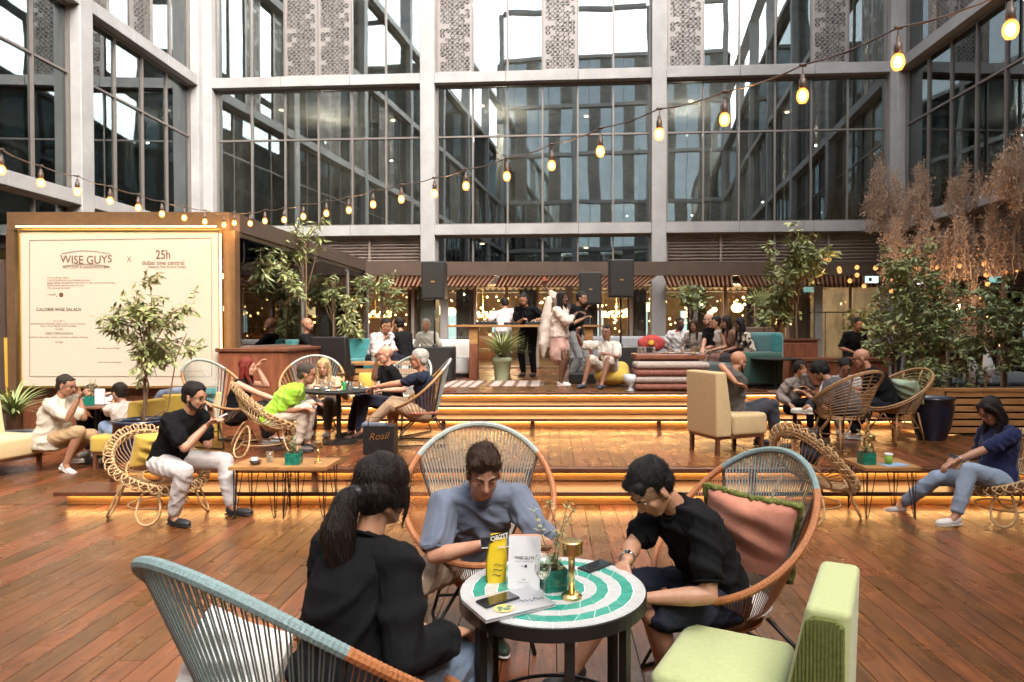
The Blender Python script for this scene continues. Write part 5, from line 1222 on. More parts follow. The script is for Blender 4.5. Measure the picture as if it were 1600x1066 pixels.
# platform group on the left
person('woman with red hair in a sleeveless black top, hand to her mouth', P(366, 652, 8.62), 96, s=.98, lean=8, slump=8, head=(0, 0), q=1, woman=True, hair=('bob', (.22, .028, .018)), skin=LIGHT, top=dict(c=(.007, .007, .008), sl=0), bot=dict(c=(.04, .03, .03), ln=1.9), hands=(P(402, 575, 8.7), P(440, 628, 8.5)), elb=((-.2, .2, -1), None), handdir=((0, .5, .8), None), feet=((-.1, .42, .3), (.1, .42, .3)))
person('man in a lime green shirt leaning on his knees', P(425, 658, 8.12), 100, s=1.04, lean=30, slump=10, head=(5, 8), q=1, fat=1.12, hair=('crop', (.07, .055, .045)), skin=MID, top=dict(c=(.36, .66, .05), sl=.55, w=1.15, e=.020, wr=1.2), bot=dict(c=(.56, .47, .38), ln=1.9), hands=(P(488, 634, 8.25), P(470, 640, 7.95)), elb=((0, 0, -1), (0, -.2, -1)), feet=((-.12, .36, .3), (.16, .30, .3)), shoes=(.08, .06, .05))
person('blonde woman in a beige cardigan facing us at the black table', P(514, 640, 9.6), 0, s=.97, lean=12, slump=8, head=(4, 6), q=1, woman=True, hair=('long', (.62, .42, .20)), skin=LIGHT, top=dict(c=(.56, .40, .27), sl=1.8), bot=dict(c=(.12, .09, .08), ln=1.9), hands=(P(532, 607, 9.15), P(492, 608, 9.15)), feet=((-.1, .35, .3), (.1, .35, .3)), lipc=(.5, .14, .1))
person('balding man in a black shirt drinking from a glass', P(614, 632, 9.35), -62, s=1.04, lean=2, slump=5, head=(0, 2), q=1, fat=1.12, hair=('bald', (0, 0, 0)), skin=LIGHT, top=dict(c=(.007, .007, .008), sl=.5, w=1.15), bot=dict(c=(.03, .03, .05), ln=1.9), hands=(P(600, 610, 9.), P(588, 566, 9.1)), elb=(None, (.3, .3, -1)), handdir=(None, (-.4, .2, .9)), feet=((-.2, .5, .3), (.1, .55, .3)), shoes=(.06, .03, .02))
person('white haired man with glasses in a navy shirt, hands clasped on his knee', P(664, 646, 8.70), -86, s=1.04, lean=-2, slump=6, head=(-2, 4), q=1, hair=('short', (.62, .58, .52)), glasses='thin', skin=(.50, .25, .15), top=dict(c=(.02, .025, .045), sl=.5, w=1.1), bot=dict(c=(.44, .30, .19), ln=1.88), hands=(P(580, 606, 8.55), P(576, 609, 8.62)), elb=((-.2, 0, -1), (.2, 0, -1)), feet=((-.05, .72, .42, -10, 20), (.12, .42, .3)), knee=((.1, 1, 1.2), (0, 1, .9)), shoes=(.08, .035, .025))
# stage left
person('bald bearded man in black sitting back in a teal armchair', P(487, 568, 12.2), 88, s=1.05, lean=-14, slump=4, head=(0, -4), q=1, hair=('bald', (0, 0, 0)), beard=(.015, .01, .008), skin=MID, top=dict(c=(.007, .007, .008), sl=.5), bot=dict(c=(.05, .05, .06), ln=1.9), hands=(P(518, 543, 12.3), P(515, 546, 12.)), feet=((-.1, .5, .75), (.1, .5, .75)))
person('man in a white jacket leaning forward at the crate table', P(586, 560, 12.6), 50, s=1.03, lean=20, slump=10, head=(5, 14), q=1, hair=('short', (.02, .014, .01)), skin=MID, top=dict(c=(.62, .58, .58), sl=1.8, w=1.2), bot=dict(c=(.03, .03, .04), ln=1.9), hands=(P(604, 524, 12.5), P(600, 532, 12.4)), elb=((0, 0, -1), (0, 0, -1)), feet=((-.1, .4, .75), (.1, .4, .75)))
person('man in a black shirt with his back to us, hand raised to his head', P(636, 560, 12.9), -130, s=1.03, lean=14, slump=8, head=(0, 10), q=1, hair=('short', (.015, .01, .008)), skin=MID, top=dict(c=(.007, .007, .008), sl=.6, w=1.1), bot=dict(c=(.03, .03, .04), ln=1.9), hands=(P(614, 512, 13.1), P(616, 548, 12.8)), elb=((-.3, .5, -1), None), handdir=((0, 0, 1), None), feet=((-.1, .4, .75), (.1, .4, .75)))
person('grey haired man in a patterned cream shirt sitting on the white bench', P(670, 556, 14.3), -12, s=1.0, lean=4, head=(0, 8), q=0, hair=('crop', (.35, .3, .25)), skin=LIGHT, top=dict(c=(.50, .47, .38), sl=.6), bot=dict(c=(.3, .25, .2), ln=1.9), feet=((-.1, .45, .75), (.1, .45, .75)))
# disc jockeys and dancers
person('disc jockey in a white shirt with pink back print, head bowed', (P(786, 520, 14.75).x, 14.75, 1.70), 172, s=1.03, lean=12, slump=14, turn=-20, head=(40, 22), q=0, hair=('short', (.012, .009, .008)), skin=MID, top=dict(c=(.62, .55, .55), sl=.6, e=.024), bot=dict(c=(.3, .28, .22), ln=1.9), hands=((-.2, .25, 1.95), (.2, .3, 1.95)), feet=((-.1, 0, .75), (.1, 0, .75)))
person('bearded disc jockey in a black shirt bending over the mixer', (P(826, 520, 14.5).x, 14.5, 1.72), -20, s=1.08, lean=8, slump=14, head=(0, 24), q=1, hair=('crop', (.015, .01, .008)), beard=(.015, .01, .008), skin=MID, top=dict(c=(.007, .007, .008), sl=.5, w=1.2, e=.024), bot=dict(c=(.012, .012, .014), ln=1.95), hands=(P(838, 500, 14.2), P(816, 500, 14.2)), feet=((-.12, 0, .75), (.12, 0, .75)), shoes=(.02, .02, .02))
_, dn = person('dancing woman in an open white shirt and pink dress, arm raised with a drink', (P(874, 560, 12.1).x, 12.1, 1.64), 62, s=.99, lean=2, slump=2, turn=0, head=(0, -2), q=1, woman=True, fat=1.25, hair=('long', (.02, .012, .012)), skin=DARK,
    top=dict(c=(.68, .56, .48), sl=1.45, w=1.25, e=.022, wr=1.), bot=dict(c=(.60, .36, .30), ln=.55, w=1.15, name='dress'), hands=(P(850, 446, 12.2), P(902, 489, 11.95)), elb=((-.3, 0, .6), (.5, 0, -1)), handdir=((0, 0, 1), (0, 1, .1)), feet=((-.10, -.02, .75, -10), (.12, .08, .75, 20)), knee=((0, 1, 0), (0, 1, 0)), shoes=(.66, .6, .56))
t_ = [o for o in COL.objects if o.name.startswith('person') and o.get('label', '').startswith('dancing woman')][0]
b = Blob(.012)
a_, e_ = dn['sh'][0], dn['wr'][0]; f_ = dn['F']
pts = [P(850, 452, 12.2), P(838, 500, 12.25), P(842, 545, 12.2), P(848, 557, 12.2)]
b.chain([P(858, 468, 12.12), P(853, 500, 12.15), P(849, 538, 12.15), P(849, 557, 12.15)], [.055, .095, .085, .02]); b.cap(P(868, 496, 12.12), P(860, 540, 12.15), .09, .05)
b.build('open_shirt', cloth_mat((.70, .60, .52)), t_, smooth=5, wr=.007, wscale=12)
b = Blob(.012); b.chain([P(872, 520, 12.05), P(872, 548, 12.05), P(872, 556, 12.05)], [.13, .155, .15]); b.build('dress', cloth_mat((.58, .36, .30)), t_, smooth=3, wr=.008)
person('man in a black hooded top and grey trousers talking to the dancer', (P(897, 535, 13.1).x, 13.1, 1.66), 68, s=1.05, lean=4, slump=6, head=(0, 12), q=1, hair=('crop', (.015, .01, .008)), beard=(.02, .012, .01), skin=MID, top=dict(c=(.007, .007, .008), sl=1.0, w=1.1, hood=1), bot=dict(c=(.22, .22, .22), ln=1.95), hands=(P(914, 488, 13.3), P(911, 498, 12.9)), elb=((0, -.4, -1), (.2, -.4, -1)), feet=((-.1, .05, .75), (.1, -.05, .75)), shoes=(.3, .28, .26))
_, stn = person('laughing man in white on the yellow pouf with a raised fist', P(952, 580, 11.95), -28, s=1.03, lean=6, slump=4, head=(-6, -2), q=1, hair=('crop', (.012, .009, .008)), glasses='thick', skin=(.26, .13, .08), fat=1.06,
    top=dict(c=(.64, .58, .50), sl=.6, w=1.2, e=.022), bot=dict(c=(.58, .50, .42), ln=.9, w=1.2), hands=(P(940, 552, 11.6), P(902, 523, 11.75)), elb=((-1, .1, -.6), (.9, .1, -.7)), handdir=((0.2, .3, -1), (0, 0, 1)), curl=1.1, feet=((-.08, .5, .75, 10), (.26, .48, .75, -10)), knee=((-.25, 1, 1.3), (.35, 1, 1.3)), shoes=(.05, .06, .09))
# right bench group
person('man in a white shirt with a red round emblem on the grey bench', P(1059, 556, 14.2), 8, s=1.03, lean=4, head=(0, 4), q=1, hair=('crop', (.015, .01, .008)), beard=(.015, .01, .008), skin=DARK, top=dict(c=(.66, .62, .60), sl=.6, w=1.2, e=.024), bot=dict(c=(.4, .38, .36), ln=1.9), feet=((-.1, .45, .75), (.1, .45, .75)), hands=(P(1072, 540, 13.9), P(1046, 545, 13.9)))
person('woman with long brown hair beside the man with the red emblem', P(1086, 556, 13.9), -20, s=.95, lean=4, head=(-10, 10), q=1, woman=True, hair=('long', (.05, .025, .015)), skin=MID, top=dict(c=(.35, .28, .24), sl=.6), bot=dict(c=(.2, .18, .16), ln=1.9), feet=((-.1, .45, .75), (.1, .45, .75)))
person('bald man with a red beard in black, legs crossed, on the right sofa', P(1112, 556, 13.1), -72, s=1.04, lean=-4, head=(-10, 0), q=1, hair=('bald', (0, 0, 0)), beard=(.12, .04, .02), glasses='thin', skin=LIGHT, top=dict(c=(.007, .007, .008), sl=.55), bot=dict(c=(.16, .10, .05), ln=1.9), feet=((-.1, .7, .95, 0, 10), (.1, .4, .75)), hands=(P(1092, 548, 13.), P(1098, 545, 12.8)))
person('woman in a white top with tied dark hair sitting in profile', P(1128, 556, 12.9), -78, s=.97, lean=4, head=(0, 4), q=1, woman=True, hair=('bun', (.02, .012, .01)), skin=TAN, top=dict(c=(.62, .52, .44), sl=0), bot=dict(c=(.3, .2, .15), ln=1.9), feet=((-.1, .45, .75), (.1, .45, .75)))
person('woman with dark hair and bare shoulders between her friends on the sofa', P(1147, 556, 12.7), -70, s=.97, lean=8, head=(0, 8), q=1, woman=True, hair=('long', (.02, .012, .01)), skin=MID, top=dict(c=(.30, .16, .10), sl=0), bot=dict(c=(.2, .1, .08), ln=1.9), feet=((-.1, .45, .75), (.1, .45, .75)))
person('woman with long black hair in a black and cream patterned blouse', P(1168, 562, 12.35), -75, s=.98, lean=6, head=(0, 8), q=1, woman=True, hair=('long', (.010, .008, .010)), skin=DARK, top=dict(c=(.2, .17, .14), sl=.7), bot=dict(c=(.05, .04, .04), ln=1.9), feet=((-.1, .45, .75), (.1, .45, .75)))
for o in list(COL.objects):
    if o.name.startswith('shirt') and o.parent and o.parent.get('label', '').startswith('woman with long black hair in'):
        o.data.materials.clear(); o.data.materials.append(mat('floral_cloth', (.58, .48, .36), .8, col2=(.012, .010, .012), scale=14))
        b_ = o.data.materials[0].node_tree
        for n_ in b_.nodes:
            if n_.type == 'MAP_RANGE': n_.inputs[1].default_value = .47; n_.inputs[2].default_value = .52
    if o.name.startswith('shirt') and o.parent and o.parent.get('label', '').startswith('man in a white shirt with a red'):
        c = P(1059, 523, 14.0); MB().lathe([(.085, 0), (.085, .004)], (0, 0, 0), n=16); m_ = MB(); m_.ball((c.x, 14.2 - .150, c.z), (.09, .012, .09), 16, 8); m_.build('shirt_emblem', mat('red_print', (.45, .05, .03), .8), o.parent); m_ = MB(); m_.ball((c.x, 14.2 - .160, c.z), (.05, .012, .03), 12, 6); m_.build('shirt_emblem', mat('gold_print', (.6, .35, .08), .8), o.parent)
# right platform group
person('bald man in a grey hooded shirt, one arm over the yellow armchair', P(1150, 654, 8.30), 98, s=1.06, lean=-10, slump=8, turn=8, head=(6, 12), q=1, hair=('bald', (0, 0, 0)), beard=(.10, .05, .03), skin=(.52, .26, .15),
    top=dict(c=(.11, .10, .095), sl=.5, w=1.1, hood=1), bot=dict(c=(.045, .045, .055), ln=1.9), hands=(P(1180, 632, 8.55), P(1150, 598, 7.98)), elb=((0, -.2, -1), (.6, -1.2, .3)), handdir=((0, 1, -.1), (-.2, 1, -.2)), feet=((-.16, .36, .3, 0), (.14, .44, .3, 0)), shoes=(.04, .04, .05), knee=((0, 1, .8), (0, 1, .8)))
person('child in a grey patterned sweater resting a hand on one cheek', P(1238, 638, 8.9), 38, s=.80, lean=4, slump=6, head=(16, 4), q=1, hair=('kid', (.012, .009, .008)), skin=(.55, .30, .19), top=dict(c=(.27, .22, .19), sl=1.9, w=1.2), bot=dict(c=(.007, .007, .008), ln=1.9), hands=(P(1257, 585, 8.7), P(1232, 630, 8.6)), elb=((-.6, .1, -1), (.6, 0, -1)), handdir=((-.1, -.2, 1), None), feet=((-.1, .32, .45), (.1, .32, .45)))
_, gq = person('dark haired person in grey bending forward, white shoe on the knee', P(1340, 648, 8.3), -128, s=1.04, lean=30, slump=12, head=(5, 26), q=1, hair=('kid', (.012, .010, .010)), skin=TAN, top=dict(c=(.10, .088, .09), sl=.55, w=1.2, e=.022), bot=dict(c=(.03, .03, .035), ln=1.9), hands=(P(1262, 618, 8.3), P(1268, 612, 8.7)), elb=((-.3, 0, -1), (.3, 0, -1)), feet=(V(P(1262, 648, 8.0)), (.1, .4, .3)), knee=((-.9, .8, .3), (0, 1, .8)), shoes=(.64, .6, .52))
person('man with glasses in a white shirt looking down across the table', P(1312, 640, 9.8), -10, s=1.03, lean=10, slump=12, head=(0, 26), q=1, hair=('short', (.02, .014, .01)), glasses='thin', skin=MID, top=dict(c=(.60, .55, .52), sl=1.4, w=1.1), bot=dict(c=(.4, .36, .3), ln=1.9), hands=(P(1320, 612, 9.4), P(1296, 612, 9.4)), feet=((-.1, .4, .3), (.1, .4, .3)))
person('bald man in a black shirt with sunglasses on his head, seen from behind', P(1390, 634, 8.85), -118, s=1.05, lean=20, slump=10, head=(4, 14), q=1, fat=1.1, hair=('bald', (0, 0, 0)), glasses='thick', skin=(.52, .26, .16), top=dict(c=(.007, .007, .008), sl=1.0, w=1.15, e=.024, hem=1), bot=dict(c=(.02, .02, .03), ln=1.9), hands=(P(1335, 612, 9.1), P(1330, 606, 9.4)), feet=((-.1, .4, .3), (.1, .4, .3)))
_, nv = person('woman in a navy top and ripped light jeans looking at her phone', P(1556, 752, 6.28), -80, s=1.02, lean=-12, slump=10, head=(0, 30), q=1, woman=True, fat=1.12, hair=('long', (.016, .010, .009)), glasses='thin', skin=(.42, .22, .135),
    top=dict(c=(.016, .022, .075), sl=.6, w=1.1, e=.020), bot=dict(c=(.27, .34, .44), ln=1.84), hands=(P(1490, 722, 6.15), P(1500, 716, 6.45)), elb=((-.4, -.2, -1), (.4, -.2, -1)), feet=(P(1493, 822, 6.02), P(1408, 803, 6.62)), knee=((-.15, 1, 1.1), (.1, 1, .7)), shoes=(.66, .62, .58), watch=0)
person('man in a black shirt sitting far behind the bald man', P(1331, 558, 13.3), 10, s=1.0, lean=6, head=(0, 14), q=0, hair=('short', (.012, .009, .008)), skin=MID, top=dict(c=(.007, .007, .008), sl=.6), bot=dict(c=(.03, .03, .03), ln=1.9), feet=((-.1, .4, .75), (.1, .4, .75)))
person('man in a dark green jacket eating at the long table', P(1362, 560, 13.0), 60, s=1.03, lean=18, slump=10, head=(0, 14), q=0, hair=('short', (.03, .02, .015)), skin=LIGHT, top=dict(c=(.06, .07, .055), sl=1.8), bot=dict(c=(.03, .03, .03), ln=1.9), hands=(P(1392, 548, 12.8), P(1386, 550, 12.6)), feet=((-.1, .4, .75), (.1, .4, .75)))
# ------------------------------------------------------------------ mosaic table and what is on it
TX, TY, TR, TH = 0.0, 2.68, .368, .73
t = thing('mosaic_table', 'round green and white mosaic table in the foreground with black legs', 'table', (TX, TY, 0))
MB().lathe([(TR - .02, TH - .055), (TR, TH - .052), (TR, TH - .004), (TR - .004, TH - .002)], (TX, TY, 0), n=64).build('table_rim', 'black', t, smooth=False)
MB().lathe([(TR - .006, TH - .01), (TR - .006, TH - .0005)], (TX, TY, 0), n=64).build('grout_bed', 'grout', t)
def tile(poly, m, z=TH): 
    n = len(poly); MB().add([(x, y, z - .003) for x, y in poly] + [(x, y, z + .0015) for x, y in poly], [tuple(range(n))[::-1], tuple(range(n, 2 * n))] + [(i, (i + 1) % n, (i + 1) % n + n, i + n) for i in range(n)]).build('tile', m, t)
pc = lambda r, a: (TX + r * math.cos(a), TY + r * math.sin(a))
def white_ring(r0, r1, n, off=0):
    for i in range(n):
        a = 2 * PI * (i + off) / n; b = a + 2 * PI / n; g = .0012 / r1; g0 = .0012 / r0
        tile([pc(r0 + .001, a + g0), pc(r0 + .001, b - g0), pc(r1 - .001, b - g), pc(r1 - .001, a + g)][::1], 'tabletile_w')
def tri_ring(r0, r1, n):
    for i in range(n):
        a = 2 * PI * i / n; b = a + 2 * PI / n; m_ = (a + b) / 2; g = .006
        tile([pc(r0 + .0015, a + g), pc(r0 + .0015, b - g), pc(r1 - .004, m_)], 'tabletile_g')
        tile([pc(r1 - .0015, m_ + g), pc(r0 + .004, b), pc(r1 - .0015, b + (b - m_) - g)][::-1], 'tabletile_g')
white_ring(.318, .361, 44); tri_ring(.268, .316, 26); white_ring(.222, .266, 34); tri_ring(.172, .220, 20); white_ring(.130, .170, 24); tri_ring(.085, .128, 12); white_ring(.045, .083, 12)
tile([pc(.043, 2 * PI * i / 16) for i in range(16)], 'tabletile_g')
for a in (R(-38), R(218), R(40), R(140), R(-80)):
    x, y = pc(TR - .035, a); MB().box((x, y, (TH - .056) / 2), (.032, .032, TH - .056), a).build('leg', 'black', t)
MB().lathe([(TR - .06, TH - .08), (TR - .04, TH - .056)], (TX, TY, 0), n=40).build('under_ring', 'black', t)
MB().tube([pc(TR - .05, 2 * PI * i / 40) + (.22,) for i in range(40)], .008, 6, closed=True).build('lower_ring', 'black', t)
def on(px, py, h=TH + .0015):           # point of the table top seen at a picture place
    a = P(px, py, 1.); d = a - V((0, 0, CH)); k = (h - CH) / d.z; return V((0, 0, CH)) + d * k
# laptop with phone
a, b, c, d = on(722, 943), on(858, 932 + 34), on(776, 990), on(778, 926)
lt = thing('laptop', 'closed silver laptop with round yellow sticker overhanging the table edge', 'laptop', (a + b) / 2)
e1 = (on(776, 991) - on(722, 944)); e2 = (on(770, 926) - on(722, 944)); e1 = e1.normalized(); e2 = (e2 - e1 * e2.dot(e1)).normalized()
o = on(722, 944) + V((0, 0, .001)); 
def lap(u, v, z=0): return o + e1 * u * .205 + e2 * v * .285 + V((0, 0, .0165 + z))
mb = MB().obox(o, e1 * .205, e2 * .285, (0, 0, .0075)); mb.build('base', 'silver', lt, bevel=.003, seg=2); mb = MB().obox(o + V((0, 0, .009)), e1 * .205, e2 * .285, (0, 0, .0065)); mb.build('lid', 'silver', lt, bevel=.003, seg=2)
def disc(u, v, r, m, nm, par, z=0, n=24, f=lap, ex=None, ey=None, sq=1.):
    c = f(u, v, z); mb = MB(); mb.add([c + e1 * r * math.cos(2 * PI * i / n) + e2 * r * sq * math.sin(2 * PI * i / n) for i in range(n)], [tuple(range(n))]); mb.build(nm, m, par)
stk = mat('sticker_yellow', (.70, .50, .16), .5); stg = mat('sticker_green', (.10, .20, .12), .5)
disc(.74, .34, .037, stk, 'round_sticker', lt, .0008); 
for uu, vv, rr_ in ((.70, .30, .012), (.80, .36, .014), (.72, .42, .010), (.79, .27, .008)): disc(uu, vv, rr_, stg, 'sticker_print', lt, .0016, 9)
disc(.47, .52, .0105, 'darkink', 'fruit_emblem', lt, .0008); disc(.43, .56, .0035, 'darkink', 'emblem_leaf', lt, .0012, 8, sq=.5); disc(.50, .59, .0035, 'silver', 'emblem_bite', lt, .0016, 10)
sq_ = [(.62, .60 + .0), (.56, .64), (.66, .66), (.58, .70), (.68, .70), (.60, .75), (.70, .75), (.66, .80), (.58, .82), (.70, .86), (.64, .90), (.72, .92)]
MB().tube([lap(u + .02, v, .0016) for u, v in sq_], .0012, 4).build('handwriting', 'darkink', lt)
def phone(lab, p, q, w_=.074, z=.0):
    p, q = V(p), V(q); d = (q - p); d.z = 0; d = d.normalized(); s_ = d.cross(V((0, 0, 1)))
    t = thing('phone', lab, 'phone', p); MB().obox(p - s_ * w_ / 2 + V((0, 0, z)), s_ * w_, d * .15, (0, 0, .009)).build('case', 'blackplastic', t, bevel=.004, seg=2)
    MB().obox(p - s_ * (w_ / 2 - .004) + d * .004 + V((0, 0, z + .0092)), s_ * (w_ - .008), d * .142, (0, 0, .0006)).build('screen', 'phone', t); return t
p_ = lap(.14, .25); phone('black phone lying on the silver laptop', on(751, 947, TH + .017), on(795, 934, TH + .017), z=.0)
phone('black phone lying on the mosaic by the gold lamp', on(912, 893), on(946, 880))
# yellow snack bag
sb = thing('snack_bag', 'standing yellow and black snack bag on the mosaic table', 'snack bag', on(775, 905))
c = on(775, 908); ang = R(18); X_ = V((math.cos(ang), math.sin(ang), 0)); Y_ = V((-math.sin(ang), math.cos(ang), 0)); Zv = V((0, 0, 1))
def bagp(u, v, s_):            # u -1..1, v 0..1, s side
    th = .026 * max(0, 1 - v) ** .6 * (1 - .5 * abs(u) ** 3) + .001; return c + X_ * u * .037 * (1 + .10 * math.sin(v * 5)) + Y_ * (-s_ * th) + Zv * (.195 * v) + X_ * .012 * v * v
mb = MB(); nu, nv = 8, 12
for s_ in (1, -1):
    vs = [bagp(-1 + 2 * i / nu, j / nv, s_) for j in range(nv + 1) for i in range(nu + 1)]; fs = [(j * (nu + 1) + i, j * (nu + 1) + i + 1, (j + 1) * (nu + 1) + i + 1, (j + 1) * (nu + 1) + i) for j in range(nv) for i in range(nu)]
    mb.add(vs, fs if s_ > 0 else [f[::-1] for f in fs])
mb.build('bag', mat('bag_yellow', (.72, .50, .02), .35, coat=.3, bump=.3, bscale=25), sb, smooth=True)
q = [bagp(-1.02, .80, 1.08), bagp(1.02, .93, 1.1), bagp(1.02, 1.03, 1.2), bagp(-1.02, .97, 1.2)]; q = [x + Y_ * -.003 for x in q]; MB().add(q, [(0, 1, 2, 3)]).build('black_band', 'blackplastic', sb)
text_mb('OBZIT', .026, bagp(.02, .93, 1.2) + Y_ * -.006, (X_ + Zv * .16).normalized(), (Zv - X_ * .16).normalized(), 'lettering', 'white', sb, bold=.03)
text_mb('jerky', .015, bagp(.35, .74, 1.2) + Y_ * -.006, X_, Zv, 'lettering', 'white', sb, bold=.03)
for i in range(3): MB().tube([bagp(-.55 + .1 * i + .9 * k / 6, .18 + .1 * i + .02 * math.sin(k), 1) + Y_ * -.004 for k in range(7)], .0013, 4).build('black_line', 'darkink', sb)
# menu card
mc = thing('menu_card', 'white menu card with WISE GUYS lettering standing on the mosaic table', 'menu', on(820, 916)); a, b = on(793, 919), on(843, 921)
X2 = (b - a).normalized(); Nn = X2.cross(Zv); up = (Zv * .96 - Nn * .20).normalized(); wv = (b - a).length
MB().obox(a, X2 * wv, up * .20, Nn * -.0015).build('front_leaf', 'paper', mc); MB().obox(a - Nn * .075, X2 * wv, (up * .20 + Nn * .075) , Nn * -.0015).build('back_leaf', 'paper', mc)
mid = a + X2 * wv / 2 + Nn * .001
text_mb('WISE GUYS', .0165, mid + up * .118, X2, up, 'lettering', 'darkink', mc, arc=-.5, bold=.01, xs=.95); text_mb('NOT JUST A SANDWICH BAR', .0055, mid + up * .103, X2, up, 'lettering', 'darkink', mc)
text_mb('25h', .010, mid + up * .035, X2, up, 'lettering', 'darkink', mc); text_mb('dubai one central', .006, mid + up * .024, X2, up, 'lettering', 'darkink', mc)
MB().tube([mid + up * .087 - X2 * .012 + Nn * .001, mid + up * .085 + Nn * .001], .0008, 4).build('fork_mark', 'darkink', mc); MB().obox(mid + up * .080 + X2 * .002, X2 * .010, up * .010, Nn * .0005).build('fist_mark', 'darkink', mc)
# wine glass
wg = thing('wine_glass', 'nearly empty wine glass in front of the menu card', 'glass', on(848, 946)); c = on(848, 946)
MB().lathe([(.030, 0), (.030, .0015), (.006, .006), (.0032, .012), (.0030, .085), (.010, .095), (.024, .112), (.031, .132), (.032, .150), (.026, .185), (.0245, .185), (.0305, .150), (.0295, .133), (.022, .114), (.008, .099), (.001, .097)], c, n=28).build('bowl_and_stem', 'tumbler', wg, smooth=True)
MB().lathe([(.001, .0985), (.008, .100), (.021, .1145), (.024, .120), (.001, .120)], c, n=24).build('wine', mat('white_wine', (.75, .70, .5), .1, trans=.8), wg, smooth=True)
# gold lamps
def gold_lamp(lab, c, k=1., grp='small gold table lamps'):
    t = thing('table_lamp', lab, 'lamp', c, group=grp)
    MB().lathe([(.040 * k, 0), (.040 * k, .010 * k), (.030 * k, .018 * k), (.011 * k, .021 * k)], c, n=28).build('base', 'brass', t)
    MB().lathe([(.0125 * k, .02 * k), (.0125 * k, .175 * k)], c, n=18).build('stem', 'brass', t, smooth=True)
    MB().lathe([(.020 * k, .168 * k), (.042 * k, .170 * k), (.042 * k, .215 * k), (.039 * k, .218 * k), (.012 * k, .219 * k)], c, n=30).build('shade', 'brass', t); return t
gold_lamp('gold lamp standing on the mosaic table', on(893, 934)); gold_lamp('gold lamp on the joined hairpin tables', V((-2.20, 6.38, .495)), .95)
gold_lamp('cream and gold lamp on the single hairpin table', V((3.05, 6.55, .495)), 1.1); gold_lamp('gold lamp among plates on the round black table', V((-2.70, 8.72, .98)), 1.0)
# green tiled pots with sprigs
def leaf(mb, p, d, up, ln, wd, tint):
    d = unit(d); s_ = d.cross(unit(up)); s_ = s_.normalized() if s_.length > 1e-4 else frame_of(d)[0]; n = s_.cross(d)
    mb.add([p, p + d * ln * .45 + s_ * wd - n * wd * .25, p + d * ln - n * ln * .12, p + d * ln * .45 - s_ * wd - n * wd * .25], [(0, 1, 2), (0, 2, 3)], tint)
def tiled_pot(lab, c, w_=.10, h=.095, grp='green tiled pots', sprig=.22, seed=1, rot=.3):
    t = thing('tiled_pot', lab, 'plant pot', c, rot, grp); rnd = random.Random(seed); n = 5; q = w_ / n
    MB().box(c + V((0, 0, h / 2 - .002)), (w_ - .006, w_ - .006, h - .006), rot).build('core', 'greentile', t)
    for side in range(4):
        a = rot + side * PI / 2; X1 = V((math.cos(a), math.sin(a), 0)); N1 = V((math.sin(a), -math.cos(a), 0))
        for i in range(n):
            for j in range(n):
                p = c + X1 * (-w_ / 2 + q * (i + .5)) + N1 * (w_ / 2 - .001) + Zv * (h / n * (j + .5)); MB().obox(p - X1 * q * .47 - Zv * h / n * .47, X1 * q * .94, Zv * h / n * .94, N1 * rnd.uniform(.002, .0045)).build('tile', 'greentile', t)
    MB().box(c + V((0, 0, h - .006)), (w_ - .012, w_ - .012, .006), rot).build('soil', 'soil', t)
    pl = MB(); lv = MB()
    for k in range(4):
        a = rnd.uniform(0, 6.28); p = c + V((0, 0, h)); pts = [p]; d = V((.35 * math.cos(a), .35 * math.sin(a), 1)).normalized()
        for s_ in range(8):
            d = (d + V((rnd.gauss(0, .16), rnd.gauss(0, .16), .02))).normalized(); p = p + d * sprig / 8 * rnd.uniform(.8, 1.2); pts.append(p)
            for _ in range(5):
                dd = V((rnd.gauss(0, 1), rnd.gauss(0, 1), rnd.gauss(.3, .6))).normalized(); leaf(lv, p + dd * .006, dd, Zv, rnd.uniform(.014, .026), .006, rnd.random())
        pl.tube(pts, .0018, 4)
    for _ in range(60): 
        dd = V((rnd.gauss(0, 1), rnd.gauss(0, 1), rnd.gauss(.6, .6))).normalized(); leaf(lv, c + V((0, 0, h)) + dd * rnd.uniform(.01, w_ * .45), dd, Zv, .024, .008, rnd.random())
    pl.build('stems', 'bark', t); lv.build('leaves', 'leaf', t, kind='stuff'); return t
tiled_pot('green tiled pot with a tall thin sprig on the mosaic table', on(865, 925) + V((0, .035, 0)), .085, .085, sprig=.26, seed=3)
tiled_pot('green tiled pot with a small plant on the joined hairpin tables', V((-2.42, 6.36, .495)), .13, .11, sprig=.16, seed=4, rot=.1)
tiled_pot('green tiled pot on the single hairpin table', V((2.93, 6.36, .495)), .12, .11, sprig=.22, seed=6, rot=.05)
tiled_pot('green tiled pot between the two men at the brown table', V((-6.12, 9.02, .75)), .14, .12, sprig=.2, seed=7, rot=.1)
# small tableware
def tumbler(lab, c, r=.032, h=.09, m='tumbler', grp='clear drinking glasses'):
    t = thing('tumbler', lab, 'glass', c, group=grp); MB().lathe([(r * .85, 0), (r, h), (r * .93, h), (r * .8, .006), (.001, .006)], c, n=18).build('glass_wall', m, t, smooth=True)
    MB().lathe([(r * .78, .007), (r * .84, h * .5), (.001, h * .5)], c, n=16).build('drink', mat('cloudy_drink', (.7, .68, .62), .3, trans=.5), t); return t
tumbler('clear glass beside the ashtray on the hairpin table', V((-2.68, 6.45, .495)), .035, .10)
t = thing('ashtray', 'brown ashtray with cigarette ends near the man with the phone', 'ashtray', V((-2.76, 6.32, .495))); MB().lathe([(.035, 0), (.055, .035), (.050, .035), (.032, .008), (.001, .008)], (-2.76, 6.32, .495), n=20).build('bowl', mat('brown_glass', (.06, .03, .02), .2), t, smooth=True)
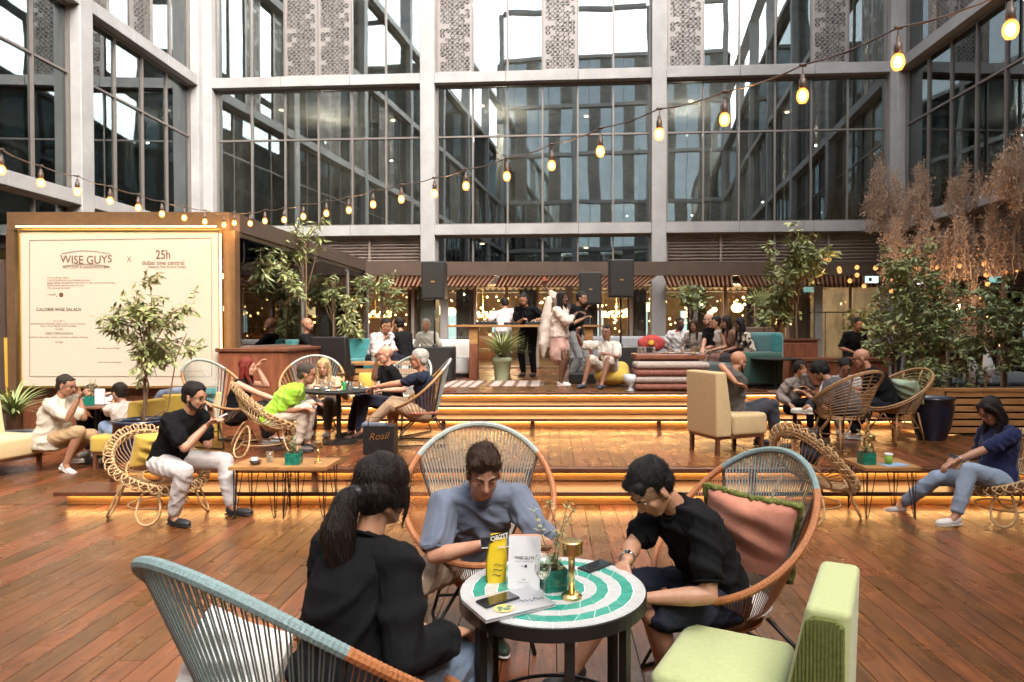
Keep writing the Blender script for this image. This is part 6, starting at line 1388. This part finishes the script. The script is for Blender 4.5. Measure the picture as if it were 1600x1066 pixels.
t = thing('cigarette_pack', 'pale cigarette pack lying in the ashtray', 'pack', V((-2.78, 6.34, .53))); MB().box((-2.78, 6.34, .545), (.055, .03, .03), .4).build('box', 'paper', t)
t = thing('paper_cup', 'green paper cup with white lid on blue paper', 'cup', V((3.12, 6.33, .497))); cc = V((3.12, 6.33, .499)); MB().lathe([(.028, 0), (.038, .085)], cc, n=18).build('cup_wall', mat('cup_green', (.25, .42, .05), .6), t, smooth=True); MB().lathe([(.040, .085), (.040, .095), (.034, .10)], cc, n=18).build('lid', 'white', t)
t = thing('blue_leaflet', 'pale blue leaflet under the paper cup', 'paper', V((3.18, 6.3, .496))); MB().box((3.16, 6.31, .4975), (.24, .15, .002), .2).build('sheet', mat('blue_paper', (.25, .36, .5), .6), t)
for i, (x, y) in enumerate(((-2.92, 8.62), (-2.86, 8.75), (-2.56, 8.6), (-2.60, 8.8), (-2.45, 8.7))): tumbler('drinking glass on the round black table, ' + ('leftmost', 'behind the leftmost', 'in the middle', 'behind the green can', 'rightmost')[i], V((x, y, .98)), .03, .10, grp='glasses on the round black table')
for i, (x, y) in enumerate(((-2.75, 8.55), (-2.5, 8.9), (-3.0, 8.85))):
    t = thing('plate', 'plate with food on the round black table, ' + ('front', 'right', 'left')[i], 'plate', V((x, y, .98)), group='plates on the round black table'); MB().lathe([(.06, 0), (.10, .012), (.098, .014), (.06, .006)], (x, y, .98), n=20).build('dish', 'white', t); MB().ball((x, y, .995), (.05, .05, .015), 8, 5).build('food', mat('food', (.45, .25, .08), .7, var=.5, scale=30), t)
t = thing('pink_cup', 'green can on the round black table', 'can', V((-2.66, 8.62, .98))); MB().lathe([(.02, 0), (.024, .01), (.024, .10), (.02, .11)], (-2.64, 8.62, .98), n=12).build('can_body', mat('can_green', (.05, .35, .12), .3), t)
rnd = random.Random(9)
for i in range(9):
    x, y = 1.98 + rnd.uniform(-.5, .5), 11.8 + rnd.uniform(-.25, .3)
    if i % 3 == 0:
        t = thing('plate', 'plate with leftovers on the reddish coffee table, ' + ('nearest the stage middle', 'central', 'nearest the sofa')[i // 3], 'plate', V((x, y, 1.335)), group='plates on the reddish coffee table'); MB().lathe([(.07, 0), (.12, .015), (.118, .018), (.07, .008)], (x, y, 1.336), n=18).build('dish', 'white', t); MB().ball((x, y, 1.352), (.06, .06, .02), 8, 5).build('food', mat('food', (.45, .25, .08), .7), t)
    else: tumbler('drinking glass on the reddish coffee table, ' + ('', 'far left', 'beside the left plate', '', 'middle front', 'middle back', '', 'right front', 'far right')[i], V((x, y, 1.336)), .035, .12, grp='glasses on the reddish coffee table')
t = thing('red_cushion', 'red patterned cushion standing behind the reddish coffee table', 'cushion', P(1018, 536, 13.2)); b = Blob(.018); c = P(1018, 537, 13.2); b.ell(c, (.27, .09, .17), None, 3); b.build('cushion_cover', 'redfabric', t, wr=.006); MB().ball(c + V((-.02, -.11, .02)), (.06, .01, .05), 10, 6).build('yellow_motif', mat('motif', (.7, .42, .05), .8), t)
t = thing('ice_bucket', 'white bowl like bucket with clear sides on the stage edge', 'bucket', P(985, 604, 11.2)); c = P(986, 606, 11.2); c.z = .751; MB().lathe([(.10, 0), (.05, .02), (.04, .07), (.12, .14), (.13, .26), (.12, .26), (.11, .15)], c, n=18).build('bowl', mat('frosted', (.6, .62, .62), .3), t, smooth=True)
# bag, cushion, backpacks, phone in hand
t = thing('shopping_bag', 'black paper shopping bag with gold script standing on the platform', 'bag', V((-2.0, 7.9, .3))); bc = P(595, 690, 7.9)
mb = MB(); mb.obox((bc.x - .20, 7.86, .301), (.36, -.03, 0), (.03, .12, 0), (0, 0, .34)); mb.build('bag_body', 'blackplastic', t, bevel=.006, seg=1)
MB().tube([(bc.x - .13, 7.84, .63), (bc.x - .12, 7.83, .74), (bc.x + .08, 7.81, .74), (bc.x + .09, 7.82, .63)], .005, 5).build('handle', 'black', t)
MB().obox((bc.x - .22, 7.87, .60), (.3, -.02, 0), (.0, .10, 0), (0, 0, .07)).build('blue_tissue', mat('blue_grey_cloth', (.12, .14, .18), .9), t, bevel=.02)
text_mb('Rosil', .12, (bc.x + .0, 7.834, .52), V((1, -.08, .1)).normalized(), V((.35, 0, 1)), 'lettering', 'gold', t, bold=.0)
def pillow(name, lab, c, rx, ry, rz_, rot, m, border=None):
    t = thing(name, lab, 'pillow', c); B3 = Matrix.Rotation(rot[2], 3, 'Z') @ Matrix.Rotation(rot[0], 3, 'X') @ Matrix.Rotation(rot[1], 3, 'Y'); n = 26
    vs = []; fs = []
    for s_ in (1, -1):
        k0 = len(vs)
        for j in range(n + 1):
            for i in range(n + 1):
                u, v = -1 + 2 * i / n, -1 + 2 * j / n; th = ry * (max(0, 1 - u ** 4) * max(0, 1 - v ** 4)) ** .5
                k = 1 - .07 * (1 - abs(u)) * abs(v) ** 2 - .0; k2 = 1 - .07 * (1 - abs(v)) * abs(u) ** 2
                wv_ = .012 * math.sin(u * 5 + v * 3 + 2 * math.sin(v * 4)) * (1 - u * u) * (1 - v * v) + .008 * math.sin(v * 11 + 3 * u) * (1 - u * u)
                vs.append(V(c) + B3 @ V((u * rx * k2, s_ * (-th - (wv_ if th > .01 else 0)), v * rz_ * k)))
        fs += [((k0 + j * (n + 1) + i), (k0 + j * (n + 1) + i + 1), (k0 + (j + 1) * (n + 1) + i + 1), (k0 + (j + 1) * (n + 1) + i))[::s_] for j in range(n) for i in range(n)]
    MB().add(vs, fs).build('pillow_cover', m, t, smooth=True)
    if border:
        per = [(-1 + 2 * i / 30, -1) for i in range(30)] + [(1, -1 + 2 * i / 30) for i in range(30)] + [(1 - 2 * i / 30, 1) for i in range(30)] + [(-1, 1 - 2 * i / 30) for i in range(30)]
        rnd = random.Random(4); pts = [V(c) + B3 @ V((u * rx * (1 - .07 * (1 - abs(v)) * u * u), 0, v * rz_ * (1 - .07 * (1 - abs(u)) * v * v))) for u, v in per]
        fb = Blob(.007); 
        for i in range(len(pts)): fb.cap(pts[i], pts[(i + 1) % len(pts)], .015, .015)
        o_ = fb.build('fringe', border, t, smooth=1, fine=.004, fscale=160)
    return t
pc_ = P(1170, 834, 3.42); pillow('pillow', 'salmon pillow with olive fringe leaning in the right foreground chair', pc_, .225, .075, .235, (R(22), R(8), R(-28)), 'salmon', 'fringe')
pillow('pillow', 'yellow pillow behind the man with the phone', P(232, 702, 6.45), .15, .07, .17, (R(20), 0, R(60)), 'yellow')
pillow('pillow', 'white pillow behind the woman in the near corded chair', V((-.95, 2.0, .74)), .20, .07, .15, (R(25), 0, R(148)), 'white')
pillow('pillow', 'teal pillow in the chair of the red haired woman', V((-4.42, 8.62, .86)), .16, .06, .16, (R(20), 0, R(70)), 'teal_velvet')
pillow('pillow', 'mint pillow in the banded rattan chair by the navy pot', P(1418, 612, 8.75), .20, .06, .17, (R(24), 0, R(-70)), 'mint')
def pack(lab, c, k=1.):
    t = thing('backpack', lab, 'backpack', c); b = Blob(.010); b.ell(c, (.10 * k, .12 * k, .16 * k), None, 3).ell(c + V((-.04, -.05, -.05)) * k, (.09 * k, .09 * k, .09 * k), None, 3); b.build('bag_body', cloth_mat((.02, .021, .028), .7), t, smooth=2, wr=.012, wscale=16)
    MB().tube([c + V((-.06, -.08, .13)) * k, c + V((-.08, -.12, .20)) * k, c + V((.02, -.12, .21)) * k, c + V((.03, -.09, .13)) * k], .008 * k, 6).build('strap', 'blackplastic', t, smooth=True); return t
pack('black backpack squeezed between the man in black and the salmon pillow', P(1113, 868, 3.35)); pack('dark backpack lying in the empty rattan basket chair', P(1268, 700, 6.45), .95)
t = thing('jacket', 'grey blue jacket thrown over the mustard armchair', 'jacket', P(282, 610, 9.1)); b = Blob(.014); c = P(280, 612, 9.1); b.ell(c, (.22, .12, .06)).ell(c + V((-.14, 0, -.05)), (.14, .1, .08)).cap(c + V((-.2, -.05, -.04)), c + V((-.32, -.08, -.14)), .05, .03); b.build('cloth', cloth_mat((.22, .26, .36)), t, wr=.014, wscale=14)
def held(name, lab, cat, c, size, m, rz=0, tilt=0):
    t = thing(name, lab, cat, c); mb = MB(); B3 = Matrix.Rotation(rz, 3, 'Z') @ Matrix.Rotation(tilt, 3, 'X'); a = B3 @ V((size[0], 0, 0)); b_ = B3 @ V((0, size[1], 0)); d_ = B3 @ V((0, 0, size[2])); mb.obox(V(c) - (a + b_ + d_) / 2, a, b_, d_); mb.build('body', m, t, bevel=min(size) * .3, seg=2); return t
held('phone', 'phone in the hands of the man in the blue grey shirt', 'phone', P(776, 848, 3.22), (.15, .075, .009), 'phone', R(10), R(25))
held('phone', 'pale phone held up by the man smoking', 'phone', P(343, 652, 6.28), (.07, .14, .009), 'silver', R(-60), R(25))
held('phone', 'silver phone held by the heavy set man', 'phone', P(121, 620, 8.5), (.14, .012, .07), 'silver', 0, R(40))
held('phone', 'phone in the hands of the woman in navy', 'phone', P(1494, 716, 6.3), (.07, .14, .01), 'phone', R(20), R(20))
held('menu_sheet', 'white menu sheet held by the man facing us', 'menu', P(174, 624, 9.2), (.30, .2, .004), 'paper', R(10), R(30))
held('menu_card', 'white menu card standing on the brown table', 'menu', V((-5.98, 9.0, .86)), (.12, .05, .21), 'paper', R(10))
tumbler('glass of water at the mouth of the balding man', P(584, 566, 8.98), .04, .12)
t = thing('cocktail_glass', 'small drink held high by the dancing woman', 'glass', P(850, 437, 12.15)); MB().lathe([(.02, 0), (.035, .08), (.033, .08), (.018, .01)], P(850, 440, 12.15), n=12).build('glass_wall', mat('pink_drink', (.6, .15, .1), .2), t)
# ------------------------------------------------------------------ pots, planters, trees
def crown(t, center, rad, nleaf, ln, m='leaf', seed=1, trunk=None, nbr=14, droop=.5, clump=16, twig='bark', wdk=.26, trr=.02):
    rnd = random.Random(seed); center = V(center); lv = MB(); br = MB(); tw = MB()
    root, top = trunk
    root, top = V(root), V(top)
    ends = []
    for i in range(nbr):
        while True:
            q = V((rnd.uniform(-1, 1), rnd.uniform(-1, 1), rnd.uniform(-1, 1)))
            if .25 < q.length < 1: break
        ends.append(center + V((q.x * rad[0], q.y * rad[1], q.z * rad[2])))
    pts = [root]; 
    for k in range(1, 6): pts.append(root.lerp(top, k / 5) + V((rnd.gauss(0, .014), rnd.gauss(0, .014), 0)))
    MB().tube(pts, [trr * (1 - .10 * k) for k in range(6)], 7).build('trunk', twig, t, smooth=True)
    per = max(1, nleaf // (nbr * 6))
    for e in ends:
        s0 = root.lerp(top, rnd.uniform(.55, 1.)) ; mid = s0.lerp(e, .5) + V((rnd.gauss(0, .05), rnd.gauss(0, .05), .06)) * max(rad)
        path = [s0, s0.lerp(mid, .6), mid, mid.lerp(e, .6), e]; br.tube(path, [trr * .45, trr * .36, trr * .28, trr * .2, trr * .1], 5)
        for k in range(6):
            f = rnd.uniform(.45, 1.05); p = mid.lerp(e, (f - .45) / .6); d = V((rnd.gauss(0, 1), rnd.gauss(0, 1), rnd.gauss(.35, .7))).normalized(); L = rnd.uniform(.5, 1.) * max(rad) * .33
            q = p + d * L; tw.tube([p, p.lerp(q, .5) + V((0, 0, .02)), q], [trr * .14, trr * .1, trr * .05], 3, cap=False)
            for _ in range(per):
                g = rnd.uniform(.15, 1.05); pp = p.lerp(q, g); dd = (d * .6 + V((rnd.gauss(0, 1), rnd.gauss(0, 1), rnd.gauss(-droop, .6)))).normalized()
                l_ = ln * rnd.uniform(.6, 1.2); leaf(lv, pp, dd, V((rnd.gauss(0, .6), rnd.gauss(0, .6), 1)), l_, l_ * wdk * .5, rnd.random())
    br.build('branches', twig, t, smooth=True); tw.build('twigs', twig, t, kind='stuff'); lv.build('leaves', m, t, kind='stuff')
def big_pot(name, lab, c, r, h, m, prof=None):
    t = thing(name, lab, 'plant pot', c); c = V(c); p = prof or [(r * .62, 0), (r * .85, h * .3), (r, h * .75), (r * .97, h * .94), (r * 1.04, h * .95), (r * 1.04, h), (r * .93, h), (r * .9, h * .93)]
    MB().lathe(p, c, n=36, cap=False).build('vessel', m, t, smooth=True); MB().lathe([(.001, h * .9), (r * .92, h * .9)], c, n=20, cap=False).build('soil', 'soil', t); return t
def tree(name, lab, cat, root, top, cen, rad, nleaf, ln, **k):
    t = thing(name, lab, cat, root); crown(t, cen, rad, nleaf, ln, trunk=(root, top), **k); return t
big_pot('large_pot', 'dark navy glazed pot holding the slim tree before the menu board', (-4.86, 8.05, 0), .30, .69, 'navypot')
t = tree('slim_tree', 'slim leafy tree in a navy pot in front of the menu board', 'tree', (-4.86, 8.05, .62), P(236, 500, 8.05), P(235, 508, 8.05), (.66, .52, .68), 2500, .105, nbr=28, seed=2, trr=.022, wdk=.30)
MB().tube([V((-4.84, 8.05, .62)), P(232, 600, 8.0), P(212, 540, 8.0), P(190, 505, 8.)], [.012, .01, .008, .004], 5).build('stem', 'bark', t); MB().tube([V((-4.84, 8.05, .66)), P(262, 640, 8.0), P(275, 560, 8.0), P(292, 520, 8.)], [.010, .009, .007, .004], 5).build('stem', 'bark', t)
# spiky plant far left
def spiky(name, lab, c, n, L, wd, seed, m='leafdark', up=.9, spread=.9):
    t = thing(name, lab, 'plant', c); rnd = random.Random(seed); mb = MB(); c = V(c)
    for i in range(n):
        a = rnd.uniform(0, 6.28); s_ = rnd.uniform(.15, 1) * spread; l_ = L * rnd.uniform(.6, 1.1); pts = []; d = V((math.cos(a) * s_, math.sin(a) * s_, up)).normalized(); p = c.copy(); sd_ = V((-math.sin(a), math.cos(a), 0))
        vs = []
        for k in range(7):
            w_ = wd * math.sin(PI * min(1, (k + .8) / 7.2)) ; vs += [p + sd_ * w_ / 2, p - sd_ * w_ / 2]; p = p + d * l_ / 6; d = (d + V((math.cos(a), math.sin(a), -.9)) * .11 * (1 + s_)).normalized()
        mb.add(vs, [(2 * k, 2 * k + 1, 2 * k + 3, 2 * k + 2) for k in range(6)], rnd.random())
    mb.build('blades', m, t, kind='stuff'); return t
big_pot('large_pot', 'grey pot under the spiky plant at the far left', P(25, 700, 9.2) * 1 + V((0, 0, -.28)), .26, .5, 'greyfabric')
spiky('spiky_plant', 'spiky green plant beside the left edge of the menu board', P(20, 655, 9.2), 70, .62, .035, 3)
spiky('spiky_plant', 'second spiky plant at the left picture edge', P(-18, 650, 9.6), 50, .62, .04, 8)
pp = P(784, 594, 13.3); pp.z = .751; big_pot('sage_pot', 'sage green pot before the disc jockey table', pp, .20, .46, 'sagepot', [(.13, 0), (.175, .36), (.20, .37), (.205, .46), (.185, .46), (.17, .40)])
spiky('potted_grass', 'arching grass plant in the sage green pot', pp + V((0, 0, .42)), 260, .74, .020, 5, 'leaf', up=1.0, spread=1.)
# trees along the pavilion
for i, (lab, px, py, y, cx, cy, rx, rz_, base_y, nl, sd_) in enumerate((
    ('thin young tree against the glass pavilion, nearest the menu board', 437, 400, 11.9, 446, 425, .66, .58, 585, 800, 11),
    ('small leafy tree with its crown at the top of the pavilion glass', 405, 420, 11.2, 412, 405, .42, .42, 570, 500, 12),
    ('thin tree at the middle of the pavilion glass', 478, 380, 12.6, 478, 372, .40, .58, 560, 500, 13),
    ('bushy young tree at the far end of the glass pavilion', 598, 450, 15.2, 598, 450, .72, .55, 560, 700, 14),
    ('slender shrub behind the bald bearded man', 545, 500, 13.8, 545, 500, .38, .62, 575, 500, 15),
    ('drooping shrub left of the white jacket man', 520, 440, 14.2, 515, 445, .35, .4, 575, 300, 16))):
    root = P(px, base_y, y); root.z = .76; tree('young_tree', lab, 'tree', root, P(px, py, y), P(cx, cy, y), (rx, rx * .8, rz_), nl, .15, nbr=14, seed=sd_, trr=.024, m='leafdark' if i % 2 else 'leaf', wdk=.26)
# trees at the back right
for i, (lab, px, py, y, cx, cy, rx, rz_, base_y, nl, sd_, lf) in enumerate((
    ('tall leafy ficus reaching above the awning right of the green sofa', 1243, 420, 12.4, 1240, 395, .66, .80, 600, 1300, 21, 'leaf'),
    ('lower spread of leafy branches left of the tall ficus', 1215, 470, 12.6, 1210, 470, .50, .55, 600, 800, 22, 'leaf'),
    ('small tree between the right speaker and the green sofa', 1082, 460, 15.8, 1084, 458, .52, .45, 560, 450, 23, 'leafdark'),
    ('loose shrub under the fairy lights', 1335, 500, 13.6, 1340, 505, .45, .45, 575, 400, 24, 'leaf'))):
    root = P(px, base_y, y); root.z = .76; tree('leafy_tree', lab, 'tree', root, P(px, py, y), P(cx, cy, y), (rx, rx * .8, rz_), nl, .15, nbr=20, seed=sd_, trr=.028, m=lf, wdk=.40)
# palm fan
t = thing('fan_palm', 'fan palm leaf beside the right sofa', 'plant', P(1195, 470, 13)); mb = MB(); c = P(1192, 480, 13)
for i in range(15):
    a = R(20 + i * 10); d = V((math.cos(a), 0, math.sin(a))); leaf(mb, c, d, V((0, -1, 0)), .42, .03, .5 + .03 * i)
mb.build('fan', 'leaf', t, kind='stuff'); MB().tube([c, P(1195, 540, 13)], .01, 5).build('stalk', 'bark', t)
# wooden planter and its bushes
pl = thing('wooden_planter', 'large slatted wooden planter at the right edge of the platform', 'planter', (6.3, 9.6, .3))
x0_, y0_ = P(1478, 640, 9.3).x, 9.3
for k in range(6):
    z = .30 + .045 + k * .098; MB().box((x0_ + 1.0, y0_, z + .03), (2.0, .03, .072)).build('slat', 'planterwood', pl, bevel=.003, seg=1)
    a, b_ = V((x0_ - .01, y0_, z - .006)), V((x0_ - .55, y0_ + 1.1, z - .006)); MB().obox(a, b_ - a, V((-.026, -.013, 0)), (0, 0, .072)).build('slat', 'planterwood', pl)
MB().obox((x0_ - .03, y0_ - .03, .905), (2.06, 0, 0), (0, .12, 0), (0, 0, .04)).build('rim_board', 'planterwood', pl); a, b_ = V((x0_ - .03, y0_ + .0, .907)), V((x0_ - .58, y0_ + 1.1, .907)); MB().obox(a, b_ - a, V((.10, .05, 0)), (0, 0, .036)).build('rim_board', 'planterwood', pl)
MB().box((x0_ + 0.02, y0_ + .035, .60), (.05, .04, .6)).build('corner_post', 'planterwood', pl)
MB().add([(x0_ + .05, y0_ + .05, .86), (x0_ + 2, y0_ + .05, .86), (x0_ + 2, y0_ + 1.4, .86), (x0_ - .55, y0_ + 1.15, .86)], [(0, 1, 2, 3)]).build('soil', 'soil', pl)
MB().add([(x0_ + .03, y0_ + .06, .31), (x0_ + 2, y0_ + .06, .31), (x0_ + 2, y0_ + .06, .86), (x0_ + .03, y0_ + .06, .86)], [(0, 1, 2, 3)]).build('lining', 'under', pl)
pn = P(1455, 680, 9.0); pn.z = .30; big_pot('large_pot', 'dark navy glazed pot beside the wooden planter', pn, .27, .56, 'navypot')
for i, (lab, px, cy, y, rx, rz_, nl, sd_, top) in enumerate((
    ('tall bushy ficus growing from the wooden planter, left one', 1418, 440, 10.3, .62, .85, 2200, 31, 420), ('bushy ficus growing from the wooden planter, beside the tall one', 1460, 500, 10.0, .60, .90, 1900, 32, 470),
    ('lower dense bush hanging over the wooden planter', 1400, 530, 10.2, .55, .60, 1800, 33, 520), ('bushy ficus at the right picture edge', 1570, 520, 10.0, .55, .85, 2200, 34, 500), ('green bush between the planter plants at the right', 1510, 560, 10.4, .4, .55, 1000, 35, 540),
    ('low bush at the foot of the planter plants', 1440, 590, 9.7, .42, .35, 900, 36, 575))):
    root = V((P(px, 600, y).x, y, .88)); tree('ficus_bush', lab, 'bush', root, P(px, top, y), P(px, cy, y), (rx, rx * .8, rz_), nl, .095, nbr=28, seed=sd_, trr=.02, m=('leaf', 'leafdark')[i % 2], wdk=.42)
# dry climbers on the right wall
def climber(lab, pxs, y, seed, n=500, hh=60):
    rnd = random.Random(seed); t = thing('dry_climber', lab, 'climbing plant', P(pxs[0][0], pxs[0][1], y)); tw = MB(); lv = MB()
    for (px, yb, yt, wd_) in pxs:
        for k in range(int(n / len(pxs) / 6)):
            x = rnd.gauss(px, wd_ * .5); a0 = yb + rnd.uniform(-8, 8); top = yt + (abs(x - px) / wd_) ** 1.3 * (yb - yt) * .55 + abs(rnd.gauss(0, 10)); yy = y + rnd.uniform(-.5, .5)
            pts = []; q = 7
            for j in range(q): f = j / (q - 1); pts.append(P(x + (px - x) * .25 * f + rnd.gauss(0, 4), a0 + (top - a0) * f, yy))
            tw.tube(pts, [.010 - .0011 * j for j in range(q)], 3, cap=False)
            for j in range(1, q):
                for _ in range(6):
                    p = pts[j - 1].lerp(pts[j], rnd.random()); d = V((rnd.gauss(0, 1), rnd.gauss(0, 1), rnd.gauss(.4, .8))).normalized(); e = p + d * rnd.uniform(.04, .17)
                    tw.tube([p, e], .003, 3, cap=False)
                    for _q in range(1): leaf(lv, p.lerp(e, rnd.uniform(.4, 1.05)), V((rnd.gauss(0, 1), rnd.gauss(0, 1), rnd.gauss(0, 1))), V((0, 0, 1)), rnd.uniform(.03, .065), .014, rnd.random())
    tw.build('twigs', mat('dry_twig', (.50, .35, .24), .85, var=.3), t, kind='stuff'); lv.build('dry_leaves', 'drylef', t, kind='stuff')
climber('dry brown climber standing before the rear facade corner', [(1375, 340, 235, 26), (1400, 345, 260, 22), (1380, 360, 290, 30)], 16.4, 1, 420)
climber('dry brown climber peaks against the dark right glass', [(1440, 345, 238, 14), (1425, 350, 280, 30), (1510, 330, 245, 13), (1492, 330, 270, 18), (1530, 320, 265, 20)], 14.4, 2, 460)
climber('tall dry brown climber at the upper right edge', [(1588, 310, 192, 13), (1570, 300, 225, 14), (1560, 310, 250, 24), (1598, 330, 230, 20)], 12.6, 3, 400)
climber('tangle of dry brown growth over the right louvres', [(1400, 440, 335, 40), (1450, 440, 330, 40), (1500, 440, 320, 40), (1550, 430, 315, 36), (1590, 430, 300, 30), (1470, 520, 420, 40), (1520, 540, 430, 36)], 13.2, 4, 1100)
# closed parasol cloths behind the planter
for i, (px, lab) in enumerate(((1513, 'folded cream parasol cloth hanging behind the bushes, left'), (1540, 'folded cream parasol cloth hanging behind the bushes, right'))):
    t = thing('folded_parasol', lab, 'parasol', P(px, 570, 11.6)); a = P(px, 545, 11.6); b_ = P(px + 8, 598, 11.6); MB().tube([a, a.lerp(b_, .6), b_], [.03, .10, .02], 7).build('cloth', 'white', t); MB().tube([a + V((0, 0, .2)), V((a.x, a.y, .31))], .02, 6).build('pole', 'wood', t)
# railing at the back right
rl = thing('railing', 'thin black railing in front of the right restaurant doors', 'railing', P(1290, 500, 15.5)); a, b_ = P(1262, 488, 15.5), P(1400, 488, 15.5); MB().tube([a, b_], .014, 6).build('top_rail', 'black', rl)
for k in range(6): q = a.lerp(b_, k / 5); MB().tube([q, V((q.x, q.y, .76))], .010, 5).build('post', 'black', rl)
bpy.data.scenes.remove(TS)
